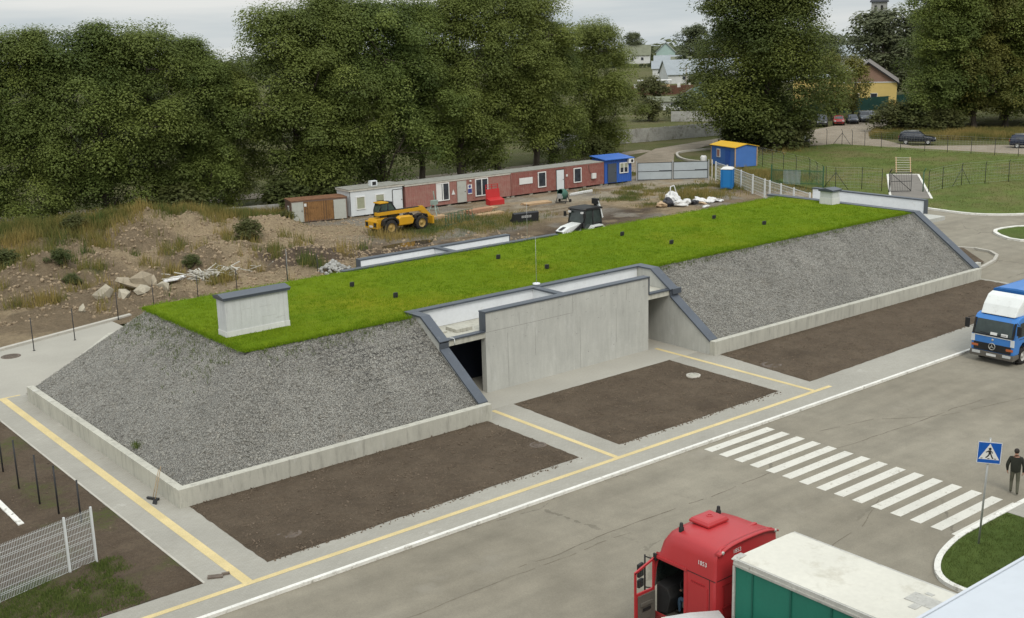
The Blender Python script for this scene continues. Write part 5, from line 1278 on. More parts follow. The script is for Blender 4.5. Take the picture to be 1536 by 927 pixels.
for a in (90,210,330): m.add([(.045,.035*cos(rad(a+90)),.92+.035*sin(rad(a+90))),(.045,.17*cos(rad(a)),.92+.17*sin(rad(a))),(.045,-.035*cos(rad(a+90)),.92-.035*sin(rad(a+90)))],[(0,1,2)])
m.build('emblem',M['alu'],gr,weld=False)
m=MB()
for s in (-1,1): m.bb(-.02,.022,s*1.06-.10,s*1.06+.10,1.06,1.42)
m.build('corner_panel',M['cab_white'],cb,.01); m=MB(); m.lathe([(0,.022),(.06,.02),(.06,.0)],(0,.0,1.26),'x',12); m.build('badge',M['alu'],cb)
m=MB(); m.bb(-.02,.02,-1.02,1.02,1.40,1.45); m.build('trim',M['cab_white'],cb)
for s in (-1,1):
    m=MB(); m.bb(-.02,.03,s*.93-.18,s*.93+.18,.82,.94); m.build('indicator',M['amber'],cb)
m=MB(); m.prism([(.05,.32),(.06,.62),(-.5,.62),(-.55,.40)],'y',-1.17,1.17); bm_=m.build('bumper',M['grey_pl'],bt,.04)
for s in (-1,1): m=MB(); m.bb(.04,.075,s*.82-.22,s*.82+.22,.46,.60); m.build('headlamp',M['headlamp'],bm_,.015)
m=MB(); m.bb(.055,.07,-.26,.26,.42,.54); m.build('number_plate',M['label_w'],bm_)
for s in (-1,1):
    m=MB(); m.add([(-.32,s*1.158,1.5),(-.50,s*1.158,2.22),(-1.25,s*1.158,2.24),(-1.25,s*1.158,1.5)],[(0,1,2,3)]); m.build('side_window',M['glass_tint'],cb,weld=False)
    m=MB(); m.tube((-.15,s*1.15,2.3),(.05,s*1.38,2.25),.018); m.bb(.0,.09,s*1.40-.11,s*1.40+.11,1.72,2.2); m.build('mirror',M['black_pl'],bt,.02)
    m=MB(); m.bb(-1.3,-.45,s*1.155-.006,s*1.155+.006,1.38,1.40); m.bb(-1.28,-1.05,s*1.16-.012,s*1.16+.012,1.28,1.34); m.build('door_trim',M['black_pl'],cb)
m=MB(); m.loft([[(-.35,-.92,2.49),(-.35,.92,2.49),(-1.6,1.08,2.53),(-1.6,-1.08,2.53)],[(-.62,-.95,2.95),(-.62,.95,2.95),(-1.62,1.1,3.0),(-1.62,-1.1,3.0)],[(-1.05,-.98,3.36),(-1.05,.98,3.36),(-1.66,1.1,3.42),(-1.66,-1.1,3.42)]],smooth=False); m.build('roof_deflector',M['white_pl'],bt,.06)
m=MB(); m.bb(-7.6,-1.95,-1.22,1.22,1.1,3.46); m.build('cargo_tarpaulin',M['truck_blue2'],bt,.05)
m=MB(); m.prism([(-1.19,3.462),(1.19,3.462),(.9,3.56),(0,3.60),(-.9,3.56)],'x',-7.58,-1.97); m.build('cargo_roof',M['truck_blue'],bt,.02)
m=MB()
for x in (-.45,.45): pass
m.bb(-7.5,-1.5,-.45,.45,.6,.9); m.build('chassis_frame',M['black_pl'],bt); m=MB(); m.bb(-7.6,-1.95,-1.22,1.22,.95,1.09); m.build('cargo_bed',M['grey_pl'],bt)
for x in (-1.02,-5.6):
    for y in (-1.0,1.0): wheel(bt,x,y,.45,.28,'alu',22)
# ---- cars
def car(label,paint_m,loc,rz,kind='suv',group='cars parked by the yellow building'):
    L,W,H=((4.75,.93,1.72) if kind=='suv' else (4.4,.88,1.46))
    o=thing('parked_car',label,'car',loc,rz,group)
    prof={'suv':[(-2.38,.42,.95,.95,.80),(-2.32,.38,1.05,1.12,.86),(-2.15,.36,1.08,1.55,.90),(-1.7,.36,1.08,1.70,.92),(-.4,.36,1.06,1.74,.93),(.35,.36,1.05,1.68,.93),(1.05,.36,1.03,1.10,.92),(1.7,.36,.99,1.0,.9),(2.2,.38,.88,.89,.84),(2.37,.42,.70,.71,.76)],
          'sedan':[(-2.2,.40,.80,.82,.76),(-2.1,.36,.92,.98,.82),(-1.75,.34,.95,1.08,.85),(-1.1,.34,.94,1.40,.87),(-.3,.34,.93,1.46,.88),(.3,.34,.92,1.40,.88),(1.0,.34,.90,.97,.87),(1.7,.34,.84,.85,.85),(2.1,.36,.72,.73,.78),(2.2,.40,.62,.63,.72)]}[kind]
    R_=[]
    for x,zl,zb,zt,w in prof:
        wt=w*.74 if zt-zb>.2 else w*.86
        H_=[(w*.90,zl),(w,zl+.18),(w,zb-.12),(w*.97,zb),(wt,zt-.05),(wt*.8,zt)]
        R_.append([(x,-a,b) for a,b in H_]+[(x,0,zt+.01)]+[(x,a,b) for a,b in reversed(H_)])
    m=MB(); m.loft(R_); b=m.build('body',paint_m,o)
    m=MB()
    def side(k0,k1,s,ins=.06):
        a0,a1=prof[k0],prof[k1]
        def P(p,f): 
            w=p[4]; wt=w*.74 if p[3]-p[2]>.2 else w*.86; za,zb_=p[2]+.02,p[3]-.10
            return (p[0],s*((w*.97)*(1-f)+wt*f+.012),za+(zb_-za)*f)
        q=[P(a0,.08),P(a1,.08),P(a1,.9),P(a0,.9)]
        c=sum((Vector(p) for p in q),Vector())/4
        m.add([tuple(c+(Vector(p)-c)*.93) for p in q],[(0,1,2,3)])
    rng=((3,4),(4,5)) 
    for s in (-1,1):
        for a,c_ in rng: side(a,c_,s)
        a1=prof[5];a2=prof[6]; m.add([(a1[0]+.03,s*(a1[4]*.97*.92+a1[4]*.74*.08+.02),a1[2]+.06),(a2[0]-.15,s*(a2[4]*.95+.01),a2[2]+.04),(a1[0]+.03,s*(a1[4]*.74+.02),a1[3]-.12)],[(0,1,2)])
    a1=prof[5];a2=prof[6]; m.add([(a1[0]+.07,-a1[4]*.62,a1[3]-.03),(a1[0]+.07,a1[4]*.62,a1[3]-.03),(a2[0]-.05,a2[4]*.75,a2[3]+.05),(a2[0]-.05,-a2[4]*.75,a2[3]+.05)],[(0,1,2,3)])
    k=2 if kind=='suv' else 3; a1=prof[k-1]; a2=prof[k]
    m.add([(a1[0]-.01,-a1[4]*.72,a1[3]+.06),(a1[0]-.01,a1[4]*.72,a1[3]+.06),(a2[0]-.01,a2[4]*.62,a2[3]-.03),(a2[0]-.01,-a2[4]*.62,a2[3]-.03)],[(0,1,2,3)])
    m.build('windows',M['pane'],b,weld=False)
    fx=prof[-2][0]+.08; m=MB(); m.bb(fx-.05,fx+.10,-.42,.42,.52,.68); m.build('grille',M['black_pl'],b)
    for s in (-1,1):
        m=MB(); m.box((fx-.03,s*.62,.76),(.2,.28,.14),(0,.2,s*.25)); m.build('headlight',M['headlamp'],b,.02)
        m=MB(); m.box((prof[0][0]+.03,s*.70,.95),(.1,.2,.22)); m.build('tail_light',M['red_paint'],b,.02)
        m=MB(); m.bb(.72,.86,s*1.0-.08,s*1.0+.08,1.02,1.16); m.build('wing_mirror',M['black_pl'],b,.02)
    wb=1.42 if kind=='suv' else 1.32
    for x in (-wb,wb):
        for y in (-W+.09,W-.09): wheel(o,x,y,.36 if kind=='suv' else .31,.24,'galv',20)
    if kind=='suv': 
        m=MB()
        for s in (-1,1): m.tube((-1.8,s*.62,1.74),(.2,s*.62,1.76),.025)
        m.build('roof_rail',M['galv'],b)
    return o
def cp(n,c): return paint(n,c,.25,.05,(.2,.17,.13),.5)
car('dark blue estate car standing on the far dirt road, left of two',cp('midnight_car_paint',(.012,.016,.026)),(143.6,91.0,-.09),rad(-58),'suv','cars on the far dirt road')
car('dark blue off-road car cut by the right picture edge on the dirt road',cp('blue_black_car_paint',(.014,.020,.042)),(147.6,77.3,-.09),rad(-62),'suv','cars on the far dirt road')
car('white car half hidden behind the big lone tree',cp('white_car_paint',(.55,.56,.57)),(135.4,104.4,-.09),rad(-120),'sedan','cars on the far dirt road')
LOT=[((155.2,118.6),'dark green car at the left end of the parked row','sedan',(.018,.035,.026)),((158.6,117.8),'dark grey car parked just left of the red car','suv',(.035,.037,.038)),((161.8,116.9),'red car parked in the row before the yellow building','sedan',(.30,.025,.025)),
((165.0,116.6),'dark navy car parked just right of the red car','sedan',(.020,.026,.045)),((168.6,116.8),'mid grey car parked two places right of the red car','suv',(.085,.095,.11)),((172.6,118.6),'silver grey car at the right end of the parked row','sedan',(.16,.17,.18))]
for k,((x,y),lab,kd,c) in enumerate(LOT): car(lab,cp('parked_car_paint_'+lab.split()[1],c),(x,y,-.12),rad(214+k*2),kd)
# low roof of the building the picture is taken from
M['sheet_roof']=pbr('pale_blue_grey_roof_sheet',(.50,.535,.575),.5,(.4,.04),(6,.03),None,(1.2,.62,.8,(.44,.47,.51)),.0,.4)
rb=thing('building','near building with plain pale blue-grey sheet roof at the lower right corner','building',(22,2.2,0))
m=MB(); m.bb(-19,18,-1.2,1.75,-.1,12.75); m.build('wall',M['conc'],rb)
m=MB(); m.prism([(2.28,12.9),(2.28,13.0),(-1.5,13.3),(-1.5,13.2)],'x',-20,19); ro=m.build('roof',M['sheet_roof'],rb)
m=MB(); m.bb(-20,19,2.285,2.31,12.86,13.01); m.build('drip_edge',M['sheet_roof'],ro)
# ------------------------------------------------------------------ beyond the yard
M['wall_white']=pbr('white_washed_wall',(.55,.56,.55),.85,(.5,.08),(3,.08),None,(1.,.6,.75,(.38,.36,.32))); M['roof_grey']=pbr('grey_sheet_roof',(.27,.30,.32),.6,(.4,.1),(4,.08)); M['roof_green']=pbr('green_sheet_roof',(.075,.14,.13),.6,(.5,.12),(4,.1)); M['teal']=pbr('turquoise_wall',(.33,.44,.42),.8,(.6,.1),None); M['roof_moss']=pbr('mossy_tile_roof',(.16,.17,.12),.9,(.7,.15),(5,.15)); M['yellow_wall']=pbr('yellow_render',(.62,.47,.17),.85,(.4,.08),(3,.05)); M['brown_gable']=pbr('brown_gable_boarding',(.27,.17,.125),.8,(.6,.1),(5,.1)); M['brown_fence']=pbr('brown_board_fence',(.11,.055,.035),.85,(.8,.2),(5,.2)); M['green_net']=pbr('green_privacy_netting',(.015,.055,.045),.8,(.5,.15),None)
M['roof_brown']=pbr('dull_brown_roof_sheet',(.17,.155,.14),.7,(.5,.1),None); M['tower_stone']=pbr('weathered_tower_wall',(.30,.30,.28),.9,(.5,.12),None); M['slate_cap']=pbr('dark_slate_cap',(.06,.065,.075),.6,(.5,.1),None); M['conc_fence']=pbr('old_concrete_panels',(.36,.355,.33),.9,(.5,.15),(4,.15),None,(1.1,.5,.7,(.19,.18,.15))); M['pole']=pbr('grey_utility_pole',(.22,.20,.17),.9,(1,.15),None)
def house(name,label,x,y,rz,W,D,wh,rh,wallm,roofm,wins=(),axis='x',cat='house',gablem=None):
    o=thing(name,label,cat,(x,y,-.15),rz)
    m=MB(); m.bb(-W/2,W/2,0,D,0,wh); wo=m.build('wall',M[wallm],o)
    if axis=='y':   # gable faces the front
        m=MB(); m.prism([(-W/2,wh),(W/2,wh),(0,wh+rh)],'y',0.0,D); m.build('gable',M[gablem or wallm],o)
        m=MB()
        for s in (-1,1): m.prism([(s*(W/2+.4),wh-.4*rh/(W/2)),(0,wh+rh+.0),(0,wh+rh+.14),(s*(W/2+.4),wh-.4*rh/(W/2)+.14)],'y',-.4,D+.4)
        m.build('roof',M[roofm],o,weld=False)
        m=MB()
        for s in (-1,1): m.prism([(s*(W/2+.42),wh-.42*rh/(W/2)-.12),(0,wh+rh-.12),(0,wh+rh+.16),(s*(W/2+.42),wh-.42*rh/(W/2)+.16)],'y',-.46,-.405)
        m.build('bargeboard',M['roof_grey'] if name!='yellow_building' else M['steel_dark'],o,weld=False)
    else:
        m=MB(); m.prism([(-.4,wh-.1),(D/2,wh+rh),(D+.4,wh-.1),(D+.4,wh+.02),(D/2,wh+rh+.14),(-.4,wh+.02)],'x',-W/2-.4,W/2+.4); m.build('roof',M[roofm],o)
        for s in (-1,1): m=MB(); m.prism([(.0,wh),(D,wh),(D/2,wh+rh-.05)],'x',s*W/2-.1 if s>0 else -W/2,s*W/2 if s>0 else -W/2+.1); m.build('gable',M[gablem or wallm],o)
    for (wx,wz,ww,wh_) in wins:
        m=MB(); m.bb(wx-ww/2-.08,wx+ww/2+.08,-.05,-.0,wz-.08,wz+wh_+.08); f=m.build('window',M['frame'],o); m=MB(); m.bb(wx-ww/2,wx+ww/2,-.065,-.052,wz,wz+wh_); m.build('pane',M['pane'],f)
    return o
VA=rad(-50)+0   # facing the camera from the right-hand distance
house('barn','long white barn with grey sheet roof in the far distance',247,222,rad(-33),21,11,2.4,3.7,'wall_white','roof_grey',((-6,1,1,.9),),'x','barn')
o=house('barn_end','white gable-ended annex at the right end of the barn',243.5,208,rad(-62),10.5,9,2.6,3.4,'wall_white','roof_grey',((1,1,.9,.9),),'y','barn')
house('turquoise_house','turquoise house with mossy hipped roof at the far left horizon',352,338,rad(-47),7.5,8,4.2,3.6,'teal','roof_moss',((-1.5,1.5,1,1.4),(1.6,1.5,1,1.4)),'y','house')
house('farm_house','low pale house with long mossy roof beside the turquoise house',341,343,rad(-47),10,8,3.2,3.8,'wall_white','roof_moss',((-2,1.2,1,1.2),(2,1.2,1,1.2)),'x','house')
house('garden_house','small pale turquoise shed with dark green roof beyond the concrete wall',174.5,160.5,rad(-62),5.0,6.5,2.3,1.6,'shed_pale' if 'shed_pale' in M else (M.setdefault('shed_pale',pbr('pale_turquoise_boards',(.36,.43,.42),.85,(.8,.12),(5,.1))) and 'shed_pale'),'roof_green',((-1.2,1.0,.7,.6),),'y','shed')
house('lean_to','low grey-roofed outbuilding left of the pale turquoise shed',169.8,163.2,rad(-45),6.0,4.5,1.7,.7,'wall_white','roof_moss',((1.5,.7,.8,.6),),'x','shed')
house('tan_house','tan walled house glimpsed beneath the big tree crown in the distance',318,282,rad(-47),16,9,5,2.4,'ply','roof_grey',((-4,1.5,1.2,1.6),(0,1.5,1.2,1.6),(4,1.5,1.2,1.6)),'x','house')
for k,(x,y,W,wm,rm,lab) in enumerate(((300,287,9,'wall_white','roof_grey','small white house with grey roof far behind the barn, left'),(292,272,8,'ply','roof_moss','small tan house far behind the barn, right of the white one'),(262,250,10,'wall_white','roof_grey','low white shed with grey roof just above the barn roof'),(200,176,6,'wall_white','roof_moss','small pale outhouse right of the turquoise shed'))): house('village_house',lab,x,y,rad(-46),W,7,2.8,2.0,wm,rm,((-1.5,1,.9,1.1),(1.5,1,.9,1.1)),'x','house')
yb=house('yellow_building','yellow rendered building with brown gable behind the parked cars',190.8,131.8,rad(-56),10.4,16,4.9,3.6,'yellow_wall','roof_brown',((-2,1.4,1.1,1.5),(1.2,1.4,1.1,1.5)),'y','building','brown_gable')
m=MB(); m.bb(-13.5,-5.25,1.5,14,0,5.6); m.build('side_wing',M['yellow_wall'],yb); m=MB(); m.bb(-13.8,-5.3,1.2,14.3,5.62,5.8); m.build('wing_roof',M['roof_grey'],yb)
m=MB(); m.bb(-5.3,5.3,-.09,-.005,4.86,5.02); m.build('eaves_trim',M['frame'],yb)
house('grey_hall','pale long hall roof glimpsed through the trees right of the big tree',262,196,rad(-52),26,12,6.6,2.5,'wall_white','roof_grey',((-5,2,1.5,1.5),(3,2,1.5,1.5)),'x','hall')
ch=thing('church_tower','square pale church tower with dark cap showing above the right-hand trees','tower',(281,191.5,-.15),rad(-60))
m=MB(); m.bb(-1.9,1.9,-1.9,1.9,0,20.0); m.build('tower_wall',M['tower_stone'],ch); m=MB(); m.loft([[(sx*k,sy*k,z) for sx,sy in ((-1,-1),(1,-1),(1,1),(-1,1))] for k,z in ((2.3,20.0),(2.3,20.3),(1.4,21.6),(.9,23.4),(.1,26))],smooth=False); m.build('cap',M['slate_cap'],ch)
for s in (-.8,.8): m=MB(); m.bb(s-.3,s+.3,-1.93,-1.89,17.5,19.2); m.build('belfry_opening',M['black_pl'],ch)
def run_fence(name,label,pts,h,mat,panel=2.5,th=.08,post=.12,cat='fence',ribs=False):
    o=thing(name,label,cat,(*pts[0],-.12)); p0=Vector(pts[0]); i_=0
    for a,b in zip(pts[:-1],pts[1:]):
        A=Vector(a)-p0; B=Vector(b)-p0; L=(B-A).length; an=math.atan2((B-A).y,(B-A).x); n=max(1,int(round(L/panel)))
        for k in range(n):
            m=MB(); x0=L*k/n+post/2+.002; x1=L*(k+1)/n-post/2-.002; m.bb(x0,x1,-th/2,th/2,.0,h)
            if ribs: 
                q=x0+.1
                while q<x1-.1: m.bb(q,q+.06,-th/2-.03,-th/2+.001,.05,h-.03); q+=.3
            else: m.bb(x0+.15,x1-.15,-th/2-.02,-th/2+.001,.2,h*.45); m.bb(x0+.15,x1-.15,-th/2-.02,-th/2+.001,h*.55,h-.15)
            w_=m.build('panel',M[mat],o); w_.location=(A.x,A.y,0); w_.rotation_euler=(0,0,an)
            m=MB(); m.bb(L*k/n-post/2,L*k/n+post/2,-post/2,post/2,-.1,h+.06); w_=m.build('post',M[mat],o); w_.location=(A.x,A.y,0); w_.rotation_euler=(0,0,an)
    return o
run_fence('concrete_wall','old whitewashed concrete panel wall along the far side of the dirt road',[(108,126.5),(127.6,122.6),(140.2,120.6),(150,121.5)],1.95,'conc_fence',2.5,.1,.16,'wall')
run_fence('concrete_wall','broken concrete wall section beyond the road, behind the whitewashed wall',[(151.5,144),(154.5,139.9),(157.4,135.4)],1.75,'conc_fence',2.5,.1,.16,'wall')
run_fence('sheet_fence','low pale grey sheet fence along the foot of the tree row',[(22,112.6),(40.5,106.6),(53.6,102.3)],1.15,'conc_fence',2.5,.04,.06,'fence',True)
run_fence('net_fence','dark green covered fence in front of the yellow building',[(166,127.5),(178.5,130.6),(194,128.5),(204,129)],2.4,'green_net',3.,.04,.08,'fence',True)
run_fence('board_fence','brown board fence of a far garden below the white barn',[(199,202),(209,192),(224,181)],2.1,'brown_fence',2.5,.05,.1,'fence',True)
r_=random.Random(9)
for k in range(9):
    q=Vector((199,202)).lerp(Vector((216,187)),k/9+.04); t_=MB(); w_=r_.uniform(.5,.9); h_=r_.uniform(.7,1.2)
    t_.prism([(-w_/2,0),(w_/2,0),(w_*.45,h_),(-w_*.5,h_)],'y',-.03,.03); t_.tube((-w_*.7,0,h_+.02),(w_*.7,0,h_+.02),.02)
    tag(t_.build('hanging_cloth',M[('frame','fascia','label_b','ply')[k%4]],loc=(q.x-.5,q.y-.5,1.5),rot=(0,0,rad(-45))),f'cloth hung over the far brown board fence, {ORD[k]} from the left','cloth',group='cloths on the far board fence')
aw=thing('canopy','pale flat canopy roof on poles before the far brown fence','canopy',(206,200,-.12),rad(-45)); m=MB(); m.bb(-5,3,-1.5,1.5,3.1,3.25); m.build('roof',M['label_w'],aw)
for x in (-4.8,-1,2.8): m=MB(); m.bb(x-.06,x+.06,-1.3,-1.2,0,3.09); m.build('pole',M['pole'],aw)
for k,(x,y,h) in enumerate(((208.6,193.7,6.3),(236.3,209.6,6.6))):
    t_=thing('utility_pole',('left' if k==0 else 'right')+' of two grey utility poles standing before the white barn','utility pole',(x,y,-.12),rad(-45),'utility poles in the distance')
    m=MB(); m.tube((0,0,0),(0,0,h),.16,.11,8); m.build('pole',M['pole'],t_); m=MB(); m.bb(-.9,.9,-.06,.06,h-.5,h-.38); m.build('cross_arm',M['pole'],t_)
    for s in (-.7,0,.7): m=MB(); m.lathe([(.05,h-.38),(.08,h-.3),(.05,h-.2),(0,h-.18)],(s,0,0),n=8); m.build('insulator',M['label_w'],t_)
# ------------------------------------------------------------------ trees
def leaf_mat(name, dark, light, yel, ymix):
    t = NT(name)
    at = t.new('ShaderNodeAttribute', attribute_name='tint'); oi = t.new('ShaderNodeObjectInfo')
    c = t.mix(at.outputs['Fac'], dark, light)
    c = t.mix(t.ramp(oi.outputs['Random'],0,1,0,ymix), c, yel)
    t.out(c,.6,0,.25)
    tr = t.new('ShaderNodeBsdfTranslucent'); t.l.new(c, tr.inputs['Color'])
    mx = t.new('ShaderNodeMixShader'); mx.inputs[0].default_value=.45; o=t.n['Material Output']
    t.l.new(t.b.outputs[0],mx.inputs[1]); t.l.new(tr.outputs[0],mx.inputs[2]); t.l.new(mx.outputs[0],o.inputs['Surface'])
    return t.m
M['leaf']=leaf_mat('broadleaf_foliage',(.084,.126,.034),(.228,.280,.070),(.235,.245,.06),.4)
M['leaf_dark']=leaf_mat('dark_broadleaf_foliage',(.062,.092,.028),(.205,.235,.055),(.20,.21,.05),.3); M['leaf_y']=leaf_mat('yellowing_foliage',(.10,.125,.034),(.25,.245,.06),(.25,.20,.045),.35)
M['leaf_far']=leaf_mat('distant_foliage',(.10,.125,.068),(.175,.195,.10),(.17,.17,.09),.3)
M['leaf_bush']=leaf_mat('shrub_foliage',(.065,.092,.030),(.14,.16,.05),(.14,.115,.045),.35)
M['bark']=pbr('grey_brown_bark',(.085,.070,.055),.9,(2,.2),(9,.3),(7,.6,.05))
def leaves_mesh(name, centres, radii, per, size, mat, seed, droop=0., tintbase=None, flat=.95):
    r=np.random.default_rng(seed); C=np.array(centres); n=len(C)*per
    idx=np.repeat(np.arange(len(C)),per)
    d=r.normal(size=(n,3)); d/=np.linalg.norm(d,axis=1)[:,None]; d[:,2]=np.where(d[:,2]<-.6,-d[:,2]*.7,d[:,2])
    rad_=np.array(radii)[idx]*r.uniform(.5,1.06,n)**.8
    p=C[idx]+d*rad_[:,None]*np.array([1,1,flat])
    p[:,2]-=droop*r.uniform(0,1,n)**2
    nr=d*.8+np.array([0,0,.7])+r.normal(0,.26,(n,3)); nr/=np.linalg.norm(nr,axis=1)[:,None]
    a=np.cross(nr,r.normal(size=(n,3))); a/=np.linalg.norm(a,axis=1)[:,None]; b=np.cross(nr,a)
    L=r.uniform(size[0],size[1],n)[:,None]; W=L*r.uniform(.55,.8,n)[:,None]
    q=np.empty((n,4,3)); q[:,0]=p-a*L*.5; q[:,1]=p+b*W*.5-a*L*.05; q[:,2]=p+a*L*.5; q[:,3]=p-b*W*.5-a*L*.05
    me=bpy.data.meshes.new(name); me.vertices.add(n*4); me.vertices.foreach_set('co',q.ravel())
    me.loops.add(n*4); me.loops.foreach_set('vertex_index',np.arange(n*4,dtype=np.int32))
    me.polygons.add(n); me.polygons.foreach_set('loop_start',np.arange(0,n*4,4,dtype=np.int32)); me.polygons.foreach_set('loop_total',np.full(n,4,dtype=np.int32))
    tb=np.clip(np.array([.42+.75*mnoise.noise(Vector(c)*.22+Vector((seed,0,0))) for c in centres])+r.normal(0,.10,len(C)),0,1) if tintbase is None else np.array(tintbase)
    ti=np.clip(tb[idx]+r.normal(0,.06,n),0,1)
    at=me.attributes.new('tint','FLOAT','POINT'); at.data.foreach_set('value',np.repeat(ti,4).astype(np.float32))
    me.materials.append(mat); me.update(); me.validate(); return me
def crown_points(seed,H,R,z0,shape,ncl,rc):
    # clump centres filling an uneven crown made of several boughs; more of them near the outside
    r=random.Random(seed); lobes=[]
    nl=9 if shape!='bush' else 5
    for k in range(nl):
        t=(k+.5)/nl; a=k*2.4+r.uniform(-.5,.5)
        prof={'round':math.sin(pi*min(1,.12+.86*t))**.55,'tall':math.sin(pi*min(1,.16+.80*t))**.6*(1.0-.18*t),'wide':(.55+.6*math.sin(pi*min(1,.05+.75*t)))*(1 if t<.85 else .8),'bush':math.sin(pi*min(1,.25+.70*t))**.6}[shape]
        rr=R*prof; off=rr*.42*r.uniform(.7,1.2); lr=rr*.66*r.uniform(.85,1.15)
        lobes.append((off*cos(a),off*sin(a),z0+(H-z0)*(.06+.88*t),lr,lr*r.uniform(.75,1.05)))
    lobes.append((0,0,H-R*.55,R*.5,R*.5))
    P=[];W=[]
    while len(P)<ncl:
        l=lobes[r.randrange(len(lobes))]
        d=Vector((r.gauss(0,1),r.gauss(0,1),r.gauss(0,1))).normalized(); k=r.uniform(.25,1)**.45
        p=Vector((l[0]+d.x*l[3]*k,l[1]+d.y*l[3]*k,l[2]+d.z*l[4]*k))
        if p.z<z0 or p.z>H-rc*.4: continue
        P.append(tuple(p)); W.append(rc*r.uniform(.65,1.3))
    return P,W,lobes
def trunk_mesh(seed,H,r0,P,lobes,z0,nbr=34,trunks=1):
    r=random.Random(seed+99); m=MB()
    def limb(p0,p1,ra,rb,seg=4,wob=.06):
        prev=Vector(p0); L=(Vector(p1)-prev).length
        for k in range(1,seg+1):
            t=k/seg; q=Vector(p0).lerp(Vector(p1),t)+Vector((r.uniform(-1,1),r.uniform(-1,1),r.uniform(-.4,.6)))*wob*L*(1-t)*.7
            m.tube(prev,q,ra+(rb-ra)*(k-1)/seg,ra+(rb-ra)*t,7,caps=False); prev=q
    for t_ in range(trunks):
        ox=(t_-(trunks-1)/2)*.9
        top=Vector((ox*2.2+r.uniform(-.4,.4),r.uniform(-.4,.4),H*.86)); limb((ox*.5,0,-.2),top,r0,r0*.16,8,.03)
        m.tube((ox*.5,0,-.2),(ox*.5,0,.5),r0*1.5,r0*1.02,9,caps=False)
    for l in lobes: zb=max(z0*.7,l[2]-abs(l[0])*.9-abs(l[1])*.9-1.2); limb((0,0,min(zb,H*.8)),(l[0],l[1],l[2]),r0*.42,r0*.12,4)
    for k in range(nbr):
        p=P[r.randrange(len(P))]; l=min(lobes,key=lambda q:(q[0]-p[0])**2+(q[1]-p[1])**2+(q[2]-p[2])**2); limb((l[0],l[1],l[2]-.3),p,r0*.12,.02,2,.05)
    me=m.mesh('trunk',M['bark'],weld=False); return me
def tree_proto(seed,H,R,z0,shape,ncl,rc,per,size,mat,r0=.35,droop=0,trunks=1):
    P,W,lobes=crown_points(seed,H,R,z0,shape,ncl,rc)
    return leaves_mesh('crown',P,W,per,size,M[mat],seed,droop), trunk_mesh(seed,H,r0,P,lobes,z0,trunks=trunks)
PROTO=[tree_proto(11,18,5.8,.6,'round',185,1.5,430,(.13,.26),'leaf'),
       tree_proto(23,20,5.9,1.2,'tall',215,1.5,420,(.13,.26),'leaf'),
       tree_proto(37,20,5.4,2.2,'tall',185,1.5,370,(.13,.26),'leaf'),
       tree_proto(51,18,6.2,.6,'round',205,1.5,420,(.13,.26),'leaf'),
       tree_proto(68,26,9.0,.6,'tall',620,2.0,330,(.18,.34),'leaf_dark'),
       tree_proto(71,24,7.2,1.5,'tall',330,1.5,240,(.19,.35),'leaf'),
       tree_proto(83,9,2.9,1.0,'round',80,.8,70,(.20,.36),'leaf_y',.16,.9),
       tree_proto(95,2.6,1.9,.2,'bush',42,.55,80,(.14,.26),'leaf_bush',.06),
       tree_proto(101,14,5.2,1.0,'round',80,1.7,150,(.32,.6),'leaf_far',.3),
       tree_proto(113,22,6.6,1.5,'tall',280,1.5,240,(.19,.35),'leaf_y')]
HP=[18,20,20,18,26,24,9,2.6,14,22]
def plant(name,label,cat,k,x,y,H,rz,group,wid=1.,z=-.12):
    o=thing(name,label,cat,(x,y,z),rz,group); s=H/HP[k]; o.scale=(s*wid,s*wid,s)
    for nm,me in zip(('crown','trunk'),PROTO[k]):
        q=bpy.data.objects.new(nm,me); COL.objects.link(q); q.parent=o
    return o
ROW=[(24.5,119.5,17.6,0,'leftmost tree of the row, cut by the left picture edge'),(30.4,116.4,18.1,3,'second tree from the left in the row behind the earth heaps'),(35.2,112.6,18.4,1,'third tree from the left in the row behind the earth heaps'),(39.6,110.8,18.6,0,'fourth tree from the left in the row behind the earth heaps'),
 (44.2,109.6,18.1,3,'fifth tree from the left, directly behind the bare sand ridge'),(48.9,108.9,17.2,1,'sixth tree from the left, left of the gap in the row'),(52.3,110.8,14.6,0,'lower tree in the gap between the two groups of the row'),
 (58.6,108.0,20.0,3,'tree behind the rusty brown cabin, right of the gap'),(63.6,107.8,21.2,1,'tall tree behind the white cabin'),(69.2,108.6,20.6,3,'tall tree behind the left half of the faded red cabin'),(74.6,109.0,20.6,2,'tall tree behind the right half of the faded red cabin'),
 (80.6,109.6,22.6,1,'tall tree reaching the top edge behind the dark red cabin'),(86.6,110.4,22.9,2,'thin-crowned tall tree behind the dark red cabin, showing sky through its top'),(92.6,110.6,22.4,2,'tall tree behind the blue guard cabin, right of the thin-crowned tree'),(97.2,113.2,17.5,0,'mid-height tree filling the gap left of the round tree by the gate'),(105.2,113.6,17.4,3,'broad round tree at the right end of the row, left of the gate road')]
for i,(x,y,H,k,lab) in enumerate(ROW): plant('broadleaf_tree',lab,'tree',k,x,y,H,i*1.7,'row of trees behind the cabins',1.06)
for (x,y,H,lab) in ((109.6,118.3,4.2,'low leafy shrub at the foot of the round tree near the gate road'),(102.5,110.2,3.2,'dark shrub behind the blue guard cabin'),(54.6,104.4,3.4,'dark bush behind the left end of the cabin row'),(44.7,104.8,3.6,'dark green bush under the trees behind the sand ridge'),(59.6,104.2,2.8,'bush behind the rusty brown store, right of another bush')):
    plant('bush',lab,'bush',7,x,y,H,x,'bushes under the tree row',1.3)
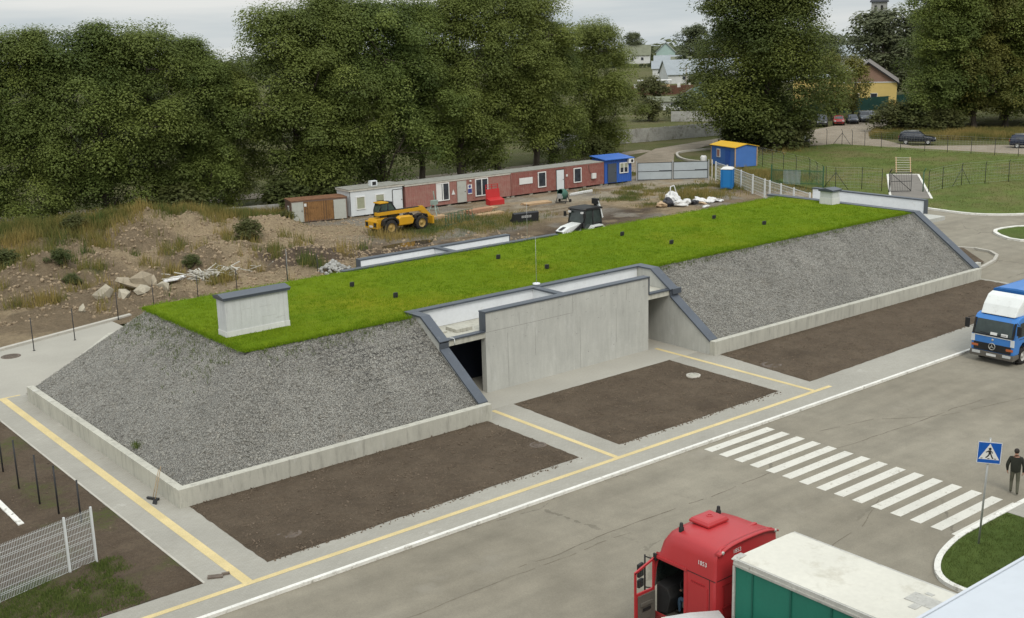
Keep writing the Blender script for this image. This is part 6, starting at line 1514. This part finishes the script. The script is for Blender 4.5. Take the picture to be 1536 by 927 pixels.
for (x,y,H,lab) in ((42.9,88.4,1.7,'dark green bush on the earth heaps between two sand cones'),(24.3,90.5,1.5,'green bush on the far left earth heaps'),(26.0,80.6,.9,'small green bush on the bank above the rubble'),(26.6,84.6,1.1,'low green bush in the middle of the left earth heaps'),(34.0,79.4,.9,'small green bush behind the scrap wood pile'),(48.6,92.0,1.0,'small bush before the rusty brown store'),(31.5,95.6,1.3,'bush at the left end of the weedy ridge')):
    plant('bush',lab,'bush',7,x,y,H,x*2,'bushes on the earth heaps',1.25,max(0,yard_h(x,y))-.1)
plant('broadleaf_tree','huge dark lone tree by the dirt road, the tallest in the picture','tree',4,127.2,103.6,26,.6,None,1.2)
for (x,y,H,lab) in ((125.6,100.6,5.2,'dense bush at the left foot of the big lone tree'),(129.6,101.4,4.6,'dense bush at the front foot of the big lone tree'),(132.6,103.6,3.8,'dense bush at the right foot of the big lone tree'),(124.2,104.8,4.8,'dense bush behind the blue shed, left of the big lone tree')): plant('bush',lab,'bush',7,x,y,H,x,'bushes at the foot of the lone tree',1.15)
plant('birch_tree','slender yellowish birch in front of the yellow building','tree',6,175.5,124.0,10.5,1.,None,1.05); plant('birch_tree','lighter young birch just right of the big lone tree','tree',6,168.0,122.8,11.5,3.,None,.9)
RG=[(163.5,99.0,24.5,5,'front left tall tree of the right-hand grove'),(168.5,97.2,25.,9,'yellow-green tree in the middle of the right-hand grove'),(173.6,95.0,26,5,'dark tall tree right of the yellow-green tree in the grove'),(179.5,92.0,25,5,'rightmost tree of the grove, cut by the picture edge'),(174.0,104.0,25,5,'dark tree at the back of the grove, left of centre'),(183.5,101,26,9,'yellowish tree at the back of the grove, right of centre'),(169.5,102.6,20.5,9,'lower yellow-green tree at the left edge of the grove')]
for i,(x,y,H,k,lab) in enumerate(RG): plant('broadleaf_tree',lab,'tree',k,x,y,H,i*2.1+.4,'grove on the right beyond the dirt road',1.08)
for (x,y,H,w_,lab) in ((155.4,103.2,4.6,1.2,'large dark bush at the bend of the dirt road'),(158.0,101.0,4.4,1.3,'dark bush just right of the road-bend bush'),(160.5,97.4,3.4,1.5,'bush under the left end of the grove'),(170.6,86.4,4.6,1.3,'bush at the right edge under the grove')):
    plant('bush',lab,'bush',7,x,y,H,x,'bushes under the grove',w_)
for (x,y,H,lab) in ((150,148,4,'bush beyond the broken concrete wall, left of another bush'),(160,148,4.5,'tawny bush beyond the broken concrete wall'),(146.6,126,2.4,'weedy bush before the broken concrete wall'),(131.5,124.2,1.7,'dark bush growing against the whitewashed wall'),(190,186,5,'bush before the white barn'),(224,205,4,'bush at the left corner of the white barn')):
    plant('bush',lab,'bush',7,x,y,H,x,'bushes around the far houses',1.3)
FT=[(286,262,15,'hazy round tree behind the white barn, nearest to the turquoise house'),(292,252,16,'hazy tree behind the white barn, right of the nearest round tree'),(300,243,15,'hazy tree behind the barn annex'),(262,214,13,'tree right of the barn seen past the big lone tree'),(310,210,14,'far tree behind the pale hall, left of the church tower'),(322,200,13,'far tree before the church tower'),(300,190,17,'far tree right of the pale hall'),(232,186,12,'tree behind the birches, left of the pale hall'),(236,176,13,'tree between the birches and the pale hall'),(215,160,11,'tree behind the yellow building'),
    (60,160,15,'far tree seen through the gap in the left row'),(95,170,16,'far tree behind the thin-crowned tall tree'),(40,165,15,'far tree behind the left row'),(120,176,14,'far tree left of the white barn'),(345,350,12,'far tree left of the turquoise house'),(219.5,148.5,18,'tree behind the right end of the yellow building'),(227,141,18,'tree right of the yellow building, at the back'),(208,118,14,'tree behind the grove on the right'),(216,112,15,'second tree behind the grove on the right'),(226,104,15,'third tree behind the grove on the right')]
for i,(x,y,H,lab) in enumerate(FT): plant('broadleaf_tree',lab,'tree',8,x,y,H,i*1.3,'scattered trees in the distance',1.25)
# a far-off wood closing the horizon
r_=random.Random(4); P=[];W=[]
for k in range(1500):
    a=rad(-8+ (k/1500)*92); d_=r_.uniform(560,700)
    P.append((d_*sin(a),d_*cos(a),land_z(d_)+r_.uniform(1,1+12*(.6+.4*fbm(a*9,0,1,3,2.))))); W.append(r_.uniform(4,7))
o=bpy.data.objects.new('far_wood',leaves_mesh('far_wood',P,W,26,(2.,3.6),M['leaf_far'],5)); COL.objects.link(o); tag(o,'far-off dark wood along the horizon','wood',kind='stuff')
# dry grass below the grove
pts=[];ti=[]
while len(pts)<7000:
    u=r_.random(); v=r_.random()
    x=145.6+u*14+v*11; y=99.5-u*24+v*7
    if math.hypot(x-146,y-92)<3.4 or math.hypot(x-149.6,y-78)<3.2: continue
    if (x-141.5)*.86+(y-92)*.5 < 3.8: continue
    pts.append((x,y,-.12)); ti.append(.55+.6*fbm(x,y,.2,3,3.))
o=tufts('grass',pts,M['weed'],(.35,1.0),.10,5,.3,.5,ti); tag(o,'tall dry yellow grass between the dirt road and the grove','grass')
pts=[];ti=[]
for (cx,cy,sx,sy,n_) in ((104.5,86.5,2.6,6,900),(96.6,80.0,2.0,4.2,500),(124,101,5,3,300),(88,80.5,3,2.5,500)):
    for _ in range(n_):
        pts.append((r_.gauss(cx,sx*.6),r_.gauss(cy,sy*.6),0)); ti.append(r_.uniform(.3,1))
pts_=[(p,t) for p,t in zip(pts,ti) if not (abs(p[0]-93.9)<1.1 and abs(p[1]-81.3)<1.1)]
o=tufts('weeds',[p for p,_ in pts_],M['weed'],(.25,.7),.06,5,.15,.6,[t for _,t in pts_]); tag(o,'dry weeds around the portable toilet and the blue shed','weeds')
pts=[];ti=[]
mpoly=[(97,64),(96.6,57),(98,53),(106,47.5),(113,37),(140,26),(185,26),(185,69),(140,71),(138,80),(136.5,92),(135.8,99),(121.5,100.5),(110.5,93),(102,79.5)]
while len(pts)<9000:
    x=r_.uniform(96,150); y=r_.uniform(30,100)
    if in_poly(x,y,mpoly) and not in_poly(x,y,pa): pts.append((x,y,0)); ti.append(.5+.7*fbm(x,y,.12,3,5.))
o=tufts('grass',pts,M['meadow_blade'] if 'meadow_blade' in M else M.setdefault('meadow_blade',blade_mat('meadow_blades',(.085,.12,.028),(.17,.165,.06))),(.05,.16),.05,5,.25,.9,ti); tag(o,'uneven green grass of the wire-fenced meadow','grass')
# ------------------------------------------------------------------ people and the crossing sign
def person(name,label,loc,rz,J,E_,top,legs,hair_at,group=None):
    # J: joint -> (pos, radius); E_: bones.  One skinned surface; clothing colours by region, hair as a child.
    keys=list(J); me=bpy.data.meshes.new('body'); me.from_pydata([J[k][0] for k in keys],[(keys.index(a),keys.index(b)) for a,b in E_],[])
    o=bpy.data.objects.new('body_tmp',me); COL.objects.link(o)
    sk=o.modifiers.new('skin','SKIN'); sk.use_smooth_shade=True
    for i,k in enumerate(keys):
        d_=me.skin_vertices[0].data[i]; rr=J[k][1]; d_.radius=rr if isinstance(rr,tuple) else (rr,rr)
        d_.use_root=(k=='pelvis')
    su=o.modifiers.new('sub','SUBSURF'); su.levels=2; su.render_levels=2
    dg=bpy.context.evaluated_depsgraph_get(); m2=bpy.data.meshes.new_from_object(o.evaluated_get(dg)); bpy.data.objects.remove(o)
    m2.materials.clear()
    for mm in (M[top],M[legs],M['skin'],M['shoe']): m2.materials.append(mm)
    def seg(p):
        best=None
        for a,b in E_:
            A=Vector(J[a][0]);B=Vector(J[b][0]); t=max(0,min(1,(p-A).dot(B-A)/max(1e-9,(B-A).length_squared))); d_=(p-A.lerp(B,t)).length
            if best is None or d_<best[0]: best=(d_,a,b,t)
        return best
    for f in m2.polygons:
        _,a,b,t=seg(f.center); s=a+b
        if 'toe' in s: k=3
        elif 'finger' in s or 'thumb' in s or 'palm' in s or 'head' in s: k=2
        elif 'knee' in s or 'ankle' in s or ('hip' in s and f.center.z<J['pelvis'][0][2]-.06): k=1
        else: k=0
        f.material_index=k; f.use_smooth=True
    q=bpy.data.objects.new(name,m2); COL.objects.link(q); q.location=loc; q.rotation_euler=(0,0,rz); tag(q,label,'person',group)
    h=MB(); hc=Vector(hair_at); R_=[]
    h.rock(hc,(.185,.215,.20),2.2,sub=3,rough=.03); h.build('hair',M['hair'],q)
    f=MB(); fy=hc.y+.10; f.tube((0,fy+.0,hc.z-.055),(0,fy+.025,hc.z-.085),.012,.018,6); 
    for s in (-.035,.035): f.lathe([(.012,0),(.008,.006),(0,.008)],(s,fy-.004,hc.z-.045),'y',8)
    f.bb(-.025,.025,fy-.012,fy+.002,hc.z-.128,hc.z-.120); f.build('face',M['skin'],q)
    return q
def hand(J,E_,tag_,wrist,dirv,side,down):
    w=Vector(wrist); d=Vector(dirv).normalized(); s=Vector(side).normalized(); n=d.cross(s)
    J['palm'+tag_]=(tuple(w+d*.065),(.036,.020)); E_.append(('wrist'+tag_,'palm'+tag_))
    for k,(o_,L) in enumerate(((-.03,.075),(-.01,.085),(.01,.08),(.028,.062))):
        a=w+d*.085+s*o_; b=a+(d*.8+n*down*.4).normalized()*L*.55; c=b+(d*.55+n*down*.8).normalized()*L*.45
        J[f'finger{k}a'+tag_]=(tuple(a),.010); J[f'finger{k}b'+tag_]=(tuple(b),.009); J[f'finger{k}c'+tag_]=(tuple(c),.008)
        E_ += [('palm'+tag_,f'finger{k}a'+tag_),(f'finger{k}a'+tag_,f'finger{k}b'+tag_),(f'finger{k}b'+tag_,f'finger{k}c'+tag_)]
    a=w+d*.04-s*.035; b=a+(d*.7-s*.5+n*down*.3).normalized()*.05
    J['thumba'+tag_]=(tuple(a),.012); J['thumbb'+tag_]=(tuple(b),.010); E_ += [('palm'+tag_,'thumba'+tag_),('thumba'+tag_,'thumbb'+tag_)]
J={'pelvis':((0,0,.96),(.19,.14)),'waist':((0,0,1.12),(.20,.145)),'chest':((0,.0,1.33),(.215,.15)),'collar':((0,-.01,1.47),(.11,.085)),'head_n':((0,.0,1.55),.058),'head_m':((0,.025,1.645),(.078,.092)),'head_t':((0,.02,1.72),(.068,.08)),
 'shoulder_l':((-.195,-.005,1.42),.078),'elbow_l':((-.29,-.03,1.15),.072),'wrist_l':((-.275,.06,.91),.040),'shoulder_r':((.195,-.005,1.42),.078),'elbow_r':((.285,-.05,1.15),.072),'wrist_r':((.27,.02,.90),.040),
 'hip_l':((-.095,0,.90),.098),'knee_l':((-.11,.10,.50),.070),'ankle_l':((-.115,.06,.095),.050),'toe_l':((-.125,.215,.045),.042),'hip_r':((.095,0,.90),.098),'knee_r':((.105,.0,.49),.070),'ankle_r':((.105,-.16,.11),.050),'toe_r':((.115,-.01,.045),.042)}
E_=[('pelvis','waist'),('waist','chest'),('chest','collar'),('collar','head_n'),('head_n','head_m'),('head_m','head_t'),('chest','shoulder_l'),('shoulder_l','elbow_l'),('elbow_l','wrist_l'),('chest','shoulder_r'),('shoulder_r','elbow_r'),('elbow_r','wrist_r'),('pelvis','hip_l'),('hip_l','knee_l'),('knee_l','ankle_l'),('ankle_l','toe_l'),('pelvis','hip_r'),('hip_r','knee_r'),('knee_r','ankle_r'),('ankle_r','toe_r')]
hand(J,E_,'_l',(-.275,.06,.91),(0,.1,-1),(0,1,0),1); hand(J,E_,'_r',(.27,.02,.90),(0,.1,-1),(0,1,0),-1)
person('person','person in dark jacket and grey trousers walking away beside the crossing',(40.05,20.55,-.10),rad(-62),J,E_,'dark_cloth','trousers',(0,.008,1.70))
# driver sitting at the open door of the red truck
J2={'pelvis':((0,0,.13),(.15,.11)),'waist':((0,.0,.28),(.155,.11)),'chest':((0,-.03,.50),(.175,.12)),'collar':((0,-.03,.64),(.10,.08)),'head_n':((0,-.01,.71),.055),'head_m':((0,.02,.80),(.078,.09)),'head_t':((0,.015,.88),(.068,.08)),
 'shoulder_l':((-.19,-.03,.58),.072),'elbow_l':((-.24,.10,.36),.056),'wrist_l':((-.16,.32,.42),.036),'shoulder_r':((.19,-.03,.58),.072),'elbow_r':((.24,.12,.36),.056),'wrist_r':((.18,.34,.42),.036),
 'hip_l':((-.10,.05,.11),.09),'knee_l':((-.16,.47,.15),.072),'ankle_l':((-.17,.44,-.24),.05),'toe_l':((-.18,.60,-.28),.04),'hip_r':((.10,.05,.11),.09),'knee_r':((.14,.47,.15),.072),'ankle_r':((.14,.50,-.24),.05),'toe_r':((.15,.64,-.27),.04)}
E2=list(E_[:20]); hand(J2,E2,'_l',(-.16,.32,.42),(.1,1,.1),(1,0,0),1); hand(J2,E2,'_r',(.18,.34,.42),(-.1,1,.1),(-1,0,0),-1)
person('person','person in blue jeans sitting at the wheel of the red truck',(23.34-.63,19.40+1.16,-.1+1.50),0,J2,E2,'dark_cloth','jeans',(0,.003,.86))
# crossing sign
M['sign_blue']=pbr('sign_blue_sheeting',(.012,.10,.42),.35,(2,.05),None); M['sign_white']=pbr('sign_white_sheeting',(.70,.70,.68),.4,(2,.04),None)
sg=thing('crossing_sign','blue and white pedestrian crossing sign on a leaning grey pole','road sign',(35.0,19.05,0))
nd=Vector((-.80,-.60)); rz=math.atan2(nd.y,nd.x)+pi/2
m=MB(); lean=Vector((.8,-1.,0)).normalized()*.15; top=Vector((lean.x,lean.y,3.75)); m.tube((0,0,-.3),top,.034,.034,10); m.lathe([(.034,0),(.034,.015),(0,.02)],tuple(top),n=10); m.build('pole',M['galv'],sg)
b=MB(); S=.385; b.bb(-S,S,-.02,.0,-S,S); sp=b.build('sign_plate',M['galv'],sg,.01); ctr=Vector((0,0,0))+top*(3.28/3.75); off=Vector((cos(rz-pi/2),sin(rz-pi/2),0))*.065
sp.location=ctr+off; sp.rotation_euler=(0,rad(2.),rz)
m=MB(); m.bb(-S+.012,S-.012,-.0235,-.0205,-S+.012,S-.012,0); m.bb(-S+.035,S-.035,-.0265,-.024,-S+.035,S-.035,1)
n0=len(m.v)
m.add([(-.38,-.0285,-.27),(.38,-.0285,-.27),(0,-.0285,.38)],[(0,1,2)],0)
yb_=-.0305
def flat(pts): m.add([(x,yb_,z) for x,z in pts],[tuple(range(len(pts)))],2)
flat([(.055*cos(a*pi/7)+.01,.165+.055*sin(a*pi/7)) for a in range(14)])
flat([(-.045,.10),(.05,.11),(.075,-.03),(.03,-.06),(-.03,-.05)])
flat([(.03,-.03),(.075,-.03),(.11,-.12),(.17,-.23),(.12,-.24),(.06,-.13)]); flat([(-.03,-.05),(.03,-.05),(-.02,-.14),(-.10,-.22),(-.14,-.20),(-.07,-.12)])
flat([(.05,.10),(.09,.08),(.13,-.01),(.10,-.02)]); flat([(-.045,.10),(-.03,.05),(-.12,.0),(-.14,.03)])
for x in (-.27,-.02,.22): flat([(x-.045,-.245),(x+.035,-.245),(x+.05,-.215),(x-.02,-.215)])
m.v=m.v[:n0]+[(x*.855,y,z*.855) for x,y,z in m.v[n0:]]
sf=m.build('sign_face',[M['sign_white'],M['sign_blue'],M['steel_dark']],sp,weld=False)
m=MB()
for z in (-.2,.2): m.box((0,.02,z),(.12,.05,.04))
m.build('clamp',M['galv'],sp)
# ------------------------------------------------------------------ loose stones and clods nobody could count
def scatter(name,label,pts,size,mat,seed):
    r=np.random.default_rng(seed); bm=bmesh.new(); bmesh.ops.create_icosphere(bm,subdivisions=1,radius=.5)
    B=np.array([v.co[:] for v in bm.verts]); Fc=np.array([[v.index for v in f.verts] for f in bm.faces]); bm.free()
    n=len(pts); S=r.uniform(size[0],size[1],(n,1))*r.uniform(.65,1.2,(n,3)); jit=1+r.normal(0,.14,(n,len(B),1))
    a=r.uniform(0,2*pi,n); c,s=np.cos(a),np.sin(a); V=B[None]*jit*S[:,None,:]
    X=V[...,0]*c[:,None]-V[...,1]*s[:,None]; Y=V[...,0]*s[:,None]+V[...,1]*c[:,None]
    V=np.stack([X,Y,V[...,2]],-1)+np.array(pts)[:,None,:]; F=(Fc[None]+(np.arange(n)*len(B))[:,None,None]).reshape(-1,3)
    me=bpy.data.meshes.new(name); me.from_pydata(V.reshape(-1,3).tolist(),[],F.tolist()); me.materials.append(mat); me.update()
    o=bpy.data.objects.new(name,me); COL.objects.link(o); tag(o,label,name,kind='stuff'); return o
r_=random.Random(21); pts=[]
while len(pts)<9000:
    if r_.random()<.55: x=r_.uniform(16.4,30.4); y=r_.uniform(40.85,60)
    else: x=r_.uniform(46.4,71.7); y=r_.uniform(40.85,45.7)
    h=slope_h(x,y)
    if .6<h<3.9: pts.append((x,y,h+.01))
M['loose_stone']=pbr('loose_crushed_stone',(.225,.218,.194),.9,(1.1,.35),(7,.45))
scatter('loose_stones','loose crushed stones lying on the gravel slopes',pts,(.06,.14),M['loose_stone'],3)
pts=[]
for (x0,x1,y0,y1,n_) in ((16.4,30.6,34.1,40.4,2600),(33.0,43.4,34.2,41.4,2000),(46.2,71.8,34.8,40.3,2600),(2,13.9,34.2,57,1800)):
    for _ in range(n_):
        x=r_.uniform(x0,x1); y=r_.uniform(y0,y1)
        if x<14 and (x<11.3 and 42.5<y<54): continue
        pts.append((x,y,.045))
for _ in range(500):      # crumbs carried over the edges of the beds
    bx=r_.choice(((16.3,30.6,34.1),(33,43.4,34.15),(46,70,34.6))); pts.append((r_.uniform(bx[0],bx[1]),bx[2]-abs(r_.gauss(0,.10)),.008))
M['clod']=pbr('dry_clod',(.135,.104,.075),.95,(1.3,.3),(8,.4))
scatter('clods','dry clods of earth on the soil beds and the dirt strip',pts,(.03,.085),M['clod'],5)
pts=[]
while len(pts)<5200:
    x=r_.uniform(15,62); y=r_.uniform(72.5,99); k=weediness(x,y)
    if k>.5 or (x<24.5 and y<74): continue
    if r_.random()< (1.0 if x<50 else .35): pts.append((x,y,yard_h(x,y)+.01))
M['earth_clod']=pbr('earth_lump',(.26,.20,.132),.95,(.6,.35),(5,.4))
scatter('clods','lumps of earth and rubble strewn over the heaps',pts,(.06,.30),M['earth_clod'],7)
